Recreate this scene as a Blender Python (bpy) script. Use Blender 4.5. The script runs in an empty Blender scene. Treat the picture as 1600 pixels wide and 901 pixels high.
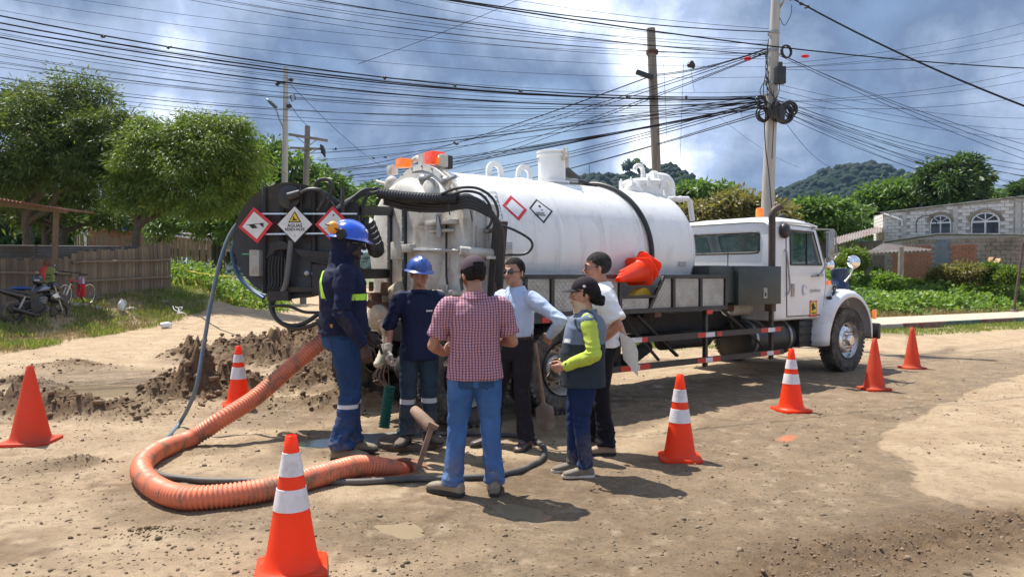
import bpy, bmesh, math, random
import numpy as np
from mathutils import Vector, Matrix, Euler, noise as mnoise
R = math.radians
random.seed(7); rng = np.random.default_rng(7)
sc = bpy.context.scene
COL = sc.collection
PI = math.pi

# ---------------------------------------------------------------- camera
F = 1170.0                      # focal length in pixels of a 1600 px wide picture
PITCH = math.atan(20.5 / F)
cam_d = bpy.data.cameras.new('camera'); cam = bpy.data.objects.new('camera', cam_d); COL.objects.link(cam)
cam_d.sensor_width = 36; cam_d.lens = 36 * F / 1600; cam_d.clip_start = 0.1; cam_d.clip_end = 6000
cam.location = (0, 0, 1.6); cam.rotation_euler = (PI / 2 - PITCH, 0, 0)
sc.camera = cam

# ---------------------------------------------------------------- light
SUN_DIR = Vector((-0.62, 0.55, 1.62)).normalized()      # towards the sun
SUN_EL = math.asin(SUN_DIR.z); SUN_AZ = math.atan2(SUN_DIR.x, SUN_DIR.y)
sd = bpy.data.lights.new('sun', 'SUN'); so = bpy.data.objects.new('sun', sd); COL.objects.link(so)
sd.energy = 4.9; sd.angle = R(0.53); sd.color = (1.0, 0.95, 0.87)
so.rotation_euler = (-SUN_DIR).to_track_quat('-Z', 'Y').to_euler(); so.location = (0, 0, 50)
vs = sc.view_settings; vs.view_transform = 'Standard'; vs.look = 'None'; vs.exposure = 0.75; vs.gamma = 1.0
vs.use_curve_mapping = False

def pixdir(px, py):
    a = (px - 800) / F; v = (450.5 - py) / F
    return Vector((a, math.cos(PITCH) + math.sin(PITCH) * v, v * math.cos(PITCH) - math.sin(PITCH))).normalized()

def build_world():
    w = bpy.data.worlds.new('World'); sc.world = w; w.use_nodes = True
    nt = w.node_tree; N = nt.nodes; L = nt.links; N.clear()
    out = N.new('ShaderNodeOutputWorld')
    sky = N.new('ShaderNodeTexSky'); sky.sky_type = 'NISHITA'; sky.sun_disc = False
    sky.sun_elevation = SUN_EL; sky.sun_rotation = SUN_AZ; sky.air_density = 1.0; sky.dust_density = 1.0
    bg1 = N.new('ShaderNodeBackground'); bg1.inputs[1].default_value = 0.11; L.new(sky.outputs[0], bg1.inputs[0])
    tc = N.new('ShaderNodeTexCoord')
    def math_(op, a, b=None, c=None, clamp=False):
        n = N.new('ShaderNodeMath'); n.operation = op; n.use_clamp = clamp
        for i, x in enumerate((a, b, c)):
            if x is None: continue
            if isinstance(x, (int, float)): n.inputs[i].default_value = x
            else: L.new(x, n.inputs[i])
        return n.outputs[0]
    sep = N.new('ShaderNodeSeparateXYZ'); L.new(tc.outputs['Generated'], sep.inputs[0])
    zz = math_('MAXIMUM', math_('ADD', sep.outputs[2], 0.16), 0.06)
    cx = math_('DIVIDE', sep.outputs[0], zz); cy = math_('DIVIDE', sep.outputs[1], zz)
    cmb = N.new('ShaderNodeCombineXYZ'); L.new(cx, cmb.inputs[0]); L.new(cy, cmb.inputs[1])
    mp = N.new('ShaderNodeMapping'); mp.inputs['Location'].default_value = (3.1, 1.7, 0); L.new(cmb.outputs[0], mp.inputs[0])
    def nz(scale, detail, rough, dist, vec=None, loc=None):
        n = N.new('ShaderNodeTexNoise'); n.inputs['Scale'].default_value = scale; n.inputs['Detail'].default_value = detail
        n.inputs['Roughness'].default_value = rough; n.inputs['Distortion'].default_value = dist
        L.new(vec or mp.outputs[0], n.inputs[0]); return n.outputs[0]
    n1 = nz(0.55, 9, 0.55, 0.25); n2 = nz(2.1, 10, 0.6, 0.35)
    n3 = nz(4.2, 8, 0.58, 0.2, vec=tc.outputs['Generated'])
    base = math_('ADD', math_('MULTIPLY', n1, 0.42), math_('MULTIPLY', n2, 0.30))
    base = math_('ADD', base, math_('MULTIPLY_ADD', n3, 1.05, -.16))
    n4 = nz(11, 7, 0.6, 0.2, vec=tc.outputs['Generated']); base = math_('ADD', base, math_('MULTIPLY_ADD', n4, 0.42, -.20))
    # broad cloud masses: (pixel the mass is seen at, angular size, weight)
    for (px, py, size, wgt) in [(1110, 215, 7, .26), (1095, 222, 3.5, .05), (960, 60, 15, .02), (560, 60, 13, .06), (1590, 190, 7, .20), (1290, 235, 5, .06), (700, 20, 12, .06),
                                (1420, 140, 14, -.36), (650, 215, 12, -.46), (800, 215, 7, -.10), (1000, 268, 10, -.09), (1300, 185, 8, -.14), (330, 150, 12, .03), (1330, 40, 9, .02), (1560, 60, 8, -.10),
                                (120, 60, 14, -.05), (860, 200, 7, .04), (1560, 290, 6, .04), (1500, -250, 30, .1), (400, -300, 30, .05)]:
        d = pixdir(px, py)
        vm = N.new('ShaderNodeVectorMath'); vm.operation = 'DOT_PRODUCT'; L.new(tc.outputs['Generated'], vm.inputs[0]); vm.inputs[1].default_value = d
        mr = N.new('ShaderNodeMapRange'); mr.interpolation_type = 'SMOOTHERSTEP'
        mr.inputs[1].default_value = math.cos(R(size * 1.5)); mr.inputs[2].default_value = 1.0
        mr.inputs[3].default_value = 0; mr.inputs[4].default_value = wgt; L.new(vm.outputs['Value'], mr.inputs[0])
        base = math_('ADD', base, mr.outputs[0])
    cr = N.new('ShaderNodeValToRGB'); L.new(base, cr.inputs[0]); e = cr.color_ramp
    e.elements[0].position = 0.50; e.elements[0].color = (0.115, 0.165, 0.27, 1)
    e.elements[1].position = 1.06; e.elements[1].color = (0.95, 0.98, 1.0, 1)
    for p, c in ((0.60, (0.175, 0.235, 0.35, 1)), (0.70, (0.26, 0.325, 0.45, 1)), (0.78, (0.31, 0.39, 0.56, 1)), (0.90, (0.58, 0.65, 0.78, 1))):
        x = e.elements.new(p); x.color = c
    bg2 = N.new('ShaderNodeBackground'); L.new(cr.outputs[0], bg2.inputs[0]); bg2.inputs[1].default_value = .98
    mr = N.new('ShaderNodeMapRange'); L.new(base, mr.inputs[0]); mr.inputs[1].default_value = 0.30; mr.inputs[2].default_value = 0.52
    mr.inputs[3].default_value = 0.55; mr.inputs[4].default_value = 1
    mix = N.new('ShaderNodeMixShader'); L.new(mr.outputs[0], mix.inputs[0]); L.new(bg1.outputs[0], mix.inputs[1]); L.new(bg2.outputs[0], mix.inputs[2])
    L.new(mix.outputs[0], out.inputs[0])
build_world()

# ---------------------------------------------------------------- helpers
def ray(px, py):
    a = (px - 800) / F; v = (450.5 - py) / F
    return a, math.cos(PITCH) + math.sin(PITCH) * v, v * math.cos(PITCH) - math.sin(PITCH)
def P(px, py, Y):
    a, b, c = ray(px, py); return Vector((a / b * Y, Y, 1.6 + c / b * Y))
def G(px, py, z=0.0):
    a, b, c = ray(px, py); t = (z - 1.6) / c; return Vector((a * t, b * t, z))

def catmull(pts, k=6):
    pts = [Vector(p) for p in pts]
    if len(pts) < 3: return pts
    q = [pts[0] * 2 - pts[1]] + pts + [pts[-1] * 2 - pts[-2]]
    out = []
    for i in range(1, len(q) - 2):
        for j in range(k):
            t = j / k
            a, b, c, d = q[i - 1], q[i], q[i + 1], q[i + 2]
            out.append(0.5 * ((2 * b) + (c - a) * t + (2 * a - 5 * b + 4 * c - d) * t * t + (3 * b - a - 3 * c + d) * t ** 3))
    out.append(pts[-1]); return out

class MB:
    """collects shapes into one mesh; self.m is the material slot of what is added next"""
    def __init__(s): s.v = []; s.f = []; s.mi = []; s.m = 0; s.M = Matrix.Identity(4)
    def add(s, vs, fs):
        o = len(s.v); s.v += [tuple(s.M @ Vector(p)) for p in vs]
        s.f += [tuple(o + i for i in f) for f in fs]; s.mi += [s.m] * len(fs); return s
    def box(s, c, d, rot=None):
        c = Vector(c); x, y, z = d[0] / 2, d[1] / 2, d[2] / 2
        vs = [Vector(p) for p in ((-x, -y, -z), (x, -y, -z), (x, y, -z), (-x, y, -z), (-x, -y, z), (x, -y, z), (x, y, z), (-x, y, z))]
        if rot is not None:
            if not isinstance(rot, Matrix): rot = Euler(rot).to_matrix()
            vs = [rot @ p for p in vs]
        return s.add([p + c for p in vs], [(0, 3, 2, 1), (4, 5, 6, 7), (0, 1, 5, 4), (1, 2, 6, 5), (2, 3, 7, 6), (3, 0, 4, 7)])
    def bar(s, p0, p1, w, h=None, up=(0, 0, 1)):
        p0 = Vector(p0); p1 = Vector(p1); h = h or w; d = (p1 - p0); L = d.length; d.normalize(); up = Vector(up)
        if abs(d.dot(up)) > .98: up = Vector((1, 0, 0))
        a = d.cross(up).normalized(); b = a.cross(d)
        m = Matrix((d, a, b)).transposed(); return s.box((p0 + p1) / 2, (L, w, h), m)
    def tube(s, pts, r, n=8, caps=True, flat=1.0):
        pts = [Vector(p) for p in pts]; k = len(pts)
        rs = list(r) if hasattr(r, '__len__') else [r] * k
        vs = []; t0 = (pts[1] - pts[0]).normalized()
        a = t0.cross(Vector((0, 0, 1)))
        if a.length < 1e-3: a = t0.cross(Vector((1, 0, 0)))
        a.normalize()
        for i in range(k):
            t = (pts[min(i + 1, k - 1)] - pts[max(i - 1, 0)])
            t = t.normalized() if t.length > 1e-9 else t0
            a = (a - t * a.dot(t)); a.normalize(); b = t.cross(a)
            for j in range(n):
                an = 2 * PI * j / n; vs.append(pts[i] + (a * math.cos(an) + b * math.sin(an) * flat) * rs[i])
        fs = [(i * n + j, i * n + (j + 1) % n, (i + 1) * n + (j + 1) % n, (i + 1) * n + j) for i in range(k - 1) for j in range(n)]
        if caps: fs += [tuple(range(n))[::-1], tuple((k - 1) * n + j for j in range(n))]
        return s.add(vs, fs)
    def cyl(s, p0, p1, r0, r1=None, n=16, caps=True):
        return s.tube([p0, p1], [r0, r0 if r1 is None else r1], n, caps)
    def lathe(s, prof, o=(0, 0, 0), ax=(0, 0, 1), n=24, closed=False):
        """prof: (radius, height along ax)"""
        o = Vector(o); ax = Vector(ax).normalized(); a = ax.cross(Vector((0, 0, 1)))
        if a.length < 1e-3: a = Vector((1, 0, 0))
        a.normalize(); b = ax.cross(a); k = len(prof); vs = []
        for (r, h) in prof:
            for j in range(n):
                an = 2 * PI * j / n; vs.append(o + ax * h + (a * math.cos(an) + b * math.sin(an)) * max(r, 1e-5))
        fs = [(i * n + j, i * n + (j + 1) % n, (i + 1) * n + (j + 1) % n, (i + 1) * n + j) for i in range(k - 1) for j in range(n)]
        if closed: fs += [((k - 1) * n + j, (k - 1) * n + (j + 1) % n, (j + 1) % n, j) for j in range(n)]
        return s.add(vs, fs)
    def prism(s, poly, o, ux, uy, th):
        """poly in (ux,uy) plane at o, extruded by th along ux x uy"""
        o = Vector(o); ux = Vector(ux); uy = Vector(uy); nn = ux.cross(uy).normalized() * th; k = len(poly)
        vs = [o + ux * p[0] + uy * p[1] for p in poly]; vs += [p + nn for p in vs]
        fs = [tuple(range(k))[::-1], tuple(range(k, 2 * k))] + [(i, (i + 1) % k, k + (i + 1) % k, k + i) for i in range(k)]
        return s.add(vs, fs)
    def ell(s, c, r, nu=16, nv=10, rot=None):
        c = Vector(c); vs = []; fs = []
        if rot is not None and not isinstance(rot, Matrix): rot = Euler(rot).to_matrix()
        for i in range(nv + 1):
            th = PI * i / nv
            for j in range(nu):
                ph = 2 * PI * j / nu
                p = Vector((r[0] * math.sin(th) * math.cos(ph), r[1] * math.sin(th) * math.sin(ph), -r[2] * math.cos(th)))
                vs.append(c + (rot @ p if rot is not None else p))
        for i in range(nv):
            for j in range(nu): fs.append((i * nu + j, i * nu + (j + 1) % nu, (i + 1) * nu + (j + 1) % nu, (i + 1) * nu + j))
        return s.add(vs, fs)
    def loft(s, rings, caps=True):
        n = len(rings[0]); vs = [p for r in rings for p in r]; k = len(rings)
        fs = [(i * n + j, i * n + (j + 1) % n, (i + 1) * n + (j + 1) % n, (i + 1) * n + j) for i in range(k - 1) for j in range(n)]
        if caps: fs += [tuple(range(n))[::-1], tuple((k - 1) * n + j for j in range(n))]
        return s.add(vs, fs)
    def text(s, txt, size, o, ux, uy, align='CENTER', lift=0.0, bold=0.0):
        c = bpy.data.curves.new('t', 'FONT'); c.body = txt; c.size = size; c.align_x = align; c.align_y = 'CENTER'; c.resolution_u = 2; c.offset = bold
        ob = bpy.data.objects.new('t', c); COL.objects.link(ob); dg = bpy.context.evaluated_depsgraph_get(); dg.update()
        me = bpy.data.meshes.new_from_object(ob.evaluated_get(dg))
        ux = Vector(ux).normalized(); uy = Vector(uy).normalized(); nn = ux.cross(uy); o = Vector(o)
        s.add([o + ux * v.co.x + uy * v.co.y + nn * lift for v in me.vertices], [tuple(p.vertices) for p in me.polygons])
        bpy.data.objects.remove(ob); bpy.data.curves.remove(c); bpy.data.meshes.remove(me); return s
    def build(s, name, mats, parent=None, smooth=40, bevel=0, loc=None, fixn=True):
        me = bpy.data.meshes.new(name); me.from_pydata(s.v, [], s.f)
        if not isinstance(mats, (list, tuple)): mats = [mats]
        for m in mats: me.materials.append(m)
        me.polygons.foreach_set('material_index', s.mi)
        if fixn or bevel:
            bm = bmesh.new(); bm.from_mesh(me)
            bmesh.ops.remove_doubles(bm, verts=bm.verts, dist=1e-6)
            bmesh.ops.recalc_face_normals(bm, faces=bm.faces)
            if bevel:
                es = [e for e in bm.edges if len(e.link_faces) == 2 and e.calc_face_angle(0) > R(35)]
                bmesh.ops.bevel(bm, geom=es, offset=bevel, segments=2, affect='EDGES', profile=0.6, clamp_overlap=True)
            bm.to_mesh(me); bm.free()
        if smooth: me.shade_smooth(); me.set_sharp_from_angle(angle=R(smooth))
        return link(name, me, parent, loc)

def link(name, me, parent=None, loc=None):
    o = bpy.data.objects.new(name, me); COL.objects.link(o)
    if parent: o.parent = parent
    if loc is not None: o.location = loc
    return o
def tag(o, label=None, cat=None, group=None, kind=None):
    if label: o['label'] = label
    if cat: o['category'] = cat
    if group: o['group'] = group
    if kind: o['kind'] = kind
    return o
def thing(name, label, cat, loc=(0, 0, 0), rz=0.0, group=None):
    o = bpy.data.objects.new(name, None); COL.objects.link(o); o.location = loc; o.rotation_euler = (0, 0, rz); o.empty_display_size = .2
    return tag(o, label, cat, group)
def kids(o): return [c for c in bpy.data.objects if c.parent == o]
def dup(o, loc=None, rot=None, scale=None, parent=None, label=None, group=None, sub=False):
    c = o.copy(); COL.objects.link(c); c.parent = parent if sub else None
    for ch in list(o.children): dup(ch, parent=c, sub=True)
    if loc is not None: c.location = loc
    if rot is not None: c.rotation_euler = rot
    if scale is not None: c.scale = (scale,) * 3
    if label: c['label'] = label
    if group: c['group'] = group
    return c
def np_mesh(name, V, Fq, mats, smooth=False, attrs=None):
    me = bpy.data.meshes.new(name); V = np.asarray(V, np.float32); Fq = np.asarray(Fq, np.int32); k = Fq.shape[1]
    me.vertices.add(len(V)); me.vertices.foreach_set('co', V.ravel())
    me.loops.add(Fq.size); me.loops.foreach_set('vertex_index', Fq.ravel())
    me.polygons.add(len(Fq)); me.polygons.foreach_set('loop_start', np.arange(0, Fq.size, k, dtype=np.int32))
    try: me.polygons.foreach_set('loop_total', np.full(len(Fq), k, np.int32))
    except Exception: pass
    me.update(calc_edges=True)
    for nm, arr in (attrs or {}).items():
        a = me.attributes.new(nm, 'FLOAT', 'POINT'); a.data.foreach_set('value', np.asarray(arr, np.float32))
    for m in (mats if isinstance(mats, (list, tuple)) else [mats]): me.materials.append(m)
    if smooth: me.shade_smooth()
    return me

# numpy value noise (fbm) ---------------------------------------------------
_perm = rng.random((256, 256)).astype(np.float32)
_perm3 = rng.random((64, 64, 64)).astype(np.float32)
def vnoise2(x, y):
    xi = np.floor(x).astype(int); yi = np.floor(y).astype(int); fx = x - xi; fy = y - yi
    fx = fx * fx * fx * (fx * (fx * 6 - 15) + 10); fy = fy * fy * fy * (fy * (fy * 6 - 15) + 10)
    a = _perm[xi & 255, yi & 255]; b = _perm[(xi + 1) & 255, yi & 255]; c = _perm[xi & 255, (yi + 1) & 255]; d = _perm[(xi + 1) & 255, (yi + 1) & 255]
    return (a * (1 - fx) + b * fx) * (1 - fy) + (c * (1 - fx) + d * fx) * fy
def fbm2(x, y, f=1.0, o=4, g=0.5):
    s = 0; a = 1; t = 0
    for i in range(o):
        s = s + a * vnoise2(x * f + 17.3 * i + 100, y * f - 9.1 * i + 100); t += a; a *= g; f *= 2.03
    return s / t
def vnoise3(p):
    i = np.floor(p).astype(int); f = p - i; f = f * f * (3 - 2 * f); r = 0
    for dx in (0, 1):
        for dy in (0, 1):
            for dz in (0, 1):
                w = (f[:, 0] if dx else 1 - f[:, 0]) * (f[:, 1] if dy else 1 - f[:, 1]) * (f[:, 2] if dz else 1 - f[:, 2])
                r = r + w * _perm3[(i[:, 0] + dx) & 63, (i[:, 1] + dy) & 63, (i[:, 2] + dz) & 63]
    return r
def sstep(a, b, x):
    t = np.clip((x - a) / (b - a), 0, 1); return t * t * (3 - 2 * t)

# ---------------------------------------------------------------- materials
def mat(name, c, rough=.6, metal=0.0, c2=None, scale=6.0, amt=.5, bump=0.0, bscale=60.0, dirt=None, dscale=3.0, dlo=.5, dhi=.7,
        stretch=None, spec=None, trans=0.0, emit=None, coat=0.0, alpha=1.0, zdirt=None):
    m = bpy.data.materials.new(name); m.use_nodes = True; nt = m.node_tree; N = nt.nodes; L = nt.links
    b = N['Principled BSDF']; b.inputs['Roughness'].default_value = rough; b.inputs['Metallic'].default_value = metal
    if spec is not None: b.inputs['Specular IOR Level'].default_value = spec
    if trans: b.inputs['Transmission Weight'].default_value = trans
    if coat: b.inputs['Coat Weight'].default_value = coat; b.inputs['Coat Roughness'].default_value = .08
    if alpha < 1: b.inputs['Alpha'].default_value = alpha
    if emit: b.inputs['Emission Color'].default_value = (*emit[:3], 1); b.inputs['Emission Strength'].default_value = emit[3]
    tc = N.new('ShaderNodeTexCoord'); vec = tc.outputs['Object']
    if stretch:
        mp = N.new('ShaderNodeMapping'); mp.inputs['Scale'].default_value = stretch; L.new(vec, mp.inputs[0]); vec = mp.outputs[0]
    def nz(s_, d=5, ro=.6, v=None):
        n = N.new('ShaderNodeTexNoise'); n.inputs['Scale'].default_value = s_; n.inputs['Detail'].default_value = d; n.inputs['Roughness'].default_value = ro
        L.new(v or vec, n.inputs[0]); return n.outputs[0]
    def ramp(x, lo, hi):
        r = N.new('ShaderNodeMapRange'); r.inputs[1].default_value = lo; r.inputs[2].default_value = hi; L.new(x, r.inputs[0]); return r.outputs[0]
    def mix(f, a, bb):
        x = N.new('ShaderNodeMix'); x.data_type = 'RGBA'; L.new(f, x.inputs[0])
        for i, q in ((6, a), (7, bb)):
            if isinstance(q, tuple): x.inputs[i].default_value = (*q[:3], 1)
            else: L.new(q, x.inputs[i])
        return x.outputs[2]
    c = tuple(c[:3]); c2 = tuple(c2[:3]) if c2 else tuple(x * (1 - amt * .35) for x in c)
    col = mix(ramp(nz(scale), .35, .65), c, c2)
    if dirt:
        dn = ramp(nz(dscale, 8, .7), dlo, dhi)
        if zdirt:
            sp = N.new('ShaderNodeSeparateXYZ'); L.new(tc.outputs['Object'], sp.inputs[0])
            zr = N.new('ShaderNodeMapRange'); zr.inputs[1].default_value = zdirt[0]; zr.inputs[2].default_value = zdirt[1]
            zr.inputs[3].default_value = 1; zr.inputs[4].default_value = zdirt[2]; L.new(sp.outputs[2], zr.inputs[0])
            mm = N.new('ShaderNodeMath'); mm.operation = 'MULTIPLY'; L.new(dn, mm.inputs[0]); L.new(zr.outputs[0], mm.inputs[1]); dn = mm.outputs[0]
        col = mix(dn, col, tuple(dirt)); 
        rr = N.new('ShaderNodeMapRange'); rr.inputs[3].default_value = rough; rr.inputs[4].default_value = max(rough, .85); L.new(dn, rr.inputs[0]); L.new(rr.outputs[0], b.inputs['Roughness'])
    L.new(col, b.inputs['Base Color'])
    if bump:
        bp = N.new('ShaderNodeBump'); bp.inputs['Strength'].default_value = bump; bp.inputs['Distance'].default_value = .01
        L.new(nz(bscale, 4), bp.inputs['Height']); L.new(bp.outputs[0], b.inputs['Normal'])
    return m
MUD = (.23, .165, .10)
M = {}
M['white'] = mat('white_paint', (.84, .84, .83), .24, c2=(.78, .78, .76), scale=2.5, dirt=(.42, .36, .28), dscale=2.2, dlo=.56, dhi=.9, coat=.3)
M['cabwhite'] = mat('cab_paint', (.80, .81, .82), .3, c2=(.75, .76, .77), scale=1.5, dirt=(.40, .33, .25), dscale=2.5, dlo=.5, dhi=.95, coat=.5, zdirt=(.9, 1.5, .15))
M['dwhite'] = mat('grimy_white_paint', (.62, .60, .55), .5, c2=(.50, .47, .41), scale=5, dirt=(.27, .21, .15), dscale=4.5, dlo=.50, dhi=.72, bump=.2, bscale=30)
M['black'] = mat('black_paint', (.022, .023, .025), .42, c2=(.035, .034, .033), scale=8, dirt=(.12, .095, .07), dscale=5, dlo=.55, dhi=.85, bump=.1)
M['chassis'] = mat('chassis_black', (.016, .016, .017), .6, c2=(.03, .028, .026), scale=6, dirt=(.11, .085, .06), dscale=4, dlo=.5, dhi=.85, bump=.3, bscale=30)
M['rubber'] = mat('tyre_rubber', (.022, .022, .023), .8, c2=(.04, .038, .035), scale=5, dirt=(.21, .175, .13), dscale=4, dlo=.42, dhi=.74, bump=.25, bscale=40)
M['hose'] = mat('black_hose_rubber', (.018, .018, .02), .45, c2=(.03, .03, .03), scale=9, bump=.1)
M['tank'] = mat('tank_paint', (.82, .82, .81), .26, c2=(.76, .76, .74), scale=1.2, stretch=(2.5, 2.5, .45), dirt=(.50, .46, .40), dscale=2.6, dlo=.50, dhi=.85, coat=.35)
M['steel'] = mat('dull_steel', (.42, .42, .42), .4, metal=.85, c2=(.3, .29, .27), scale=9, dirt=(.25, .2, .15), dscale=7, dlo=.5, dhi=.8)
M['alu'] = mat('polished_alloy', (.78, .78, .78), .22, metal=.9, c2=(.6, .6, .6), scale=7, dirt=(.35, .29, .22), dscale=6, dlo=.5, dhi=.8)
M['plate'] = mat('checker_plate', (.52, .52, .49), .5, metal=.15, c2=(.42, .42, .38), scale=5, dirt=(.30, .26, .2), dscale=3, dlo=.45, dhi=.8)
M['rust'] = mat('rusty_iron', (.16, .075, .04), .85, c2=(.08, .045, .03), scale=12, bump=.5, bscale=50)
M['red'] = mat('red_reflector', (.62, .03, .025), .35, scale=20)
M['refw'] = mat('white_reflector', (.72, .72, .74), .3, scale=20, dirt=(.4, .36, .3), dlo=.5, dhi=.8)
M['ambero'] = mat('amber_lens', (.9, .20, .02), .25, scale=20, emit=(1, .22, .02, .25), coat=.5)
M['redlens'] = mat('orange_red_lens', (.9, .07, .02), .25, scale=20, emit=(1, .08, .02, .25), coat=.5)
M['glass'] = mat('tinted_glass', (.05, .11, .09), .04, scale=1, alpha=.32, spec=.8)
M['dglass'] = mat('dark_glass', (.02, .025, .03), .05, scale=1, spec=.8)
M['mirror'] = mat('mirror_glass', (.85, .87, .9), .03, metal=1.0, scale=1, amt=.05)
M['brown'] = mat('rusty_exhaust', (.10, .065, .05), .6, metal=.3, c2=(.05, .04, .04), scale=9)
M['yellowp'] = mat('yellow_print', (.85, .62, .02), .5, scale=10)
M['blackp'] = mat('black_print', (.015, .015, .015), .5, scale=10)
M['redp'] = mat('red_print', (.68, .035, .05), .45, scale=10)
M['whitep'] = mat('white_print', (.72, .72, .71), .45, c2=(.6, .6, .57), scale=7, dirt=(.35, .31, .26), dlo=.55, dhi=.85)
M['bluep'] = mat('blue_print', (.09, .14, .45), .5, scale=10)
M['greyp'] = mat('grey_print', (.35, .36, .38), .5, scale=10)
M['grey'] = mat('grey_enclosure', (.38, .38, .34), .5, scale=6, dirt=(.25, .2, .15))
M['bluehose'] = mat('blue_hose', (.035, .10, .22), .5, c2=(.06, .12, .2), scale=6, dirt=(.16, .15, .13), dlo=.5, dhi=.8)
M['seat'] = mat('grey_upholstery', (.08, .08, .09), .8)
M['grille'] = mat('grille_black', (.03, .03, .03), .5)
# ================================================================ GROUND
def seg_dist(x, y, ax, ay, bx, by):
    dx, dy = bx - ax, by - ay; t = np.clip(((x - ax) * dx + (y - ay) * dy) / (dx * dx + dy * dy), 0, 1)
    return np.hypot(x - ax - t * dx, y - ay - t * dy)
def poly_sd(x, y, poly):
    """signed distance, negative inside"""
    d = np.full(x.shape, 1e9); ins = np.zeros(x.shape, bool); k = len(poly)
    for i in range(k):
        ax, ay = poly[i]; bx, by = poly[(i + 1) % k]
        d = np.minimum(d, seg_dist(x, y, ax, ay, bx, by))
        c = ((ay > y) != (by > y)) & (x < (bx - ax) * (y - ay) / ((by - ay) if abs(by - ay) > 1e-9 else 1e-9) + ax)
        ins ^= c
    return np.where(ins, -d, d)
def gpoly(pts): return [tuple(G(*p)[:2]) for p in pts]
MAN = Vector((-1.05, 6.2, 0))             # manhole centre
# curb of the far pavement: line through two ground points
CU0 = np.array([10.3, 21.55]); CU1 = np.array([17.5, 25.6]); CUD = (CU1 - CU0) / np.linalg.norm(CU1 - CU0); CUN = np.array([-CUD[1], CUD[0]])
def curb_side(x, y): return np.minimum((x - CU0[0]) * CUN[0] + (y - CU0[1]) * CUN[1], (x - 1.5) * .8)     # >0 beyond the curb
POLY_DRY = gpoly([(1620, 575), (1480, 628), (1410, 655), (1384, 684), (1392, 715), (1430, 760), (1500, 790), (1640, 830), (2100, 860), (2300, 575)])
POLY_WETR = gpoly([(560, 905), (700, 830), (640, 780), (720, 760), (830, 735), (1000, 700), (1080, 640), (1200, 600), (1300, 575), (1480, 555), (1640, 545), (1640, 860), (1640, 1000), (560, 1100)])
POLY_UT = gpoly([(800, 640), (1000, 600), (1280, 575), (1500, 540), (1480, 570), (1300, 610), (1100, 640), (960, 680), (820, 690)])
POLY_PUD = gpoly([(70, 606), (130, 596), (250, 598), (300, 606), (270, 618), (170, 620), (90, 616)])
POLY_PUD2 = gpoly([(460, 690), (530, 672), (640, 668), (700, 668), (720, 676), (660, 686), (600, 690), (560, 698), (470, 700)])
POLY_PUD3 = gpoly([(385, 592), (430, 590), (520, 588), (560, 592), (520, 602), (400, 604)])
POLY_PUD4 = gpoly([(1190, 676), (1225, 672), (1248, 680), (1225, 689), (1190, 686)])
POLY_PUD5 = gpoly([(740, 786), (830, 778), (880, 800), (800, 812)])
POLY_PUD6 = gpoly([(540, 820), (640, 806), (700, 830), (600, 846)])
PUDS = [POLY_PUD, POLY_PUD2, POLY_PUD3, POLY_PUD4, POLY_PUD5, POLY_PUD6]
def edge_x(y):   # left edge of the dirt road
    return np.interp(y, [0, 12, 18, 22, 26, 30, 36, 60], [-9.0, -9.8, -10.9, -11.0, -10.2, -10.4, -15.5, -34])
MOUNDS = [  # px, py (foot), height, half width x, half width y
    (285, 628, .30, .60, .30), (350, 622, .20, .7, .3), (420, 575, .34, 1.1, .8), (480, 560, .38, .9, .8), (370, 555, .25, .7, .5), (540, 585, .22, .7, .4),
    (470, 610, .20, .6, .35), (290, 556, .20, .45, .3), (60, 652, .10, .8, .22), (130, 657, .10, .8, .2), (210, 642, .09, .6, .2), (0, 650, .11, .8, .25), (30, 610, .12, .7, .4),
    (100, 578, .10, .8, .35), (560, 640, .10, .6, .25), (450, 640, .08, .8, .3), (600, 560, .18, .8, .6), (345, 600, .1, .5, .3), (240, 835, .035, .22, .07), (110, 725, .04, .35, .08),
    (640, 580, .12, .7, .5), (690, 570, .10, .9, .4)]
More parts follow.
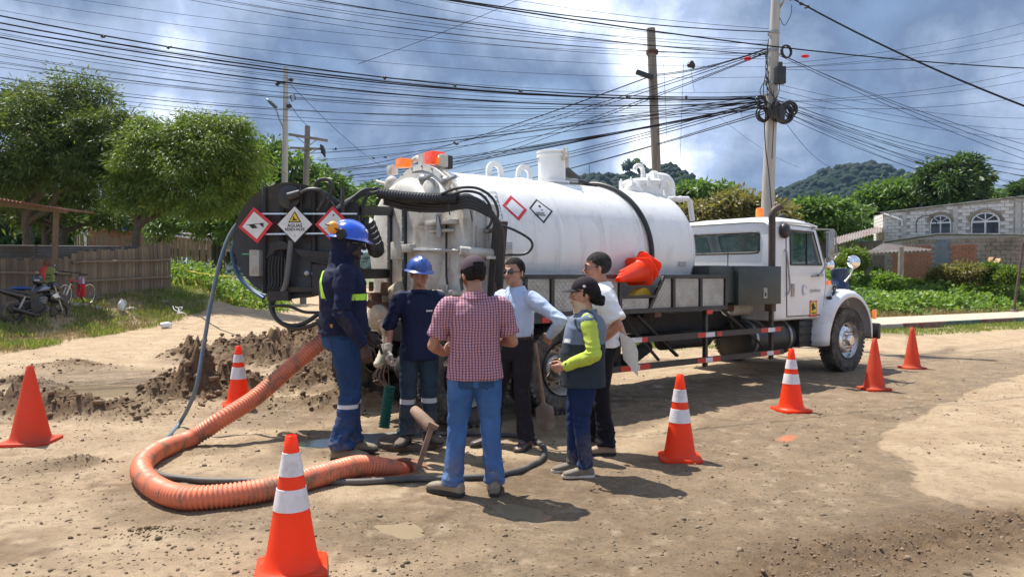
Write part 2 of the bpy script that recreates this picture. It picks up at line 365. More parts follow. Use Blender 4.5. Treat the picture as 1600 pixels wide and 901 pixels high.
def height(x, y, fine=True):
    n1 = fbm2(x, y, .35, 3); wob = fbm2(x, y, 1.3, 4) - .5
    z = (n1 - .5) * .10 * sstep(9, 14, y) + wob * .028 + (sstep(16, 10, y) * ((fbm2(x, y, 5.5, 4, .62) - .5) * .030 * sstep(.38, .62, fbm2(x + 5, y, .8, 3)) + (fbm2(x, y, 14, 2, .6) - .5) * .010) if fine else 0)
    # left bank
    e = edge_x(y) + (fbm2(x, y, .5, 3) - .5) * 1.4
    t = sstep(.1, -1.9, x - e)
    zb = np.interp(y, [0, 14, 20, 26, 34, 60], [.1, .25, .55, .98, 1.15, 1.3])
    z = z + t * (zb + (fbm2(x, y, .9, 4) - .5) * .22)
    z = z + .5 * sstep(22, 50, y) * sstep(4, -6, x)
    # dirt heap at the end of the bank
    z = z + .55 * np.exp(-(((x + 9.6) / 1.9) ** 2 + ((y - 25.5) / 2.2) ** 2)) * (.7 + .6 * fbm2(x, y, 1.1, 4))
    # right: verge, then raised pavement and field
    s = curb_side(x, y)
    z = z * np.where(s > -1.2, .3, 1)
    z = np.where(s > 0.14, -0.05 + .28 * sstep(2.6, 6, s) + .9 * sstep(4, 14, s), z)
    # mounds of dug mud
    mm = 0
    for (px, py, h, a, b) in MOUNDS:
        g = G(px, py); mm = mm + 1.55 * h * np.exp(-(((x - g.x) / a) ** 2 + ((y - g.y - b * .4) / b) ** 2) * 1.2)
    lump = fbm2(x, y, 4.2, 6, .66)
    ridge = 1 - np.abs(2 * fbm2(x, y, 3.0, 5, .64) - 1)
    z = z + mm * (.05 + 1.0 * ridge * (.35 + 1.5 * lump)) + np.minimum(mm, .12) * (fbm2(x, y, 16, 3, .6) - .5) * .55
    # churned patches and tyre ruts, bottom right and around
    if fine:
        r = sstep(.52, .68, fbm2(x, y, .55, 3)) * sstep(14, 10, y)
        z = z + r * (fbm2(x, y, 7, 3, .65) - .5) * .035
        a = sstep(.6, .0, seg_dist(x, y, *G(1190, 893)[:2], *G(1620, 812)[:2]))
        ph = (x * .9 + y * .35) * 2 * PI / .085
        z = z + a * ((fbm2(x, y, 9, 4, .65) - .45) * .08 + np.sin(ph + 2 * fbm2(x, y, 4, 2)) * .016 * sstep(.4, .1, seg_dist(x, y, *G(1190, 893)[:2], *G(1620, 812)[:2])))
        for q in (.16, .42):
            d = seg_dist(x, y, G(1150, 900).x + q, G(1150, 900).y, G(1620, 800).x + q, G(1620, 800).y)
            z = z - .03 * np.exp(-(d / .05) ** 2)
        # long shallow wheel tracks along the road
        for q in range(5):
            d = seg_dist(x, y, -6 + q * .45, 9.6 + q * .9, 16 + q * .5, 19.0 + q * 1.2)
            z = z - .02 * np.exp(-(d / .16) ** 2)
    for i, pl in enumerate(PUDS):
        d = poly_sd(x + (fbm2(x, y, 2.5, 3) - .5) * .35, y + (fbm2(x + 9, y, 2.5, 3) - .5) * .35, pl)
        z = z * sstep(-.05, .3, d) - .035 * sstep(.08, -.15, d)
    # flat round the manhole and under shoes
    d = np.hypot(x - MAN.x, y - MAN.y); z = z * sstep(.35, .8, d)
    return z
def spaced(lo, a, b, hi, fine, grow, cap):
    mid = list(np.arange(a, b, fine)); l = []; s_ = fine; x = a
    while x > lo: s_ = min(s_ * grow, cap); x -= s_; l.append(x)
    r = []; s_ = fine; x = mid[-1]
    while x < hi: s_ = min(s_ * grow, cap); x += s_; r.append(x)
    return np.array(l[::-1] + mid + r)
def build_ground():
    xs = spaced(-42, -6.2, 6.2, 60, .037, 1.024, 2.5); ys = spaced(-3, 3.2, 9.5, 90, .036, 1.018, 2.5)
    X, Y = np.meshgrid(xs, ys); x = X.ravel(); y = Y.ravel(); z = height(x, y)
    w = .5 * (fbm2(x, y, 1.1, 5) - .5); w2 = .5 * (fbm2(x + 31, y + 7, 1.1, 5) - .5)
    big = fbm2(x, y, .45, 4)
    wet = .15 * sstep(.45, .7, big)
    dW = poly_sd(x + w, y + w2, POLY_WETR); wet = np.maximum(wet, sstep(.3, -.5, dW) * (.55 + .5 * (fbm2(x, y, 1.6, 4) - .3)))
    wf = (fbm2(x, y, 6, 4) - .5) * .35; dD = poly_sd(x + w * .9 + wf, y + w2 * .9 + wf, POLY_DRY); wet = np.maximum(wet, .85 * sstep(.5, .1, dD)) * sstep(-.05, .04, dD)
    dU = poly_sd(x + w, y + w2, POLY_UT); wet = np.maximum(wet, sstep(.3, -.3, dU) * .8)
    for i, (px, py, r, a) in enumerate([(560, 700, 1.0, .8), (850, 745, 1.0, .75), (400, 800, .8, .55), (300, 770, .9, .5), (620, 820, 1.1, .6), (960, 640, 1.0, .7), (700, 660, 1.2, .7), (1040, 730, .7, .6), (430, 720, .6, .4), (800, 790, .8, .7), (1000, 850, 1.5, .6), (150, 590, 2.2, .7), (30, 640, 1.4, .6), (430, 650, 1.3, .6), (230, 800, .6, .55), (330, 700, .5, .5), (60, 730, .8, .45), (330, 560, 1.6, .6)]):
        g = G(px, py); d = np.hypot(x - g.x, (y - g.y) * 1.3) + w * 1.2; wet = np.maximum(wet, a * sstep(r, r * .35, d))
    for pl in PUDS: wet = np.maximum(wet, sstep(.35, .0, poly_sd(x + w * .5, y + w2 * .5, pl)))
    mud = 0 * x
    for (px, py, h, a, b) in MOUNDS:
        g = G(px, py); mud = mud + min(h * 6, 1.6) * np.exp(-(((x - g.x) / (a * 1.15)) ** 2 + ((y - g.y - b * .4) / (b * 1.25)) ** 2) * 1.2)
    mud = sstep(.25, .8, mud + (fbm2(x, y, 3, 4) - .5) * .9)
    rt = sstep(.75, .1, seg_dist(x, y, *G(1170, 895)[:2], *G(1640, 812)[:2]) + w * 1.2); mud = np.maximum(mud, rt * .9)
    splat = sstep(.56, .66, fbm2(x, y, 2.4, 4, .6)) * sstep(.45, .6, fbm2(x + 50, y, .4, 3)) * .6 * sstep(-.1, .1, dD); mud = np.maximum(mud, splat * sstep(16, 10, y))
    e = edge_x(y); grass = sstep(.3, -.6, x - e + w * 2.5) * sstep(.42, .60, fbm2(x, y, .9, 4) + .04 + .22 * sstep(24, 28, y))
    sR = curb_side(x, y); grass = np.maximum(grass, sstep(-1.9, -.5, sR + w * 3) * sstep(.12, .0, sR) * .6); grass = np.maximum(grass, sstep(3.2, 4.2, sR))
    grass = np.maximum(grass, sstep(58, 80, y))
    nx, ny = len(xs), len(ys); I = np.arange(nx * ny).reshape(ny, nx)
    Fq = np.stack([I[:-1, :-1], I[:-1, 1:], I[1:, 1:], I[1:, :-1]], -1).reshape(-1, 4)
    cxm = x[Fq].mean(1); cym = y[Fq].mean(1); Fq = Fq[np.hypot(cxm - MAN.x, cym - MAN.y) > .315]
    # material
    m = bpy.data.materials.new('dirt_ground'); m.use_nodes = True; nt = m.node_tree; N = nt.nodes; L = nt.links; b = N['Principled BSDF']
    tc = N.new('ShaderNodeTexCoord')
    def nz(s_, d=6, ro=.6):
        n = N.new('ShaderNodeTexNoise'); n.inputs['Scale'].default_value = s_; n.inputs['Detail'].default_value = d; n.inputs['Roughness'].default_value = ro; L.new(tc.outputs['Object'], n.inputs[0]); return n.outputs[0]
    def mr(x_, a, b_, c=0, d=1):
        r = N.new('ShaderNodeMapRange'); r.inputs[1].default_value = a; r.inputs[2].default_value = b_; r.inputs[3].default_value = c; r.inputs[4].default_value = d; L.new(x_, r.inputs[0]); return r.outputs[0]
    def mix(f, a, c):
        q = N.new('ShaderNodeMix'); q.data_type = 'RGBA'
        if isinstance(f, float): q.inputs[0].default_value = f
        else: L.new(f, q.inputs[0])
        for i, v in ((6, a), (7, c)):
            if isinstance(v, tuple): q.inputs[i].default_value = (*v, 1)
            else: L.new(v, q.inputs[i])
        return q.outputs[2]
    def at(nm): a = N.new('ShaderNodeAttribute'); a.attribute_name = nm; return a.outputs['Fac']
    def mul(a, c):
        q = N.new('ShaderNodeMath'); q.operation = 'MULTIPLY'; L.new(a, q.inputs[0]); (L.new(c, q.inputs[1]) if not isinstance(c, float) else setattr(q.inputs[1], 'default_value', c)); return q.outputs[0]
    dry = mix(mr(nz(1.7, 9, .68), .36, .62), (.54, .41, .265), (.40, .285, .175))
    dry = mix(mr(nz(11, 7, .72), .52, .70), dry, (.25, .18, .115)); dry = mix(mr(nz(4.6, 8, .7), .56, .68), dry, (.29, .21, .135))
    dry = mix(mr(nz(60, 4, .7), .60, .70), dry, (.16, .11, .07))
    dry = mix(mr(nz(38, 4, .7), .66, .74), dry, (.50, .43, .33))
    wetc = mix(mr(nz(3.1, 8, .65), .35, .65), (.215, .148, .086), (.32, .228, .138))
    wetc = mix(mr(nz(24, 6, .74), .50, .68), wetc, (.14, .105, .07)); wetc = mix(mr(nz(5.2, 8, .7), .54, .66), wetc, (.40, .30, .20))
    wa = at('wet'); col = mix(mr(wa, .1, .6), dry, wetc)
    mudc = mix(mr(nz(9, 8, .7), .4, .62), (.125, .076, .04), (.21, .135, .075))
    col = mix(at('mud'), col, mudc)
    grc = mix(mr(nz(1.6, 6, .7), .35, .65), (.10, .13, .035), (.22, .19, .09))
    col = mix(mul(at('grass'), mr(nz(9, 5, .7), .3, .55)), col, grc)
    L.new(col, b.inputs['Base Color'])
    ro = N.new('ShaderNodeMath'); ro.operation = 'SUBTRACT'; ro.use_clamp = True; ro.inputs[0].default_value = .95
    L.new(mul(mr(wa, .3, .95, 0, .72), mr(nz(5, 7, .72), .46, .60)), ro.inputs[1]); L.new(ro.outputs[0], b.inputs['Roughness'])
    b.inputs['Specular IOR Level'].default_value = .4
    h = N.new('ShaderNodeMath'); h.operation = 'ADD'; L.new(nz(40, 8, .72), h.inputs[0]); L.new(mul(nz(160, 3, .6), .35), h.inputs[1])
    bp = N.new('ShaderNodeBump'); bp.inputs['Strength'].default_value = .9; bp.inputs['Distance'].default_value = .03; L.new(h.outputs[0], bp.inputs['Height'])
    L.new(bp.outputs[0], b.inputs['Normal'])
    me = np_mesh('ground', np.stack([x, y, z], -1), Fq, m, True, dict(wet=wet, mud=mud, grass=grass))
    tag(link('ground', me), kind='structure')
    # far ground out to the horizon, a little below the near sheet
    mf = mat('far_field_ground', (.09, .12, .04), .95, c2=(.16, .15, .07), scale=.05)
    s_ = 1650
    fb = MB(); fb.add([(-s_, 88, -.35), (s_, 88, -.35), (s_, 1950, -.35), (-s_, 1950, -.35)], [(0, 1, 2, 3)])
    fb.add([(-s_, -60, -.35), (-41, -60, -.35), (-41, 88, -.35), (-s_, 88, -.35)], [(0, 1, 2, 3)])
    fb.add([(59, -60, -.35), (s_, -60, -.35), (s_, 88, -.35), (59, 88, -.35)], [(0, 1, 2, 3)])
    fb.add([(-41, -60, -.35), (59, -60, -.35), (59, -2.9, -.35), (-41, -2.9, -.35)], [(0, 1, 2, 3)])
    tag(fb.build('far_ground', mf, smooth=0, fixn=False), kind='structure')
build_ground()
def gz(x, y): return float(height(np.array([x], float), np.array([y], float))[0])

def puddle(poly, m, z):
    cx = sum(p[0] for p in poly) / len(poly); cy = sum(p[1] for p in poly) / len(poly)
    pl = [(cx + (p[0] - cx) * 1.22, cy + (p[1] - cy) * 1.3, z) for p in poly]
    o = MB().add(pl, [tuple(range(len(pl)))]).build('puddle', m, smooth=0, fixn=False); tag(o, kind='structure')
m_water = mat('muddy_water', (.30, .235, .15), .04, scale=3, c2=(.26, .2, .13), spec=.6, bump=.02, bscale=12)
m_water2 = mat('grey_water', (.30, .29, .27), .03, scale=3, spec=.7, bump=.02, bscale=12)
m_water3 = mat('orange_reflection_water', (.42, .22, .13), .05, scale=3, spec=.6)  # faint orange reflection painted into the water's base colour
for i, pl in enumerate(PUDS): puddle(pl, [m_water, m_water2, m_water, m_water3, m_water, m_water][i], -.022)

# clods, gravel ------------------------------------------------------------
def clod_shape(n_sub=1):
    bm = bmesh.new(); bmesh.ops.create_icosphere(bm, subdivisions=n_sub, radius=1)
    V = np.array([v.co[:] for v in bm.verts]); Fc = np.array([[v.index for v in f.verts] for f in bm.faces]); bm.free(); return V, Fc
CV, CF = clod_shape(1)
CV2, CF2 = clod_shape(2)
_p = (1 + 5 ** .5) / 2; HV = np.array([(-1, _p, 0), (1, _p, 0), (-1, -_p, 0), (1, -_p, 0), (0, -1, _p), (0, 1, _p), (0, -1, -_p), (0, 1, -_p), (_p, 0, -1), (_p, 0, 1), (-_p, 0, -1), (-_p, 0, 1)]) / 1.9
HF = np.array([(0, 11, 5), (0, 5, 1), (0, 1, 7), (0, 7, 10), (0, 10, 11), (1, 5, 9), (5, 11, 4), (11, 10, 2), (10, 7, 6), (7, 1, 8), (3, 9, 4), (3, 4, 2), (3, 2, 6), (3, 6, 8), (3, 8, 9), (4, 9, 5), (2, 4, 11), (6, 2, 10), (8, 6, 7), (9, 8, 1)])
def scatter_lumps(name, pts, sizes, m, sub=1, kind='stuff', lab=None, cat=None, flat=.7):
    V0, F0 = (HV, HF) if sub == 0 else (CV, CF); k = len(pts); nv = len(V0)
    Vn = V0[None] * (1 + (rng.random((k, nv, 1)) - .5) * .65) * (1 + (rng.random((k, 1, 3)) - .5) * .7)
    a = rng.random(k) * 6.28; ca, sa = np.cos(a)[:, None], np.sin(a)[:, None]
    X = Vn[..., 0] * ca - Vn[..., 1] * sa; Y = Vn[..., 0] * sa + Vn[..., 1] * ca
    Vn = np.stack([X, Y, Vn[..., 2] * flat], -1) * sizes[:, None, None] + pts[:, None, :]
    Fn = F0[None] + (np.arange(k) * nv)[:, None, None]
    me = np_mesh(name, Vn.reshape(-1, 3), Fn.reshape(-1, 3), m, True); return tag(link(name, me), lab, cat, kind=kind)
m_clod = mat('mud_clod', (.13, .08, .042), .9, c2=(.22, .145, .082), scale=4, bump=.6, bscale=35)
m_peb = mat('pebble', (.27, .195, .125), .9, c2=(.12, .085, .052), scale=9, bump=.4)
pp = []; ss = []
for (px, py, h, a, b) in MOUNDS:
    g = G(px, py); k = int(120 + h * 2600 * a)
    xx = rng.normal(g.x, a * .62, k); yy = rng.normal(g.y + b * .3, b * .7, k)
    pp.append(np.stack([xx, yy], -1)); ss.append(np.abs(rng.normal(0, 1, k)) ** 2 * .008 * min(1, h / .16) + .005)
pp = np.concatenate(pp); ss = np.concatenate(ss); keep = pp[:, 1] > 2; pp, ss = pp[keep], np.minimum(ss[keep], .05)
scatter_lumps('mud_clods', np.column_stack([pp, height(pp[:, 0], pp[:, 1]) + ss * .25]), ss, m_clod, 1, lab='dark brown clods of dug mud piled behind the hoses', cat='mud')
k = 15000; yy = 3.4 + 15 * rng.random(k) ** 1.8; xx = (rng.random(k) * 2 - 1) * (.75 * yy + 1.2)
ok = (fbm2(xx, yy, .9, 3) > .47) & (np.hypot(xx - MAN.x, yy - MAN.y) > .42); xx, yy = xx[ok], yy[ok]; ss = .003 + .006 * rng.random(len(xx)) + .016 * rng.random(len(xx)) ** 18
scatter_lumps('loose_pebbles', np.column_stack([xx, yy, height(xx, yy) + ss * .2]), ss, m_peb, 0, lab='small pebbles and crumbs scattered over the dirt road', cat='pebbles')
g0, g1 = G(1190, 893), G(1640, 812); k = 900; t = rng.random(k); xx = g0.x + (g1.x - g0.x) * t + rng.normal(0, .16, k); yy = g0.y + (g1.y - g0.y) * t + rng.normal(0, .16, k); ss = .003 + .011 * rng.random(k) ** 4
scatter_lumps('rut_clods', np.column_stack([xx, yy, height(xx, yy) + ss * .2]), ss, m_clod, 2, lab='small dark clods along the tyre rut at the lower right', cat='mud')
# ================================================================ HILLS
def leafmat(name, c1, c2, c3=None, rough=.5, tl=.38):
    m = bpy.data.materials.new(name); m.use_nodes = True; nt = m.node_tree; N = nt.nodes; L = nt.links; b = N['Principled BSDF']
    a = N.new('ShaderNodeAttribute'); a.attribute_name = 'rnd'; r = N.new('ShaderNodeValToRGB'); e = r.color_ramp.elements
    e[0].position = 0; e[0].color = (*c1, 1); e[1].position = .85; e[1].color = (*c2, 1)
    if c3: x = r.color_ramp.elements.new(1.0); x.color = (*c3, 1)
    L.new(a.outputs['Fac'], r.inputs[0]); L.new(r.outputs[0], b.inputs['Base Color']); b.inputs['Roughness'].default_value = rough
    if tl:
        t = N.new('ShaderNodeBsdfTranslucent'); mx = N.new('ShaderNodeMixShader'); mx.inputs[0].default_value = tl
        mc = N.new('ShaderNodeMix'); mc.data_type = 'RGBA'; mc.blend_type = 'MULTIPLY'; mc.inputs[0].default_value = 1; L.new(r.outputs[0], mc.inputs[6]); mc.inputs[7].default_value = (1.5, 1.5, .7, 1)
        L.new(mc.outputs[2], t.inputs[0]); L.new(b.outputs[0], mx.inputs[1]); L.new(t.outputs[0], mx.inputs[2]); L.new(mx.outputs[0], N['Material Output'].inputs[0])
    return m
m_bark = mat('bark', (.13, .105, .08), .9, c2=(.07, .055, .045), scale=7, bump=.7, bscale=22, stretch=(3, 3, .6))
L_mango = leafmat('mango_leaves', (.06, .095, .025), (.12, .165, .045), (.30, .28, .08))
L_lime = leafmat('lime_mango_leaves', (.075, .125, .02), (.17, .24, .04), (.50, .46, .09))
L_dark = leafmat('dark_leaves', (.035, .075, .025), (.07, .125, .035), (.14, .19, .055))
L_mid = leafmat('mid_leaves', (.06, .12, .025), (.13, .22, .045), (.27, .33, .08))
L_olive = leafmat('olive_leaves', (.12, .13, .04), (.22, .19, .07), (.34, .25, .10))
L_weed = leafmat('weed_leaves', (.085, .165, .028), (.20, .31, .055), (.42, .46, .11))
L_grass = leafmat('grass_blades', (.10, .16, .03), (.24, .28, .075), (.50, .41, .2))
L_drygrass = leafmat('dry_grass_blades', (.22, .17, .07), (.36, .29, .14), (.45, .38, .2), tl=.1)

def leaves_mesh(name, C, D, ln, wd, m, rnd=None, parent=None):
    """diamond leaves with a folded midrib: centre C, direction D"""
    n = len(C); D = D / np.linalg.norm(D, axis=1, keepdims=True)
    q = rng.normal(size=(n, 3)); S = np.cross(D, q); S /= np.linalg.norm(S, axis=1, keepdims=True) + 1e-9; U = np.cross(S, D)
    ln = ln * (.6 + .8 * rng.random((n, 1))); wd = wd * (.7 + .6 * rng.random((n, 1)))
    a = C; t = C + D * ln; mdl = C + D * ln * .45
    V = np.stack([a, mdl + S * wd * .5 + U * wd * .18, t, mdl - S * wd * .5 + U * wd * .18], 1).reshape(-1, 3)
    i = np.arange(n)[:, None] * 4; Fc = np.concatenate([i + np.array([[0, 1, 2]]), i + np.array([[0, 2, 3]])])
    r = np.repeat(rng.random(n) if rnd is None else rnd, 4)
    me = np_mesh(name, V, Fc, m, False, dict(rnd=r)); return link(name, me, parent)
def hill(cx, cy, parts, m, name='hill'):
    xs = np.arange(-430, 431, 4.2); ys = np.arange(-120, 160, 6.5); X, Y = np.meshgrid(xs, ys)
    x = X.ravel(); y = Y.ravel(); z = 0 * x - 6
    rz = np.interp(x + cx, [p[0] for p in parts], [p[1] for p in parts]); z = rz * np.exp(-(y / 95) ** 2) - 4
    z = z + (fbm2(x, y, .02, 4) - .5) * 10 * np.clip(z / 30, 0, 1) + (fbm2(x, y, .11, 4, .6)) * 6.5
    nx, ny = len(xs), len(ys); I = np.arange(nx * ny).reshape(ny, nx)
    Fq = np.stack([I[:-1, :-1], I[:-1, 1:], I[1:, 1:], I[1:, :-1]], -1).reshape(-1, 4)
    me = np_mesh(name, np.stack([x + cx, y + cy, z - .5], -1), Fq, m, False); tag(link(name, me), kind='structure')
    # canopy as thousands of small crown clumps
    k = 9500; xx = rng.uniform(-420, 420, k); yy = rng.uniform(-120, 60, k)
    zi = np.interp
    ix = np.clip(((xx + 430) / 4.2).astype(int), 0, nx - 1); iy = np.clip(((yy + 120) / 6.5).astype(int), 0, ny - 1); zz = z.reshape(ny, nx)[iy, ix]
    keep = zz > 4; pts = np.stack([xx + cx, yy + cy, zz + .5], -1)[keep]; ss = 2.5 + 3.2 * rng.random(len(pts)) ** 2
    V0, F0 = HV, HF; nv = len(V0); k = len(pts)
    Vn = V0[None] * (1 + (rng.random((k, nv, 1)) - .5) * .7) * ss[:, None, None] + pts[:, None, :]
    Fn = F0[None] + (np.arange(k) * nv)[:, None, None]
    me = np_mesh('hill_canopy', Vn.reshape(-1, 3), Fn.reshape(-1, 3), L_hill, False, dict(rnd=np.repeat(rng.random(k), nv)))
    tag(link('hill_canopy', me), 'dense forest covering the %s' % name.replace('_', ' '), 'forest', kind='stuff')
L_hill = leafmat('hill_forest_cloud_shade', (.005, .016, .009), (.012, .028, .013), (.022, .04, .016), rough=1, tl=0)  # greens darkened: cloud shadow over the hills is put into the base colour
m_hill = mat('hill_soil_cloud_shade', (.006, .016, .009), .95, c2=(.012, .026, .012), scale=.03, spec=.1)  # slope under the trees darkened likewise, cloud shade in the colour
HY = 640
def hx(px, Y=HY): return (px - 800) / F * Y
def hz(py, Y=HY): return 1.6 + (430 - py) / F * Y
RH = HY + 130
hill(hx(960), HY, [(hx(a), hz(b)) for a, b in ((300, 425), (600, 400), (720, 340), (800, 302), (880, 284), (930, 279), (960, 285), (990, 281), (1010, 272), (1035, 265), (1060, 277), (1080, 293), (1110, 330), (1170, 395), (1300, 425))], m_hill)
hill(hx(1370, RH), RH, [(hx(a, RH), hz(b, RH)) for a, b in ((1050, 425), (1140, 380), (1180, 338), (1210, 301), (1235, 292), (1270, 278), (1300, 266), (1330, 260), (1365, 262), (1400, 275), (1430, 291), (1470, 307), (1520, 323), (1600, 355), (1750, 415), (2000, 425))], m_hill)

# ================================================================ TREES
def limb_pts(a, b, sag=.12, k=7, wig=.06):
    a = Vector(a); b = Vector(b); L_ = (b - a).length; o = []
    for i in range(k + 1):
        t = i / k; p = a.lerp(b, t) + Vector((random.uniform(-1, 1), random.uniform(-1, 1), random.uniform(-.5, .5))) * wig * L_ * math.sin(PI * t)
        p.z += sag * L_ * math.sin(PI * t); o.append(p)
    return o
def tree(x, y, blobs, lm, label, name='tree', n=9000, leaf=.28, wd=.075, trunk_r=.2, forks=3, fork_h=1.6, group=None, cat='tree', droop=.7, clump=.42, trunks=1, core=None):
    """blobs: (x, y, z, rx, ry, rz) in world space"""
    z0 = gz(x, y) if y < 88 else -.35
    t = thing(name, label, cat, (x, y, z0 - .1), 0, group); O = Vector((x, y, z0 - .1))
    tops = []
    for q in range(trunks):
        mb = MB(); bx = random.uniform(-.5, .5) * (trunks > 1); fx = Vector((bx + random.uniform(-.35, .35) * fork_h * .5, random.uniform(-.2, .2), fork_h * random.uniform(.9, 1.2)))
        pts = limb_pts((bx, 0, 0), fx, .0, 5, .05); mb.tube(pts, [trunk_r * (1.35 - .55 * i / 5) for i in range(6)], 10)
        mb.build('trunk', m_bark, t, smooth=60); tops.append(fx)
    bl = sorted(blobs, key=lambda b: -b[3] * b[5])
    for i, b in enumerate(bl[:max(forks, 3) * trunks]):
        f = tops[i % len(tops)]; e = Vector(b[:3]) - O; mb = MB()
        pts = limb_pts(f, f.lerp(e, .92), .04, 8, .07); mb.tube(pts, [trunk_r * (.72 - .60 * j / 8) for j in range(9)], 8)
        for s_ in range(3):
            j = 3 + s_ * 2; st = pts[j]; en = st + Vector((random.uniform(-1, 1) * b[3], random.uniform(-1, 1) * b[4], random.uniform(.1, 1) * b[5])) * .75
            mb.tube(limb_pts(st, en, .02, 5, .08), [trunk_r * (.30 - .25 * j_ / 5) for j_ in range(6)], 6)
        mb.build('limb', m_bark, t, smooth=60)
    vol = np.array([b[3] * b[4] + b[3] * b[5] for b in blobs]); vol = vol / vol.sum(); Cs = []; Ds = []; Rn = []
    per = 30; sb = []; sv = []
    for b, v in zip(blobs, vol):
        for q in range(15):
            u = rng.normal(size=3); u /= np.linalg.norm(u); u[2] = abs(u[2]) * .9 if u[2] < -.75 else u[2]; f = .28 + .26 * rng.random()
            e_ = .50 + .48 * rng.random(); sb.append((b[0] + u[0] * b[3] * e_, b[1] + u[1] * b[4] * e_, b[2] + u[2] * b[5] * e_, b[3] * f, b[4] * f, b[5] * f * .85)); sv.append(v / 15)
    for b, v in zip(sb, sv):
        kc = max(3, int(n * v / per)); u = rng.normal(size=(kc, 3)); u /= np.linalg.norm(u, axis=1, keepdims=True)
        u[:, 2] = np.where(u[:, 2] < -.75, -u[:, 2] * .7, u[:, 2])
        rad = (.55 + .5 * rng.random((kc, 1)) ** .6) * (.86 + .3 * vnoise3(u * 2.2 + b[0] + 20)[:, None])
        cc = u * rad * np.array(b[3:6]) + np.array(b[:3]); cs = clump * (.6 + .8 * rng.random((kc, 1, 1)))
        off = rng.normal(size=(kc, per, 3)) * cs * np.array([.62, .62, .42]); C = cc[:, None, :] + off
        D = u[:, None, :] * .7 + off / (cs * 1.2) * .9 + rng.normal(size=(kc, per, 3)) * .45; D[..., 2] -= droop
        Cs.append(C.reshape(-1, 3)); Ds.append(D.reshape(-1, 3)); Rn.append((np.repeat(rng.random(kc), per) * .45 + rng.random(kc * per) * .55))
    C = np.concatenate(Cs) - np.array(O[:]); D = np.concatenate(Ds); rn = np.concatenate(Rn)
    leaves_mesh('crown', C, D, leaf, wd, lm, rn, t)
    return t
def PB(px, py, Y, rw, rh, dep=None):
    """blob seen at a pixel, radii given in pixels"""
    p = P(px, py, Y); s_ = Y / F; return (p.x, p.y, p.z, rw * s_, (dep or rw) * s_ * .9, rh * s_)
random.seed(11)
tree(P(35, 400, 29).x, 29, [PB(105, 165, 29, 52, 46), PB(40, 195, 29, 50, 50), PB(-20, 195, 29, 50, 55), PB(165, 215, 28, 48, 45), PB(110, 235, 27.6, 62, 48), PB(35, 265, 27.5, 55, 45), PB(180, 285, 28, 40, 45), PB(-40, 260, 28, 45, 50), PB(150, 150, 29, 28, 24), PB(70, 215, 28, 60, 55), PB(140, 260, 28, 55, 45), PB(195, 240, 28, 40, 55), PB(0, 300, 28, 60, 40)],
     L_mango, 'tallest dark mango tree, furthest left, rising behind the bamboo fence', 'mango_tree', 72000, .19, .048, .21, 6, 2.4, 'mango trees behind the fence', clump=.26)
tree(P(205, 400, 27.5).x, 27.5, [PB(245, 222, 27.5, 48, 38), PB(300, 225, 27.5, 45, 38), PB(225, 270, 27, 50, 45), PB(290, 275, 27, 52, 45), PB(350, 225, 27.8, 38, 42), PB(362, 265, 27.5, 34, 50), PB(330, 315, 27, 40, 34), PB(255, 318, 27, 40, 26), PB(368, 315, 28, 22, 34), PB(320, 203, 28, 40, 22), PB(200, 310, 27, 30, 22), PB(265, 255, 27.5, 70, 60), PB(330, 265, 27.5, 60, 60), PB(215, 240, 27.5, 40, 50)],
     L_lime, 'yellow green mango tree with leaning forked trunk beside the fence end', 'mango_tree', 74000, .18, .042, .17, 6, 1.9, 'mango trees behind the fence', clump=.24, droop=1.1)
tree(P(90, 400, 32).x, 32, [PB(90, 250, 32, 50, 45), PB(30, 310, 32, 45, 35), PB(130, 310, 32, 45, 32), PB(-20, 330, 32, 40, 30), PB(80, 345, 33, 40, 16), PB(180, 345, 33, 35, 16)], L_mango, 'shaded mango tree tucked between the tall and the yellow green ones', 'mango_tree', 12000, .30, .085, .17, 4, 2.2, 'mango trees behind the fence', trunks=2)
tree(P(345, 430, 36).x, 36, [PB(330, 335, 36, 40, 28), PB(365, 300, 36, 45, 40), PB(395, 330, 36, 36, 36), PB(290, 350, 37, 50, 26), PB(380, 355, 36, 50, 26), PB(350, 280, 37, 50, 40)], L_mid, 'slender dark tree group with thin trunks over the grass field', 'broadleaf_tree', 16000, .3, .085, .13, 3, 2.6, None, trunks=3)
tree(P(430, 430, 48).x, 48, [PB(420, 262, 48, 42, 38), PB(465, 290, 48, 42, 36), PB(400, 310, 47, 42, 45), PB(450, 335, 47, 50, 40), PB(510, 305, 49, 38, 26), PB(500, 340, 48, 40, 30), PB(378, 285, 48, 30, 40), PB(545, 318, 50, 25, 22)], L_mid, 'broad bright green tree behind the street light pole', 'broadleaf_tree', 22000, .42, .16, .25, 5, 3, None)
tree(P(595, 430, 70).x, 70, [PB(590, 305, 70, 28, 18), PB(560, 320, 70, 30, 20), PB(630, 312, 70, 30, 20), PB(600, 340, 70, 55, 25)], L_mid, 'low green tree behind the rear of the tank', 'broadleaf_tree', 5000, .5, .2, .2, 3, 3)
tree(P(505, 430, 95).x, 95, [PB(505, 272, 95, 12, 7), PB(500, 282, 95, 16, 10)], L_dark, 'small distant treetop beside the crossarm pole', 'broadleaf_tree', 1500, .7, .3, .2, 2, 5)
tree(P(330, 430, 60).x, 60, [PB(250, 350, 60, 60, 32), PB(330, 350, 60, 50, 34), PB(180, 345, 60, 50, 30), PB(230, 392, 60, 60, 18), PB(330, 392, 60, 60, 18), PB(400, 385, 60, 50, 26)], L_dark, 'dark background tree seen under the mango crowns', 'broadleaf_tree', 13000, .6, .25, .25, 3, 3)
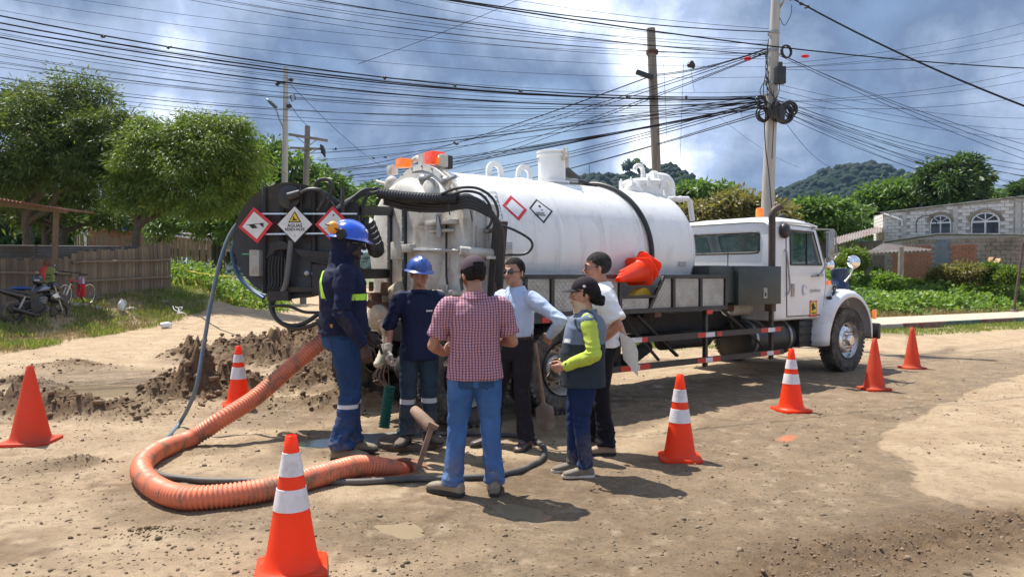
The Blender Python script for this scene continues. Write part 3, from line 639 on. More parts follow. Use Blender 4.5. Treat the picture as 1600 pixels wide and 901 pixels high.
tree(P(60, 430, 55).x, 55, [PB(0, 340, 55, 60, 40), PB(90, 345, 55, 60, 34), PB(-60, 320, 55, 60, 50), PB(20, 385, 55, 70, 24), PB(120, 385, 55, 60, 20), PB(-70, 385, 55, 60, 24)], L_dark, 'dark background tree behind the tall mango trunk', 'broadleaf_tree', 13000, .6, .25, .25, 3, 3)
# right of the tank
tree(P(1095, 430, 60).x, 60, [PB(1090, 316, 60, 40, 24), PB(1060, 320, 60, 32, 24), PB(1130, 322, 60, 30, 26)], L_mid, 'green tree top just right of the tank pipes', 'broadleaf_tree', 9000, .48, .19, .25, 3, 3)
tree(P(1160, 430, 55).x, 55, [PB(1140, 332, 55, 42, 30), PB(1185, 342, 55, 38, 27), PB(1222, 345, 55, 22, 20), PB(1100, 345, 55, 40, 26), PB(1150, 322, 55, 34, 20)], L_olive, 'olive brown tree behind the cab roof', 'broadleaf_tree', 12000, .42, .16, .25, 4, 3)
tree(P(1285, 430, 58).x, 58, [PB(1280, 336, 58, 34, 24), PB(1315, 340, 58, 30, 24), PB(1255, 335, 58, 20, 22), PB(1290, 355, 58, 45, 22)], L_mid, 'rounded bright green tree in front of the right hill', 'broadleaf_tree', 12000, .45, .18, .25, 4, 3)
tree(P(1390, 430, 66).x, 66, [PB(1395, 328, 66, 46, 32), PB(1350, 342, 66, 38, 30), PB(1430, 318, 66, 36, 34), PB(1385, 305, 66, 34, 16), PB(1340, 350, 66, 50, 24), PB(1440, 340, 66, 50, 30)], L_mid, 'wide green tree behind the block house roof', 'broadleaf_tree', 16000, .5, .2, .3, 5, 4)
tree(P(1490, 430, 62).x, 62, [PB(1490, 270, 62, 36, 26), PB(1480, 300, 62, 42, 32), PB(1515, 290, 62, 28, 32), PB(1462, 275, 62, 16, 16), PB(1505, 320, 62, 36, 24)], L_dark, 'tallest dark round tree above the block house roof', 'broadleaf_tree', 14000, .5, .2, .3, 4, 6)
tree(P(1550, 430, 85).x, 85, [PB(1545, 308, 85, 20, 9), PB(1525, 315, 85, 25, 12)], L_mid, 'low treetop just above the sloping roof line', 'broadleaf_tree', 2500, .6, .25, .25, 2, 4)
tree(P(1600, 430, 75).x, 75, [PB(1596, 297, 75, 10, 6), PB(1604, 306, 75, 10, 8)], L_dark, 'dark treetop at the right edge over the roof', 'broadleaf_tree', 1500, .6, .25, .25, 2, 5)
tree(P(1420, 430, 90).x, 90, [PB(1440, 345, 90, 60, 24), PB(1330, 350, 90, 60, 24), PB(1230, 358, 90, 60, 20), PB(1140, 352, 90, 60, 24)], L_dark, 'dark row of far trees below the right hill', 'broadleaf_tree', 9000, .8, .35, .3, 4, 3)
tree(hx(990), HY, [(hx(990), HY, hz(259), 7, 6, 5), (hx(987), HY, hz(262), 8, 6, 4)], L_dark, 'lone umbrella shaped tree on the ridge of the left hill', 'broadleaf_tree', 1200, 2.2, 1.0, .8, 2, hz(270), cat='tree')
# thin masts on the ridge
for i, (px, py0, py1, lab) in enumerate([(921, 256, 275, 'thin mast left of the lone ridge tree'), (1000, 247, 268, 'thin mast right of the lone ridge tree')]):
    tag(MB().cyl(P(px, py1 + 12, HY - 2), P(px, py0, HY - 2), .35, .15, 5).build('mast', M['blackp']), lab, 'mast')

# ================================================================ GRASS AND WEEDS
def blades(name, pts, ln, wd, m, label, cat='grass', per=9, spread=.07, up=1.0, rnd=None):
    k = len(pts); C = np.repeat(pts, per, 0) + np.concatenate([rng.normal(size=(k * per, 2)) * spread, np.zeros((k * per, 1))], 1)
    D = rng.normal(size=(k * per, 3)) * .45; D[:, 2] = up
    o = leaves_mesh(name, C, D, ln, wd, m); return tag(o, label, cat, kind='stuff')
k = 9000; yy = 15 + 32 * rng.random(k) ** 1.2; xx = edge_x(yy) + .25 - 4.5 * rng.random(k) ** 1.3
ok = fbm2(xx, yy, .9, 4) + .22 * sstep(24, 28, yy) > .49; xx, yy = xx[ok], yy[ok]
blades('bank_grass', np.column_stack([xx, yy, height(xx, yy)]), .15, .022, L_grass, 'patchy green grass on the roadside bank below the bamboo fence', per=8, spread=.09)
k = 1500; yy = 15 + 10 * rng.random(k); xx = edge_x(yy) + .2 - 2.5 * rng.random(k); blades('dry_bank_grass', np.column_stack([xx, yy, height(xx, yy)]), .12, .018, L_drygrass, 'dry straw coloured grass on the left bank', per=8, spread=.1)
k = 7500; yy = 29 + 24 * rng.random(k) ** 1.3; xx = edge_x(yy) - 1 + 22 * (rng.random(k) - .35); ok = (xx / yy > -.62) & (xx / yy < -.25) & (xx < edge_x(yy) - .1); xx, yy = xx[ok], yy[ok]
blades('field_grass', np.column_stack([xx, yy, height(xx, yy)]), .42, .06, L_grass, 'tall bright grass in the field behind the fence end', per=8, spread=.2)
k = 1100; yy = 29 + 15 * rng.random(k); xx = -.31 * yy - 6 * rng.random(k) ; ok = (fbm2(xx, yy, .6, 3) > .5); xx, yy = xx[ok], yy[ok]
C = np.repeat(np.column_stack([xx, yy, height(xx, yy)]), 40, 0); C = C + rng.normal(size=C.shape) * [.3, .3, .22]; C[:, 2] += .45
tag(leaves_mesh('field_weeds', C, rng.normal(size=C.shape) + [0, 0, .2], .16, .08, L_weed), 'leafy weeds in the grass field at the far left', 'weeds', kind='stuff')
# verge in front of the curb
k = 3400; s_ = -1.9 * rng.random(k) ** 1.5; q = -9 + 26 * rng.random(k); xx = CU0[0] + CUD[0] * q + CUN[0] * s_; yy = CU0[1] + CUD[1] * q + CUN[1] * s_
ok = fbm2(xx, yy, .8, 3) > .46; xx, yy = xx[ok], yy[ok]
blades('verge_grass', np.column_stack([xx, yy, height(xx, yy)]), .09, .02, L_grass, 'thin strip of short grass along the painted curb', per=7, spread=.09)
# weed field behind the pavement
k = 2300; s_ = 3.4 + 13 * rng.random(k); q = -14 + 40 * rng.random(k); xx = CU0[0] + CUD[0] * q + CUN[0] * s_; yy = CU0[1] + CUD[1] * q + CUN[1] * s_
ok = (xx / yy > .33) & (xx / yy < .80); xx, yy, s_ = xx[ok], yy[ok], s_[ok]; hh = (.25 + .85 * fbm2(xx, yy, .5, 3)) * sstep(3.1, 4.6, s_) + .15
pr = 62; base = np.column_stack([xx, yy, height(xx, yy)]); C = np.repeat(base, pr, 0); H_ = np.repeat(hh, pr)
C = C + rng.normal(size=C.shape) * np.stack([.26 + 0 * H_, .26 + 0 * H_, 0 * H_], -1); C[:, 2] += H_ * (.15 + .85 * rng.random(len(H_)) ** .6)
D = rng.normal(size=C.shape); D[:, 2] = D[:, 2] * .4 - .1
tag(leaves_mesh('weed_field', C, D, .17, .12, L_weed, np.repeat(rng.random(len(xx)), pr) * .5 + rng.random(len(C)) * .5), 'dense bright green leafy weeds filling the lot before the block house', 'weeds', kind='stuff')
k = 900; s_ = 3.0 + 1.2 * rng.random(k); q = -9 + 28 * rng.random(k); xx = CU0[0] + CUD[0] * q + CUN[0] * s_; yy = CU0[1] + CUD[1] * q + CUN[1] * s_
blades('dry_verge_grass', np.column_stack([xx, yy, height(xx, yy)]), .3, .03, L_drygrass, 'dry pale grass between pavement and weeds', per=9, spread=.12)
# ragged bushes before the block house
random.seed(5)
for (px, py, Y, rw, rh, lm, lab) in [(1330, 408, 33, 26, 22, L_lime, 'thin bush with sparse yellow green leaves left of the shed post'), (1355, 445, 33, 25, 14, L_weed, 'leafy bush at the left end of the shed'), (1505, 425, 34, 26, 20, L_olive, 'brownish half dry bush before the metal door'), (1548, 425, 34, 26, 16, L_mid, 'green bush at the leaning planks'), (1580, 430, 33, 18, 12, L_lime, 'yellow leaved bush beside the rusty pole'), (1470, 430, 34, 16, 18, L_olive, 'dry twiggy bush at the shed corner'), (1312, 435, 30, 14, 12, L_weed, 'small weed bush behind the truck fender mirror'), (1386, 440, 32, 16, 12, L_weed, 'low green bush below the shed roof')]:
    p = P(px, py, Y); tree(p.x, Y, [PB(px, py, Y, rw * .75, rh * .75), PB(px - rw * .4, py + 6, Y, rw * .5, rh * .5), PB(px + rw * .4, py + 4, Y, rw * .5, rh * .6)], lm, lab, 'bush', 1600, .16, .07, .025, 3, .35, None, 'bush', .1, .18)

# ================================================================ CURB AND PAVEMENT
def cpt(q, s_, z): return Vector((CU0[0] + CUD[0] * q + CUN[0] * s_, CU0[1] + CUD[1] * q + CUN[1] * s_, z))
m_curb = [mat('curb_concrete', (.42, .38, .32), .85, c2=(.3, .27, .22), scale=3, bump=.3), mat('curb_faded_red', (.17, .055, .045), .85, c2=(.22, .14, .11), scale=3, dirt=(.2, .17, .13), dscale=3, dlo=.45, dhi=.7),
          mat('curb_faded_green', (.05, .11, .085), .85, c2=(.12, .15, .12), scale=3, dirt=(.2, .17, .13), dscale=3, dlo=.45, dhi=.7)]
mb = MB(); mb.m = 0; mb.prism([(-11, .0), (22, .0), (22, 2.6), (-11, 2.6)], Vector((CU0[0], CU0[1], -.1)), (*CUD, 0), (*CUN, 0), .245)
pv = mb.build('pavement', mat('pavement_dusty', (.48, .40, .30), .9, c2=(.38, .32, .25), scale=2, bump=.3), smooth=0); tag(pv, kind='structure')
for i in range(16):
    q0 = -11 + i * 2.06; mb = MB(); mb.prism([(q0 + .012, -.16), (q0 + 2.045, -.16), (q0 + 2.045, -.004), (q0 + .012, -.004)], Vector((CU0[0], CU0[1], -.1)), (*CUD, 0), (*CUN, 0), .28)
    o = mb.build('curb_stone', m_curb[1 + (i % 2) if i % 5 else 0], pv, smooth=0, bevel=.02)

# ================================================================ BLOCK HOUSE (right)
def wall_basis(A, B):
    A = Vector(A); B = Vector(B); ux = (B - A); ux.z = 0; L_ = ux.length; ux.normalize(); return A, ux, L_
m_block = mat('concrete_block', (.68, .66, .63), .95, c2=(.60, .58, .55), scale=2.2, bump=.5, bscale=25, dirt=(.34, .32, .29), dscale=1.2, dlo=.55, dhi=.8)
m_mortar = mat('mortar', (.50, .48, .45), .95, scale=4, bump=.4)
m_dblock = mat('mossy_block', (.34, .28, .22), .95, c2=(.23, .185, .14), scale=1.5, bump=.5, bscale=25, dirt=(.12, .1, .085), dscale=1.5, dlo=.5, dhi=.8)
m_brick = mat('red_brick', (.46, .19, .11), .9, c2=(.34, .15, .09), scale=2, bump=.4, dirt=(.2, .15, .12), dscale=1.5, dlo=.5, dhi=.8)
m_col = mat('concrete_column', (.52, .50, .47), .9, c2=(.4, .38, .35), scale=3, bump=.3)
m_roof = mat('corrugated_roof', (.50, .50, .49), .5, metal=.4, c2=(.3, .27, .25), scale=2, dirt=(.22, .16, .12), dscale=1.5, dlo=.5, dhi=.8)
m_frame = mat('white_window_frame', (.78, .78, .76), .5)
class Brickwork:
    """courses laid on a wall plane; shares one cube mesh between the single blocks; the rest joined"""
    def __init__(s, parent, name, m, bw, bh, nmax, proud=.02, joint=.018):
        s.p, s.name, s.bw, s.bh, s.nmax, s.proud, s.joint, s.c = parent, name, bw, bh, nmax, proud, joint, 0
        mb = MB().box((0, 0, 0), (1, 1, 1)); me = bpy.data.meshes.new(name); me.from_pydata(mb.v, [], mb.f); me.materials.append(m); s.me = me; s.m = m; s.rest = MB()
    def lay(s, A, ux, x0, x1, z0, z1, skip=None, top=None):
        A = Vector(A); nrm = Vector((ux.y, -ux.x, 0)); k = 0; z = z0; ang = math.atan2(ux.y, ux.x)
        while z + s.bh * .5 < z1:
            h = min(s.bh, z1 - z) - s.joint; x = x0 - (s.bw * .5 if k % 2 else 0)
            while x < x1:
                a = max(x, x0); b = min(x + s.bw, x1) - s.joint
                if b - a > .05:
                    cx = (a + b) / 2; cz = z + h / 2
                    if not (skip and skip(cx, cz)) and not (top and z + h > top(cx)):
                        c = A + ux * cx + nrm * (s.proud * .5 * random.uniform(.5, 1.2)); c.z = cz
                        if s.c < s.nmax:
                            o = bpy.data.objects.new(s.name, s.me); COL.objects.link(o); o.parent = s.p; o.location = c; o.rotation_euler = (random.uniform(-.01, .01), 0, ang); o.scale = (b - a, .06 + s.proud, h)
                        else: s.rest.box(c, (b - a, .06 + s.proud, h), (0, 0, ang))
                        s.c += 1
                x += s.bw
            z += s.bh; k += 1
    def finish(s):
        if s.rest.v: tag(s.rest.build(s.name + '_courses', s.m, s.p, smooth=0, fixn=False), kind='stuff')
random.seed(3)
house = thing('block_house', 'unfinished grey concrete block house with two arched white windows behind the weeds', 'house', (0, 0, 0))
HYd = 40.0
A = P(1381, 430, 42); B = P(1640, 430, 37); A.z = B.z = 0; A, ux, LW = wall_basis(A, B); nrm = Vector((ux.y, -ux.x, 0))
def wall_uv(px, py):   # pixel -> (u, z) on the house wall
    a, b, c = ray(px, py); # (a t, b t) . nrm = A.nrm
    t = (A.x * nrm.x + A.y * nrm.y) / (a * nrm.x + b * nrm.y); return (Vector((a * t, b * t, 0)) - A).dot(ux), 1.6 + c * t
uTop0, zT0 = wall_uv(1381, 333); uTop1, zT1 = wall_uv(1600, 308); topf = lambda u: zT0 + (zT1 - zT0) * (u - uTop0) / (uTop1 - uTop0) - .02
zLow = wall_uv(1500, 371)[1]
wins = [wall_uv(1470, 352), wall_uv(1540, 351)]; WW = [.50, .64]; WH = [.52, .62]
mbw = MB(); mbw.prism([(0, 2), (LW, 2), (LW, topf(LW)), (0, topf(0))], A - nrm * .02 - nrm * 0, ux, (0, 0, 1), -.2)
mbw.build('wall', m_mortar, house, smooth=0)
bw = Brickwork(house, 'block', m_block, .38, .185, 220)
def skipw(u, z):
    return any(abs(u - w[0]) < a + .12 and abs(z - w[1]) < h + .02 for w, a, h in zip(wins, WW, WH)) or any(abs(u - c) < .2 for c in cols)
cols = [wall_uv(1413, 350)[0], wall_uv(1493, 350)[0], wall_uv(1591, 350)[0]]
bw.lay(A, ux, 0, LW, zLow - .35, 20, skipw, topf); bw.finish()
for c in cols:
    MB().box(A + ux * c + nrm * .0 + Vector((0, 0, (zLow + topf(c)) / 2 - .12)), (.24, .12, topf(c) - zLow + .15), (0, 0, math.atan2(ux.y, ux.x))).build('column', m_col, house, smooth=0)
# left return wall
Lft = A - nrm * 3.0 - ux * .2
Aw, uxl, LL = wall_basis(Vector((P(1366, 430, 44.5).x, 44.5, 0)), A)
MB().prism([(0, 2), (LL - .02, 2), (LL - .02, topf(0)), (0, topf(0) + .03)], Aw, uxl, (0, 0, 1), -.15).build('side_wall', m_mortar, house, smooth=0)
b2 = Brickwork(house, 'block', m_block, .38, .185, 60); b2.lay(Aw, uxl, 0, LL - .1, zLow - .4, topf(0), None, None); b2.finish()
# roof edge
mb = MB(); o_ = A + nrm * .14
mb.prism([(-.2, topf(-.2) + .04), (LW, topf(LW) + .04), (LW, topf(LW) + .10), (-.2, topf(-.2) + .10)], o_, ux, (0, 0, 1), -5)
mb.build('roof', m_roof, house, smooth=0)
mb = MB()
for i in range(int(LW / .9)):
    u_ = .3 + i * .9; mb.box(A + ux * u_ + nrm * .10 + Vector((0, 0, topf(u_) - .03)), (.06, .22, .08), (0, 0, math.atan2(ux.y, ux.x)))
mb.build('rafter_ends', m_roof, house, smooth=0)
for w, a, h in zip(wins, WW, WH):
    c = A + ux * w[0] + nrm * .03; c.z = w[1]
    def arch(a_, h_, n=10): return [(-a_, -h_), (a_, -h_), (a_, h_ * .25)] + [(a_ * math.cos(t), h_ * .25 + h_ * .75 * math.sin(t)) for t in [PI * i / n for i in range(1, n)]] + [(-a_, h_ * .25)]
    fr = MB().prism(arch(a, h), c, ux, (0, 0, 1), .04)
    win = fr.build('window', m_frame, house, smooth=0)
    for s_ in (-1, 1):
        MB().prism([(s_ * a * .07 if s_ > 0 else -a * .90, -h * .92), (s_ * a * .90 if s_ > 0 else -a * .07, -h * .92), (s_ * a * .90 if s_ > 0 else -a * .07, h * .18), (s_ * a * .07 if s_ > 0 else -a * .90, h * .18)], c - Vector((0, 0, 0)) + nrm * .045, ux, (0, 0, 1), .012).build('pane', M['dglass'], win, smooth=0)
    for j in range(4):
        t0, t1 = PI * (j + .08) / 4, PI * (j + .92) / 4
        pts = [(a * .12 * math.cos((t0 + t1) / 2), h * .30 + h * .1 * math.sin((t0 + t1) / 2))] + [(a * .86 * math.cos(t0 + (t1 - t0) * q / 4), h * .30 + h * .62 * math.sin(t0 + (t1 - t0) * q / 4)) for q in range(5)]
        MB().prism(pts, c + nrm * .045, ux, (0, 0, 1), .012).build('pane', M['dglass'], win, smooth=0)
    ar = MB(); ar.tube([c + ux * ((a + .1) * math.cos(t)) + Vector((0, 0, h * .3 + (h * .75 + .14) * math.sin(t))) + nrm * .02 for t in [PI * q / 12 for q in range(13)]], .06, 6); ar.build('arch_surround', m_dblock, house)
c0, z0 = wall_uv(1382, 334); c1, z1 = wall_uv(1410, 344)
MB().tube([A + ux * c0 + nrm * .15 + Vector((0, 0, z0)), A + ux * c1 + nrm * .12 + Vector((0, 0, z1)), A + ux * (c1 + .02) + nrm * .1 + Vector((0, 0, z1 - .35))], .05, 8).build('drain_pipe', m_frame, house)
mb = MB(); pts = [wall_uv(*q) for q in ((1432, 363), (1433, 345), (1445, 337), (1458, 340), (1465, 350))]; mb.tube(catmull([A + ux * q[0] + nrm * .06 + Vector((0, 0, q[1])) for q in pts], 5), .022, 6); mb.build('cable_loop', M['blackp'], house)

# lower lean-to building in front
annex = thing('brick_annex', 'low lean-to of mossy block and brick with sheet metal door before the house', 'outbuilding', (0, 0, 0))
A2 = P(1382, 430, 38.5); B2 = P(1640, 430, 34.5); A2.z = B2.z = 0; A2, ux2, L2 = wall_basis(A2, B2); n2 = Vector((ux2.y, -ux2.x, 0))
def w2(px, py):
    a, b, c = ray(px, py); t = (A2.x * n2.x + A2.y * n2.y) / (a * n2.x + b * n2.y); return (Vector((a * t, b * t, 0)) - A2).dot(ux2), 1.6 + c * t
ua, za = w2(1386, 378); ub, zb_ = w2(1465, 366); uc, zc = w2(1600, 368)
def top2(u): return float(np.interp(u, [ua, ub, uc, uc + 3], [za, zb_, zc, zc])) - .05
MB().prism([(0, -.2), (L2, -.2), (L2, top2(L2)), (ub, top2(ub)), (0, top2(0))], A2 - n2 * .03, ux2, (0, 0, 1), -.2).build('wall', m_mortar, annex, smooth=0)
dr0, dz0 = w2(1463, 373); dr1, dz1 = w2(1483, 405); bx0 = w2(1392, 390)[0]; bx1 = w2(1528, 390)[0]; bzt = w2(1500, 381)[1]
isbrick = lambda u, z: bx0 < u < bx1 and z < bzt
isdoor = lambda u, z: dr0 - .1 < u < dr1 + .1 and z < dz0
bb = Brickwork(annex, 'block', m_dblock, .40, .2, 120); bb.lay(A2, ux2, 0, L2, 0, 9, lambda u, z: isbrick(u, z) or isdoor(u, z), top2); bb.finish()
bb = Brickwork(annex, 'brick', m_brick, .30, .12, 120, .015, .012); bb.lay(A2, ux2, bx0, bx1, .6, bzt, isdoor, top2); bb.finish()
mdoor = mat('blue_grey_sheet_door', (.20, .23, .26), .5, metal=.3, c2=(.15, .17, .19), scale=3, dirt=(.15, .11, .08))
MB().prism([(dr0, .4), (dr1, .4), (dr1, dz0 - .05), (dr0, dz0 - .05)], A2 + n2 * .05, ux2, (0, 0, 1), .04).build('door', mdoor, annex, smooth=0)
mb = MB(); q = n2 * .12
mb.prism([(ua - .2, za), (ub, zb_), (L2, zc), (L2, zc + .06), (ub, zb_ + .06), (ua - .2, za + .06)], A2 + q, ux2, (0, 0, 1), -1.6); mb.build('roof', m_roof, annex, smooth=0)
# shed canopy and posts
shed = thing('shed_canopy', 'rusty tin canopy on a bleached post left of the block house door', 'canopy', (0, 0, 0))
def sheet(p00, p01, p10, p11, waves, amp, m, parent, name='roof_sheet', nseg=None):
    p00, p01, p10, p11 = map(Vector, (p00, p01, p10, p11)); n = nseg or waves * 6; V = []; nn = (p01 - p00).cross(p10 - p00).normalized()
    for i in range(n + 1):
        t = i / n; a = p00.lerp(p01, t); b = p10.lerp(p11, t); h = nn * math.sin(t * waves * 2 * PI) * amp; V += [a + h, b + h, a + h - nn * .004, b + h - nn * .004]
    Fs = []
    for i in range(n):
        k = i * 4; Fs += [(k, k + 4, k + 5, k + 1), (k + 2, k + 3, k + 7, k + 6)]
    Fs += [(0, 1, 3, 2)] + [(i * 4, i * 4 + 2, i * 4 + 6, i * 4 + 4) for i in range(n)] + [(i * 4 + 1, i * 4 + 5, i * 4 + 7, i * 4 + 3) for i in range(n)]
    return MB().add(V, Fs).build(name, m, parent, smooth=50, fixn=False)
m_tin = mat('rusty_tin', (.26, .24, .22), .6, metal=.4, c2=(.17, .13, .11), scale=2, dirt=(.18, .12, .09), dscale=2, dlo=.45, dhi=.7)
sheet(P(1352, 396, 33), P(1452, 391, 32), P(1380, 380, 36), P(1458, 390, 35.4), 16, .03, m_tin, shed)
sheet(P(1300, 404, 33.5), P(1358, 398, 33), P(1300, 396, 36), P(1362, 392, 36), 12, .03, m_tin, shed)
m_post = mat('weathered_post', (.30, .26, .21), .9, c2=(.2, .17, .14), scale=5, bump=.4)
for (px, py0, py1, Y, w_) in [(1408, 386, 440, 32.2, .13), (1355, 396, 440, 33.2, .11), (1305, 400, 440, 33.6, .11)]:
    MB().cyl(P(px - 1, py1 + 5, Y), P(px, py0, Y), w_, w_ * .85, 8).build('post', m_post, shed)
MB().bar(P(1352, 398, 33), P(1455, 393, 32.2), .08).build('beam', m_post, shed)
back = thing('tin_roof_shed', 'long low tin roofed shed in the shade left of the block house', 'shed', (0, 0, 0))
sheet(P(1300, 384, 40), P(1378, 362, 39), P(1300, 372, 44), P(1378, 352, 44), 18, .03, m_tin, back)
MB().prism([(0, 0), (4.5, 0), (4.5, 3.0), (0, 2.6)], P(1290, 455, 42), (1, 0, 0), (0, 0, 1), -.15).build('wall', m_dblock, back, smooth=0)
for px in (1318, 1362): MB().cyl(P(px, 446, 40), P(px, 378, 40), .08, .07, 8).build('post', m_post, back)
for i, (a_, b_) in enumerate([((1533, 447), (1556, 408)), ((1541, 447), (1560, 404)), ((1527, 446), (1549, 402))]):
    tag(MB().bar(P(*a_, 34.4), P(*b_, 35.2), .2, .04).build('plank', mat('orange_plank', (.42, .22, .11) if i != 1 else (.55, .34, .18), .85, scale=5)), 'weathered plank leaning on the annex wall, %s of three' % ['middle', 'palest and rightmost', 'leftmost'][i], 'plank', 'planks leaning on the wall')
# rusty pole on the pavement
p = cpt(0, 0, 0); yb = G(1584, 487, .145); pole = MB(); pole.cyl(yb, yb + Vector((.14, 0, 0)) * .0 + Vector((.35, 0, 2.75)), .055, .05, 10); pole.m = 0; pole.lathe([(.0, .0), (.17, .0), (.12, .06), (.06, .10)], yb, (0, 0, 1), 12)
tag(pole.build('metal_post', mat('rusty_post', (.11, .07, .055), .8, c2=(.06, .045, .04), scale=6)), 'leaning rusty metal post standing on the pavement at the right edge', 'post')
bar_ = MB(); pb = P(1312, 436, 26); bar_.lathe([(0, -.38), (.27, -.38), (.29, -.36), (.29, -.15), (.275, -.13), (.275, .1), (.29, .12), (.29, .36), (.26, .38), (0, .38)], pb, (0, 0, 1), 20)
for z_ in (-.38,): bar_.cyl(pb + Vector((0, 0, -1.6)), pb + Vector((0, 0, -.38)), .25, .25, 10)
tag(bar_.build('water_barrel', mat('blue_plastic', (.012, .03, .10), .5)), 'dark blue plastic barrel on a stand behind the truck hood', 'barrel')

# ================================================================ LEFT: FENCES, SHEDS
m_bam = mat('weathered_bamboo', (.18, .138, .10), .85, c2=(.115, .088, .065), scale=2.5, bump=.4, stretch=(4, 4, .7), dirt=(.1, .085, .07), dscale=2, dlo=.5, dhi=.75)
m_bam2 = mat('pale_bamboo', (.25, .19, .125), .85, c2=(.17, .13, .09), scale=2.5, bump=.4, stretch=(4, 4, .7))
m_bam3 = mat('brown_bamboo', (.20, .15, .105), .85, c2=(.14, .11, .08), scale=2.5, bump=.4, stretch=(4, 4, .7))
def fy(px): return np.interp(px, [-60, 0, 266], [18.9, 20.3, 26.3])
random.seed(9)
fence = thing('bamboo_fence', 'weathered split bamboo fence behind the motorcycle and bicycle', 'fence', (0, 0, 0))
def fence_line(px): Y = float(fy(px)); return P(px, 430, Y).x, Y
px = -60; slats = []
while px < 265:
    Y = float(fy(px)); w_ = random.uniform(.11, .17); x0, _ = fence_line(px); zt = P(px, np.interp(px, [-60, 112], [407, 403]) if px < 112 else np.interp(px, [113, 266], [394, 383]), Y).z + random.uniform(-.05, .05)
    if px > 240 and px < 266: zt += .06
    zb2 = gz(x0, Y) - .05 if px > 0 else gz(x0, Y) - .1
    slats.append((px, x0, Y, w_, zt, zb2)); px += w_ * F / Y * .80
shared = {}
for (px, x0, Y, w_, zt, zb2) in slats:
    mb = MB(); W = w_ * .5; h = zt - zb2; r_ = random.uniform(.2, .35)
    prof = [(-W, 0), (-W * .5, -.012), (0, -.018), (W * .5, -.012), (W, 0), (W, .012), (-W, .012)]
    rings = []
    for q, zz_ in enumerate((0, h * .33, h * .66, h)):
        rings.append([Vector((p_[0] + random.uniform(-.006, .006), p_[1], zz_)) for p_ in prof])
    mb.loft(rings); mb.m = 0
    mb.build('slat', random.choice([m_bam, m_bam, m_bam3, m_bam2]), fence, smooth=0, fixn=False).matrix_local = Matrix.Translation((x0, Y + random.uniform(-.012, .012), zb2)) @ Matrix.Rotation(math.atan2(6.0, 1.9), 4, 'Z') @ Matrix.Rotation(random.uniform(-.012, .012), 4, 'Y')
for (a_, b_) in [((113, 410), (266, 405.5)), ((113, 440), (266, 432)), ((145, 466), (266, 453)), ((-60, 424), (113, 428))]:
    pa = P(*a_, float(fy(a_[0])) - .06); pb2 = P(*b_, float(fy(b_[0])) - .06); pts = [pa.lerp(pb2, i / 12) + Vector((0, 0, random.uniform(-.012, .012))) for i in range(13)]
    MB().tube(pts, [.035 * random.uniform(.85, 1.1) for _ in pts], 8).build('rail', m_bam2, fence)
# corrugated sheet fence behind
m_zinc = mat('zinc_sheet', (.20, .22, .22), .5, metal=.5, c2=(.13, .13, .13), scale=1.5, dirt=(.16, .11, .08), dscale=1.2, dlo=.45, dhi=.75)
tin = thing('tin_fence', 'horizontal corrugated zinc sheets standing above the bamboo fence', 'fence', (0, 0, 0))
for (a_, b_) in [(-60, 55), (57, 130), (131, 255)]:
    Ya, Yb = float(fy(a_)) + .9, float(fy(b_)) + .9; t_ = [382, 383, 384][[-60, 57, 131].index(a_)]
    sheet(P(a_, 412, Ya), P(a_, t_, Ya), P(b_, 412, Yb), P(b_, t_ + 1, Yb), 7, .02, m_zinc, tin, 'sheet')
# open roof on posts above motorcycle
car = thing('tin_porch', 'rusty tin porch roof on a wooden post at the left edge', 'canopy', (0, 0, 0))
m_rtin = mat('red_rusty_tin', (.25, .10, .065), .7, metal=.2, c2=(.16, .09, .07), scale=2)
sheet(P(-60, 300, 18.0), P(102, 328, 21.0), P(-60, 305, 20.5), P(150, 333, 24.0), 26, .025, m_rtin, car)
MB().bar(P(-60, 311, 19), P(104, 331, 21.5), .12, .1).build('beam', m_bam3, car)
MB().bar(P(85, 412, 21.9), P(88, 330, 21.5), .14).build('post', m_bam3, car)
MB().bar(P(-40, 420, 20.2), P(-40, 306, 19.5), .14).build('post', m_bam3, car)
# background fence of pale stakes and brick hut with blue tank
pal = thing('stake_fence', 'row of pale grey stakes in front of the little brick hut', 'fence', (0, 0, 0))
px = 118; me_st = None
while px < 330:
    Y = np.interp(px, [118, 330], [36, 46]); zt = P(px, np.interp(px, [118, 330], [366, 376]) + random.uniform(-3, 3), Y); 
    if me_st is None:
        o = MB().tube([(0, 0, 0), (.01, 0, .5), (0, 0, 1)], [.055, .05, .045], 6).build('stake', m_bam2, pal); me_st = o.data
    else: o = link('stake', me_st, pal)
    o.location = (zt.x, Y, zt.z - 1.9); o.scale = (random.uniform(.8, 1.2),) * 2 + (1.9,); o.rotation_euler = (0, random.uniform(-.04, .04), 0)
    px += .13 * F / Y
hut = thing('brick_hut', 'small brick hut with tin roof behind the pale stakes', 'hut', (0, 0, 0))
pa, pb2 = P(138, 385, 40), P(225, 385, 42); ap, uxp, lp = wall_basis(pa, pb2); zt = P(180, 357, 41).z
MB().prism([(0, 0), (lp, 0), (lp, zt), (0, zt + .25)], Vector((ap.x, ap.y, 0)), uxp, (0, 0, 1), -2).build('wall', m_mortar, hut, smooth=0)
bb = Brickwork(hut, 'brick', m_brick, .34, .16, 140, .015, .02); bb.lay(Vector((ap.x, ap.y, 0)) + Vector((uxp.y, -uxp.x, 0)) * .02, uxp, 0, lp, 1.2, zt + .05); bb.finish()
sheet(P(134, 348, 39.6), P(230, 358, 41.8), P(138, 343, 43), P(232, 354, 44), 14, .03, m_roof, hut)
tk = MB(); c = P(197, 350, 41); tk.lathe([(0, -.35), (.42, -.35), (.45, -.3), (.45, .12), (.40, .2), (.18, .3), (.16, .36), (0, .36)], c, (0, 0, 1), 20)
tag(tk.build('water_tank', mat('bright_blue_plastic', (.02, .09, .5), .4)), 'bright blue plastic water tank on the brick hut roof', 'water tank')
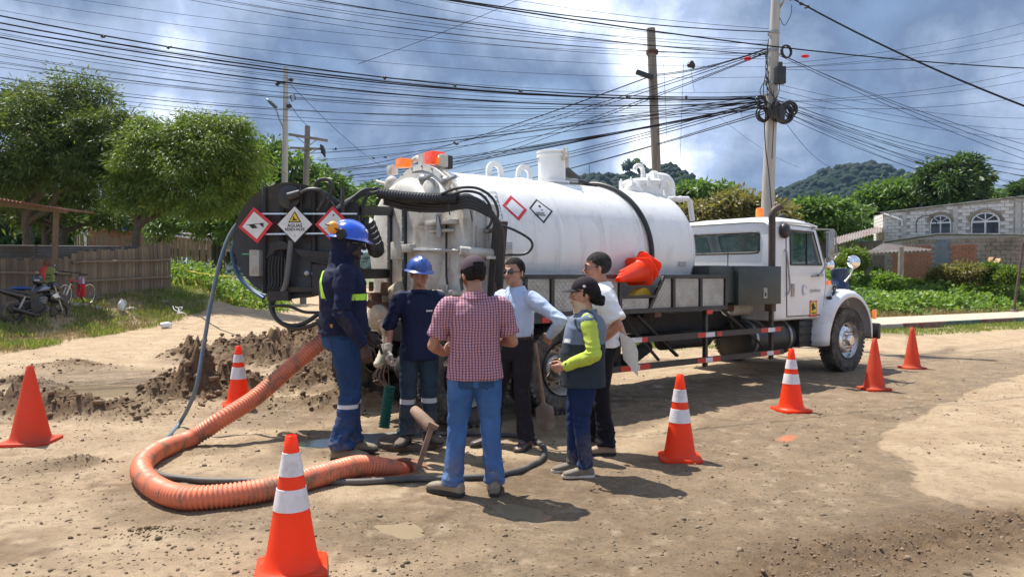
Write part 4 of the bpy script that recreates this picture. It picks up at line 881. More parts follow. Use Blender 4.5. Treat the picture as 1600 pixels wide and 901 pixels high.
sh2 = thing('low_shed', 'long low shed with pale tin roof beyond the grass field', 'shed', (0, 0, 0))
sheet(P(228, 364, 46), P(330, 376, 52), P(232, 360, 49), P(380, 369, 56), 26, .03, m_roof, sh2)
MB().bar(P(228, 372, 47), P(380, 384, 55), .08, 1.0).build('wall', m_dblock, sh2, smooth=0)
for px in (290, 330, 352): MB().cyl(P(px, 400, 51), P(px, 374, 51), .08, .07, 8).build('post', m_post, sh2)
# tape
tp = MB(); tpp = catmull([P(266, 415, 26.3), P(300, 424, 24), P(340, 430, 21), P(372, 432, 18), P(400, 434, 16)], 6)
tp.tube(tpp, .028, 4, flat=.12); tag(tp.build('caution_tape', mat('yellow_tape', (.75, .50, .02), .5)), 'yellow caution tape stretched from the bamboo fence behind the hose reel', 'tape')

# stones, bottles, bags on the bank
m_rock = mat('bank_rock', (.45, .42, .37), .9, c2=(.3, .27, .23), scale=3, bump=.5)
random.seed(21)
RK = [(54, 493, .12, 'flat pale rock below the motorcycle rear wheel'), (75, 489, .13, 'pale rock beneath the motorcycle engine'), (98, 490, .14, 'wide yellowish rock below the bicycle'), (116, 488, .16, 'small rock below the bicycle front wheel'), (130, 484, .12, 'whitish rock between the bicycle wheels'), (150, 483, .14, 'small rounded rock right of the bicycle'), (38, 499, .15, 'little rock at the left end of the rock row'), (258, 469, .12, 'grey rock near the fence corner'), (205, 470, .14, 'small white rock beside the standing bottle')]
for (px, py, s_, lab) in RK:
    Y = np.interp(px, [0, 266], [19.2, 25.0]); bm = bmesh.new(); bmesh.ops.create_icosphere(bm, subdivisions=2, radius=1)
    for v in bm.verts: v.co *= 1 + (mnoise.noise(v.co * 1.7 + Vector((px, 0, 0))) * .5); v.co.z *= .55
    me = bpy.data.meshes.new('rock'); bm.to_mesh(me); bm.free(); me.materials.append(m_rock); me.shade_smooth(); o = link('rock', me, None, (P(px, py, Y).x, Y, gz(P(px, py, Y).x, Y) + s_ * .2)); o.scale = (s_ * 1.2, s_, s_); o.rotation_euler = (0, 0, px); tag(o, lab, 'rock', 'rocks along the bank')
m_jug = mat('translucent_white_plastic', (.75, .76, .74), .35)
def jug(c, s_, rot, lab):
    mb = MB(); mb.lathe([(0, 0), (.07, 0), (.085, .015), (.085, .17), (.075, .20), (.03, .27), (.022, .28), (.022, .31), (0, .31)], (0, 0, 0), (0, 0, 1), 14); mb.tube(catmull([(.03, .0, .27), (.09, 0, .24), (.10, 0, .17), (.08, 0, .13)], 4), .012, 6)
    o = mb.build('plastic_jug', m_jug); o.location = c; o.scale = (s_,) * 3; o.rotation_euler = rot; tag(o, lab, 'jug')
p = P(190, 480, 23.3); jug((p.x, 23.3, gz(p.x, 23.3)), 1.25, (0, 0, .4), 'white plastic jug standing upright on the bank')
p = P(291, 489, 23.5); jug((p.x - .1, 22, gz(p.x - .1, 22) + .08), 1.1, (0, 1.4, .5), 'white plastic jug lying on its side near the road edge')
mb = MB()
for i in range(3): mb.tube(catmull([P(270 + i * 4, 478 + i, 22.4), P(273 + i * 6, 484 - i * 2, 22.2), P(283 - i * 3, 487 + i, 22.0), P(290 - i * 2, 490 - i, 21.9)], 5), .010, 5)
tag(mb.build('scrap_wire', M['refw']), 'tangle of pale scrap straps beside the fallen jug', 'scrap')
# ================================================================ POLES
m_conc = mat('pole_concrete', (.46, .44, .41), .9, c2=(.36, .34, .31), scale=2, bump=.4, stretch=(3, 3, .5), dirt=(.22, .2, .17), dscale=1.3, dlo=.55, dhi=.8)
m_conc2 = mat('old_pole_concrete', (.27, .25, .22), .95, c2=(.17, .155, .135), scale=2, bump=.5, stretch=(3, 3, .4))
m_ins = mat('dark_insulator', (.03, .03, .035), .4)
def pole(px0, py0, px1, py1, Y, r0, r1, m, label, name='utility_pole'):
    b = P(px0, py0, Y); t_ = P(px1, py1, Y); b0 = b + (t_ - b) * ((0 - b.z) / (t_.z - b.z)); b0.z = -.1
    e = thing(name, label, 'pole', b0); O = b0
    MB().cyl((0, 0, 0), t_ - O, r0, r1, 18).build('shaft', m, e)
    return e, O
main, MO = pole(1199, 330, 1213.5, -30, 17, .17, .10, m_conc, 'tall pale concrete utility pole with coiled cables rising behind the cab')
def mp(px, py, d=0): return P(px, py, 17 - d) - MO
for (px, py, w_) in [(1209, 52, .34), (1206, 80, .36), (1205, 130, .36), (1203, 150, .36)]:
    MB().lathe([(w_ * .36, -.03), (w_ * .40, -.03), (w_ * .40, .03), (w_ * .36, .03)], mp(px, py), (0, 0, 1), 16, True).build('clamp_band', M['steel'], main)
def coil(c, r, n, parent, name='cable_coil', tilt=0.3, rr=.016, jit=.04):
    for i in range(n):
        pts = []; ra = r * random.uniform(1 - jit * 2, 1); of = Vector((random.uniform(-jit, jit), random.uniform(-.05, .05), random.uniform(-jit, jit))); tt = tilt + random.uniform(-.2, .2)
        for k in range(25):
            t = 2 * PI * k / 24; pts.append(c + of + Vector((ra * math.cos(t) * math.cos(tt), ra * math.cos(t) * math.sin(tt), ra * math.sin(t))))
        yield pts, rr
random.seed(2)
def coils(c, r, n, parent, **k):
    mb = MB()
    for pts, rr in coil(c, r, n, parent, **k): mb.tube(pts, rr, 5, False)
    mb.build('cable_coil', M['hose'], parent)
coils(mp(1228, 81, .15), .135, 3, main, jit=.008, rr=.02)
coils(mp(1225, 178, .2), .20, 9, main); coils(mp(1192, 180, .2), .15, 6, main); coils(mp(1212, 172, .3), .19, 7, main, tilt=.8)
coils(mp(1190, 160, .2), .12, 5, main); coils(mp(1235, 170, .1), .16, 5, main)
bx = MB().box(mp(1219, 118, .2), (.22, .16, .38)); bx.build('junction_box', M['black'], main, bevel=.02)
MB().box(mp(1219, 101, .25), (.08, .08, .1)).build('box_bracket', M['black'], main)
MB().box(mp(1218, 178, .22), (.2, .16, .36)).build('splice_box', M['black'], main, bevel=.03)
mb = MB()
for i in range(9):
    a_ = random.uniform(60, 150); b_ = a_ + random.uniform(40, 110); x_ = 1204 + random.uniform(-14, 12)
    mb.tube(catmull([mp(x_, a_, .2), mp(x_ - random.uniform(-10, 14), (a_ + b_) / 2, .25), mp(1205 + random.uniform(-8, 10), b_, .2)], 5), .010, 5)
mb.tube(catmull([mp(1194, 190, .2), mp(1196, 230, .2), mp(1201, 270, .22), mp(1206, 330, .22)], 6), .012, 5)
mb.tube(catmull([mp(1218, 28, .1), mp(1226, 40, .1), mp(1236, 22, .1), mp(1237, 8, .1)], 6), .008, 5)
mb.build('drop_cable', M['hose'], main)
MB().bar(mp(1217, 16), mp(1228, -4, .2), .03).build('brace', M['steel'], main)
mid, DO = pole(1026, 272, 1017, 45, 21, .135, .12, m_conc2, 'dark weathered utility pole with a flat top behind the tank')
MB().lathe([(.13, -.05), (.17, -.05), (.17, .05), (.13, .05)], P(1019, 82, 21) - DO, (0, 0, 1), 14, True).build('clamp_band', M['rust'], mid)
MB().box(P(1007, 117, 20.8) - DO, (.5, .12, .14), (0, .35, 0)).build('insulator', m_ins, mid, bevel=.04)
sl, SO = pole(445, 290, 446.5, 106, 32, .16, .10, m_conc, 'slim concrete pole with a street light arm left of the crossarm pole', 'street_light_pole')
def sp(px, py, d=0): return P(px, py, 32 - d) - SO
MB().tube([sp(443, 200), sp(436, 185), sp(431, 170)], .035, 8).build('lamp_arm', M['steel'], sl)
MB().ell(sp(424.5, 161.5), (.30, .16, .085), 14, 8, (0, .75, 0)).ell(sp(430, 167), (.1, .09, .07), 10, 6).build('lamp_head', mat('lamp_housing', (.10, .14, .17), .4), sl)
MB().box(sp(441, 129, .1), (.3, .1, .08)).box(sp(434, 131, .1), (.12, .1, .2), (0, .5, 0)).ell(sp(455, 125, .1), (.1, .1, .08), 10, 6).bar(sp(446, 126), sp(455, 125), .04).ell(sp(452, 166, .1), (.12, .1, .10), 10, 6).build('insulator', m_ins, sl)
MB().tube([sp(453, 150), sp(460, 148), sp(462, 155), sp(456, 158), sp(453, 150)], .03, 6).build('bracket', m_ins, sl)
cp, CO = pole(478, 295, 480.5, 197, 36, .16, .13, m_conc2, 'short dark pole with two crossarms right of the street light pole')
def cq(px, py, d=0): return P(px, py, 36 - d) - CO
MB().bar(cq(451, 210, .2), cq(512, 220, .2), .09, .12).build('crossarm', m_post, cp); MB().bar(cq(453, 231, .2), cq(508, 233, .2), .08, .10).build('crossarm', m_post, cp)
MB().bar(cq(462, 213, .2), cq(478, 226, .2), .04).bar(cq(496, 218, .2), cq(482, 228, .2), .04).bar(cq(465, 232, .2), cq(478, 240, .2), .04).bar(cq(496, 233, .2), cq(482, 242, .2), .04).build('brace', M['steel'], cp)
mb = MB(); mb.tube([cq(501, 226, .3), cq(505, 236, .3), cq(508, 246, .3)], [.05, .12, .03], 7); mb.tube([cq(504, 228, .3), cq(503, 240, .3)], [.08, .05], 7); mb.build('insulator', m_ins, cp)

# ================================================================ WIRES
m_wire = mat('wire_sheath', (.02, .02, .023), 1.0, scale=3, spec=.05)
def wire(p0, p1, sag, r, label, group, name='overhead_wire', k=18, blobs=()):
    p0 = Vector(p0); p1 = Vector(p1); pts = []
    for i in range(k + 1):
        t = i / k; p = p0.lerp(p1, t); p.z -= sag * 4 * t * (1 - t); pts.append(p)
    mb = MB(); mb.tube(pts, r * (.82 if r > .011 else .62), 5 if r > .012 else 4)
    o = mb.build(name, m_wire, smooth=60, fixn=False); tag(o, label, 'cable', group)
    for t in blobs:
        p = p0.lerp(p1, t); p.z -= sag * 4 * t * (1 - t) + .01; q = MB()
        sc_ = min(p0.lerp(p1, t).y / 20, 1.6)
        for _ in range(4): q.ell(p + Vector((random.uniform(-.05, .05), 0, random.uniform(-.03, .03))) * sc_, (random.uniform(.02, .045) * sc_, .03, .03 * sc_), 7, 5)
        q.build('moss_clump', m_ins, o)
    return o
random.seed(4)
PT = lambda px, py, Y: P(px, py, Y)
def bundle(L0, L1, Y0, Y1, n, sag, r, label, group, jit=3, blobs=()):
    for i in range(n):
        t = (i / max(n - 1, 1))
        a_ = (L0[0], L0[1] + t * (L0[2] - L0[1])) if len(L0) > 2 else L0; b_ = (L1[0], L1[1] + t * (L1[2] - L1[1])) if len(L1) > 2 else L1
        wire(PT(a_[0], a_[1] + random.uniform(-jit, jit), Y0 + random.uniform(-.3, .3)), PT(b_[0], b_[1] + random.uniform(-1, 1) * min(jit, 3), Y1), sag * random.uniform(.8, 1.25), r, label, group, blobs=blobs if i == 0 else ())
W1 = 'thin black cables of the long band from the upper left to the tall pole'
bundle((-260, -28, 10), (1195, 152, 158), 12, 17, 4, .62, .016, 'thick black cables of the band from the upper left edge to the tall pole', 'thick cables from upper left', 5, (.22, .28, .5, .58, .66, .80, .88))
bundle((-260, 0, 95), (1195, 150, 168), 12, 17, 12, .6, .0065, W1, 'thin cables from upper left')
bundle((-260, -70, 0), (1198, 84, 160), 14, 17, 5, .45, .006, 'fine wires above the thick cable band, upper left', 'fine wires at upper left')
bundle((200, -50, -20), (1200, 72, 90), 15, 17, 6, .3, .008, 'wires from the top edge above the tank to the upper clamp of the tall pole', 'wires to the upper clamp')
bundle((560, -45, -10), (1200, 48, 75), 16, 17, 3, .2, .008, 'steep wires from the top edge to the highest clamp of the tall pole', 'wires to the highest clamp')
bundle((150, -60), (1200, 84), 12, 17, 1, .25, .012, 'single thick wire crossing above the dark flat topped pole', None)
bundle((-100, 100, 104), (1188, 166, 172), 30, 17, 2, .9, .010, 'two low wires crossing the sky above the mango trees', 'two low wires over the mango trees')
# from the low left (behind the tank) up to the tall pole
bundle((440, 285, 262), (1196, 158, 168), 60, 17, 8, .5, .012, 'cables climbing from the far trees behind the tank to the coil on the tall pole', 'cables climbing behind the tank', blobs=())
bundle((490, 250, 300), (1196, 74, 86), 60, 17, 4, .8, .012, 'wires rising over the dark pole to the upper part of the tall pole', 'wires rising over the dark pole', blobs=(.35, .4, .62))
bundle((520, 262, 312), (1194, 156, 176), 70, 17, 5, 1.1, .014, 'slack cables hanging low behind the tank', 'slack cables behind the tank')
bundle((360, 232, 246), (1190, 152, 160), 70, 17, 4, .6, .012, 'nearly level cables passing the dark pole at mid height', 'level cables past the dark pole', blobs=(.2, .5))
bundle((1017, 118), (1200, 74), 21, 17, 2, .1, .012, 'double wire from the dark pole insulator up to the tall pole', 'double wire from dark pole')
bundle((1020, 118), (520, 262), 21, 60, 2, .5, .016, 'double wire from the dark pole insulator down into the distance', 'double wire down from dark pole')
# right side
bundle((1212, 158, 172), (1760, 272, 330), 17, 19, 7, .35, .010, 'thick lower cables sloping down from the tall pole to the right edge', 'lower cables to the right edge')
bundle((1209, 82), (1760, 262, 300), 17, 19, 3, .25, .010, 'wires from the upper clamp sloping down to the right edge', 'sloping wires to the right edge')
bundle((1214, 158, 164), (1760, 60, 110), 17, 26, 3, .4, .008, 'wires rising from the tall pole to the upper right', 'rising wires to the upper right')
bundle((1210, 100, 110), (1760, -20, 40), 17, 26, 4, .4, .007, 'fine wires rising steeply to the top right corner', 'fine rising wires to the top right')
bundle((1212, 130, 150), (1760, 170, 220), 17, 24, 3, .4, .007, 'fine level wires crossing the dark cloud at the right', 'fine level wires at the right')
bundle((1216, 170, 150), (1760, 330, 300), 17, 30, 4, .6, .007, 'fine wires sagging over the right hill', 'fine wires over the right hill')
wire(PT(1228, -8, 16.5), PT(1900, 268, 11), .25, .022, 'heavy black cable running from the top of the frame to the right edge', None, 'heavy_cable', blobs=(.02, .05, .07))
wire(PT(680, -3, 9), PT(1900, 110, 16), .3, .012, 'thick wire crossing the top edge of the frame', None)
wire(PT(690, -3, 12), PT(1205, 50, 17), .1, .014, 'thick wire from the top centre to the tall pole', None)
wire(PT(560, 100, 30), PT(820, -5, 30), .1, .012, 'single wire crossing the others diagonally at the top centre', None)
wire(PT(1214, 172, 17), PT(1306, 262, 30), .3, .010, 'slack drop wire from the coils down to the right hill', None)
wire(PT(1120, 180, 24), PT(1250, 262, 40), .2, .010, 'short wire crossing low behind the tall pole', None)
wire(PT(452, 130, 32), PT(600, 262, 60), .3, .014, 'guy wire falling right from the street light pole', None)
wire(PT(450, 158, 32), PT(482, 198, 36), .1, .014, 'short wire between street light pole and crossarm pole', None)
for (a_, b_, c_, d_) in [(1037, 100, 1042, 215), (1068, 100, 1062, 270), (1078, 100, 1085, 145), (1155, 158, 1160, 186)]:
    wire(PT(a_, b_, 20.5), PT(c_, d_, 20.5), -.04, .007, 'loose wire end dangling near the dark pole, %s' % {1037: 'leftmost', 1068: 'longest', 1078: 'short one below a moss ball', 1155: 'nearest the tall pole'}[a_], None, 'dangling_wire')
tag(MB().ell(PT(1080, 100, 20), (.09, .08, .09), 9, 7).ell(PT(1078, 102, 20), (.08, .08, .07), 9, 7).ell(PT(1083, 103, 20), (.06, .08, .08), 9, 7).build('moss_ball', m_ins), 'round tuft of air plant on the wires left of the tall pole', 'air plant')
m_rag = mat('red_rag', (.7, .02, .03), .7)
tag(MB().ell(PT(1168, 92, 17), (.09, .03, .05), 8, 6).build('warning_flag', m_rag), 'small red flag on the wire left of the tall pole', 'flag'); tag(MB().ell(PT(1258, 88, 17), (.10, .03, .04), 8, 6).build('warning_flag', m_rag), 'small red flag on the wire right of the tall pole', 'flag')
# ================================================================ TRUCK
TO = Vector((.62, 8.587, 0)); TYAW = R(37.6)
truck = thing('tanker_truck', 'white vacuum tanker truck with open hose reel at the rear', 'truck', TO, TYAW)
TI = (Matrix.Translation(TO) @ Matrix.Rotation(TYAW, 4, 'Z')).inverted()
def TL(px, py, depth): return TI @ P(px, py, depth)
def TP(px, py, Yl):
    """point of the truck-side plane Y=Yl (truck axes) seen at a pixel"""
    a, b, c = ray(px, py); nx, ny = -math.sin(TYAW), math.cos(TYAW)
    t = (Yl + TO.x * nx + TO.y * ny) / (a * nx + b * ny); return TI @ Vector((a * t, b * t, 1.6 + c * t))
def TX(px, py, Xl):
    a, b, c = ray(px, py); nx, ny = math.cos(TYAW), math.sin(TYAW)
    t = (Xl + TO.x * nx + TO.y * ny) / (a * nx + b * ny); return TI @ Vector((a * t, b * t, 1.6 + c * t))
X_, Y_, Z_ = Vector((1, 0, 0)), Vector((0, 1, 0)), Vector((0, 0, 1))
# ---- wheels ----
def tyre_mesh(Rr=.525, w=.27, lugs=46):
    mb = MB(); h = w / 2
    prof = [(.30, -h * .62), (.335, -h * .86), (.42, -h * 1.0), (.485, -h * .93), (.515, -h * .78), (Rr - .008, -h * .6), (Rr - .008, h * .6), (.515, h * .78), (.485, h * .93), (.42, h), (.335, h * .86), (.30, h * .62)]
    mb.lathe(prof, (0, 0, 0), (0, 1, 0), 56)
    for i in range(lugs):
        a = 2 * PI * i / lugs
        for s_ in (-1, 1):
            m = Matrix.Rotation(-(a + (.5 * 2 * PI / lugs if s_ > 0 else 0)), 3, 'Y'); c = m @ Vector((Rr - .012, s_ * h * .66, 0)); mb.box(c, (.042, h * .5, .045), m)
            c = m @ Vector((Rr - .006, s_ * h * .17, 0)); mb.box(c, (.018, h * .26, .055), m)
    return mb
def wheel(loc, side, kind, muddy):
    """side -1: outer face looks to -Y"""
    w = tyre_mesh().build('wheel', M['rubber'], truck, loc=loc); w['label'] = None; del w['label']
    s_ = side; mb = MB(); rimm = M['alu'] if kind == 'front' else m_rimd
    if kind == 'front':
        mb.lathe([(.305, s_ * .125), (.300, s_ * .10), (.285, s_ * .075), (.272, s_ * .03), (.255, s_ * .05), (.20, s_ * .095), (.17, s_ * .10), (.165, s_ * .12), (.10, s_ * .125), (.095, s_ * .16), (.08, s_ * .175), (0, s_ * .178)], (0, 0, 0), (0, 1, 0), 40)
        mb.lathe([(.305, s_ * .125), (.31, s_ * .118), (.30, -s_ * .1)], (0, 0, 0), (0, 1, 0), 40)
        rim = mb.build('rim', rimm, w)
        for i in range(10):
            a = 2 * PI * i / 10; rim2 = MB().cyl((.138 * math.cos(a), s_ * .11, .138 * math.sin(a)), (.138 * math.cos(a), s_ * .150, .138 * math.sin(a)), .016, .014, 6).build('wheel_nut', M['steel'], w)
        for i in range(5):
            a = 2 * PI * i / 5 + .3; MB().cyl((.232 * math.cos(a), s_ * .06, .232 * math.sin(a)), (.232 * math.cos(a), s_ * .0795, .232 * math.sin(a)), .026, .026, 12).build('hand_hole', M['blackp'], w)
    else:
        mb.lathe([(.305, s_ * .125), (.295, s_ * .11), (.285, s_ * .05), (.262, -s_ * .02), (.25, -s_ * .075), (.17, -s_ * .085), (.155, -s_ * .06)], (0, 0, 0), (0, 1, 0), 40)
        mb.build('rim', rimm, w)
        MB().lathe([(.155, -s_ * .07), (.15, -s_ * .02), (.11, s_ * .0), (.105, s_ * .09), (.09, s_ * .105), (0, s_ * .107)], (0, 0, 0), (0, 1, 0), 24).build('hub', M['steel'], w)
        for i in range(10):
            a = 2 * PI * i / 10; MB().cyl((.205 * math.cos(a), -s_ * .09, .205 * math.sin(a)), (.205 * math.cos(a), -s_ * .035, .205 * math.sin(a)), .017, .015, 6).build('wheel_nut', M['steel'], w)
            if i % 2 == 0: MB().cyl((.235 * math.cos(a + .3), -s_ * .09, .235 * math.sin(a + .3)), (.235 * math.cos(a + .3), -s_ * .069, .235 * math.sin(a + .3)), .03, .03, 12).build('hand_hole', M['rust'], w)
    return w
m_rimd = mat('dirty_rim', (.50, .49, .46), .45, metal=.35, c2=(.38, .33, .26), scale=3, dirt=(.24, .15, .08), dscale=5, dlo=.48, dhi=.7)
WZ = .525
for x_ in (0.0, -1.3):
    wheel((x_, .15, WZ), -1, 'rear', True); wheel((x_, 2.25, WZ), 1, 'rear', True)
    MB().lathe([(.30, -.08), (.42, -.125), (.5, -.11), (.52, -.08), (.52, .08), (.5, .11), (.42, .125), (.30, .08)], (x_, .47, WZ), (0, 1, 0), 40).build('inner_tyre', M['rubber'], truck)
    MB().lathe([(.30, -.08), (.42, -.125), (.5, -.11), (.52, -.08), (.52, .08), (.5, .11), (.42, .125), (.30, .08)], (x_, 1.93, WZ), (0, 1, 0), 40).build('inner_tyre', M['rubber'], truck)
    MB().cyl((x_, .3, WZ), (x_, 2.1, WZ), .1, .1, 14).ell((x_, 1.2, WZ), (.24, .22, .22), 14, 10).build('axle', M['chassis'], truck)
FX = 6.33
wheel((FX, .15, WZ), -1, 'front', False); wheel((FX, 2.25, WZ), 1, 'front', False)
MB().bar((FX, .3, .42), (FX, 2.1, .42), .1, .12).build('front_axle', M['chassis'], truck)
# ---- chassis ----
for y_ in (.78, 1.62): MB().box((3.0, y_, .93), (8.6, .09, .26)).build('frame_rail', M['chassis'], truck)
for x_ in (-1.1, -.2, .9, 2.0, 3.2, 4.3, 5.2): MB().box((x_, 1.2, .92), (.1, .78, .16)).build('crossmember', M['chassis'], truck)
MB().cyl((.1, 1.2, .62), (3.4, 1.2, .72), .06, .06, 12).cyl((3.4, 1.2, .72), (5.2, 1.2, .85), .06, .06, 12).build('drive_shaft', M['chassis'], truck)
for y_ in (.7, 1.7):
    for q in range(4): MB().box((-.65, y_, .68 + q * .035), (1.5 - q * .22, .08, .03)).build('leaf_spring', M['chassis'], truck)
    for q in range(3): MB().box((FX, y_, .60 + q * .03), (1.2 - q * .25, .08, .025)).build('leaf_spring', M['chassis'], truck)
MB().cyl((3.95, .55, .62), (5.15, .55, .62), .29, .29, 28).build('fuel_tank', M['black'], truck, bevel=.02)
for x_ in (4.1, 5.0): MB().lathe([(.29, -.03), (.305, -.03), (.305, .03), (.29, .03)], (x_, .55, .62), (1, 0, 0), 28, True).build('tank_strap', M['steel'], truck)
MB().box((5.45, .42, .66), (.50, .36, .42)).build('battery_box', M['black'], truck, bevel=.02)
for q in range(3): MB().box((5.45, .235, .52 + q * .13), (.46, .012, .03)).build('step_rib', M['chassis'], truck)
MB().box((3.55, 1.2, .85), (1.3, .5, .5)).cyl((3.0, 1.15, .75), (3.6, 1.15, .75), .2, .2, 16).build('gearbox', M['chassis'], truck, bevel=.03)
MB().cyl((2.3, .6, .68), (3.3, .6, .68), .13, .13, 16).build('air_tank', M['chassis'], truck, bevel=.01)
MB().box((1.25, .75, .55), (.5, .35, .45)).cyl((1.6, .6, .45), (2.2, .75, .6), .11, .09, 14).build('vacuum_pump', M['chassis'], truck, bevel=.02)
# plate with bolts behind rear wheel
MB().box((.92, .42, .56), (.5, .04, .34)).build('side_plate', M['chassis'], truck)
for x_ in (.82, .98, 1.05):
    for z_ in (.46, .54): MB().cyl((x_, .40, z_), (x_, .385, z_), .014, .014, 8).build('bolt', M['steel'], truck)
# mud guards above the rear wheels
for y0 in (0.0, 1.82):
    MB().box((-.65, y0 + .29, 1.12), (2.7, .58, .04)).build('fender_deck', M['chassis'], truck)
# ---- tank ----
TR, TZ, TYc = .91, 1.92, 1.2
TX0, TX1 = -1.22, 2.62
mb = MB(); prof = [(TR * s_, TX0 - d) for s_, d in ((0.001, .26), (.4, .22), (.7, .15), (.9, .07), (.97, .02))] + [(TR, TX0)]
prof += [(TR, x) for x in (-.4, .0, .6, 1.2, 1.8)] + [(TR, TX1)] + [(TR * s_, TX1 + d) for s_, d in ((.985, .05), (.94, .12), (.83, .19), (.6, .26), (.3, .30), (.001, .31))]
tank = mb.lathe(prof, (0, TYc, TZ), (1, 0, 0), 96).build('tank', M['tank'], truck, smooth=50)
def ring(x, r0, r1, w, m, name, n=80, parent=truck): return MB().lathe([(r0, -w / 2), (r1, -w / 2 * .6), (r1, w / 2 * .6), (r0, w / 2)], (x, TYc, TZ), (1, 0, 0), n).build(name, m, parent, smooth=60)
ring(.20, TR - .005, TR + .018, .10, M['white'], 'stiffening_ring'); ring(1.62, TR - .005, TR + .007, .05, M['white'], 'weld_band'); ring(.92, TR - .004, TR + .004, .025, M['tank'], 'weld_seam'); ring(-.55, TR - .004, TR + .004, .025, M['tank'], 'weld_seam'); MB().tube([(x_, TYc - (TR + .001) * math.cos(.35), TZ - (TR + .001) * math.sin(.35)) for x_ in (-1.1, .5, 1.5, 2.6)], .006, 6).build('weld_seam', M['tank'], truck); ring(2.6, TR - .004, TR + .006, .03, M['white'], 'weld_band')
ring(TX0 + .06, TR - .01, TR + .055, .05, M['dwhite'], 'door_flange'); ring(TX0 - .02, TR - .01, TR + .055, .05, M['dwhite'], 'door_flange')
for i in range(26):
    a = 2 * PI * i / 26; p = Vector((TX0 + .02, TYc + (TR + .035) * math.cos(a), TZ + (TR + .035) * math.sin(a))); MB().cyl(p - X_ * .07, p + X_ * .07, .014, .014, 6).build('flange_bolt', M['steel'], truck)
for x_ in (.2, 1.9): # saddles
    MB().prism([(-.62, 0), (.62, 0), (.85, .32), (.5, .14), (0, .06), (-.5, .14), (-.85, .32)], (x_, TYc, 1.02), (0, 1, 0), (0, 0, 1), .12).build('saddle', M['chassis'], truck)
MB().box((.8, .86, 1.07), (3.6, .12, .06)).box((.8, 1.54, 1.07), (3.6, .12, .06)).build('subframe', M['chassis'], truck)
# lifting lugs
for (px, py) in ((774, 277), (820, 281)):
    p = TP(px, py, TYc); c = Vector((p.x, TYc, TZ + TR - .01))
    pts = [(-.13, 0), (.13, 0)] + [(.13 * math.cos(t), .10 + .12 * math.sin(t)) for t in [PI * i / 10 for i in range(11)]]
    pts = [(.13, 0)] + [(.13 * math.cos(t), .09 + .13 * math.sin(t)) for t in [PI * i / 12 for i in range(13)]] + [(-.13, 0), (-.06, 0)] + [(-.06 * math.cos(t), .09 + .06 * math.sin(t)) for t in [PI * i / 8 for i in range(9)]] + [(.06, 0)]; lug = MB(); lug.prism(pts, c, (1, 0, 0), (0, 0, 1), -.03); lug.build('lifting_lug', M['white'], truck)
# tall capped cylinder
p = TP(862, 290, TYc); c = Vector((p.x, TYc, TZ + TR - .06))
cy = MB().lathe([(.185, 0), (.185, .40), (.205, .405), (.205, .43), (.19, .435), (.19, .455), (.205, .46), (.205, .475), (.17, .485), (0, .49)], c, Z_, 32).build('filter_tower', M['white'], truck, bevel=0)
MB().lathe([(.21, 0), (.24, 0), (.24, .03), (.21, .03)], c + Z_ * .05, Z_, 32, True).build('tower_flange', M['white'], cy)
MB().box(c + Vector((.03, -.205, .42)), (.03, .04, .16)).build('latch', M['dwhite'], cy)
MB().cyl(c + Vector((.20, -.05, .34)), c + Vector((.23, -.05, .56)), .012, .012, 6).box(c + Vector((.2, -.06, .38)), (.05, .06, .2)).build('latch', M['dwhite'], cy)
# dark pipe from tower down behind the tank to the manway
MB().tube(catmull([c + Vector((.19, .1, .33)), c + Vector((.7, .28, .18)), c + Vector((1.25, .38, .0))], 6), .075, 14).build('transfer_hose', mat('dark_grey_hose', (.05, .05, .045), .7), truck)
MB().lathe([(.08, 0), (.095, 0), (.095, .06), (.08, .06)], c + Vector((.19, .1, .33)), Vector((.5, .18, -.15)).normalized(), 14, True).build('hose_clamp', M['steel'], truck)
# black hose over the tank
p0 = TP(903, 293, TYc - .05); hx_ = TP(948, 330, .45).x
pts = []
for i in range(15):
    a = R(92) + R(118) * i / 14; x_ = TP(905, 292, TYc).x + .15 + .30 * math.sin(i / 14 * PI * .5); pts.append(Vector((x_, TYc + (TR + .035) * math.cos(a), TZ + (TR + .035) * math.sin(a))))
pts = [pts[0] + Vector((-.22, .03, .02)), pts[0] + Vector((-.1, .02, .02))] + pts
MB().tube(catmull(pts, 4), .032, 10).build('over_tank_hose', M['hose'], truck)
MB().cyl(pts[0] - X_ * .2, pts[0] + X_ * .02, .038, .038, 12).box(pts[0] - X_ * .28, (.12, .1, .09)).build('hose_coupling', M['steel'], truck)
# manway dome
p = TP(1003, 292, TYc); c = Vector((p.x, TYc - .02, TZ + TR - .07)); dm = MB().lathe([(.29, 0), (.29, .15), (.31, .155), (.31, .18)], c, Z_, 36).build('manway', M['white'], truck)
MB().lathe([(.315, .18), (.32, .185), (.32, .21), (.28, .235), (.15, .262), (0, .27)], c, Z_, 36).build('manway_lid', M['white'], dm)
for i in range(8):
    a = 2 * PI * i / 8 + .2; q = c + Vector((.33 * math.cos(a), .33 * math.sin(a), .17)); MB().box(q, (.05, .05, .12), (0, 0, a)).cyl(q - Z_ * .03, q + Z_ * .09, .012, .012, 6).build('lid_clamp', M['white'], dm)
MB().tube(catmull([c + Vector((.0, .0, .26)), c + Vector((0, 0, .36)), c + Vector((-.03, 0, .43)), c + Vector((-.10, 0, .45)), c + Vector((-.16, 0, .42)), c + Vector((-.175, 0, .37))], 5), .035, 12).build('gooseneck_vent', M['white'], dm)
MB().tube(catmull([c + Vector((-.28, -.2, .02)), c + Vector((-.42, -.2, .07)), c + Vector((-.48, -.12, .02))], 5), .07, 12).cyl(c + Vector((-.50, -.2, .14)), c + Vector((-.30, -.18, .10)), .05, .05, 12).build('side_nozzle', M['white'], dm)
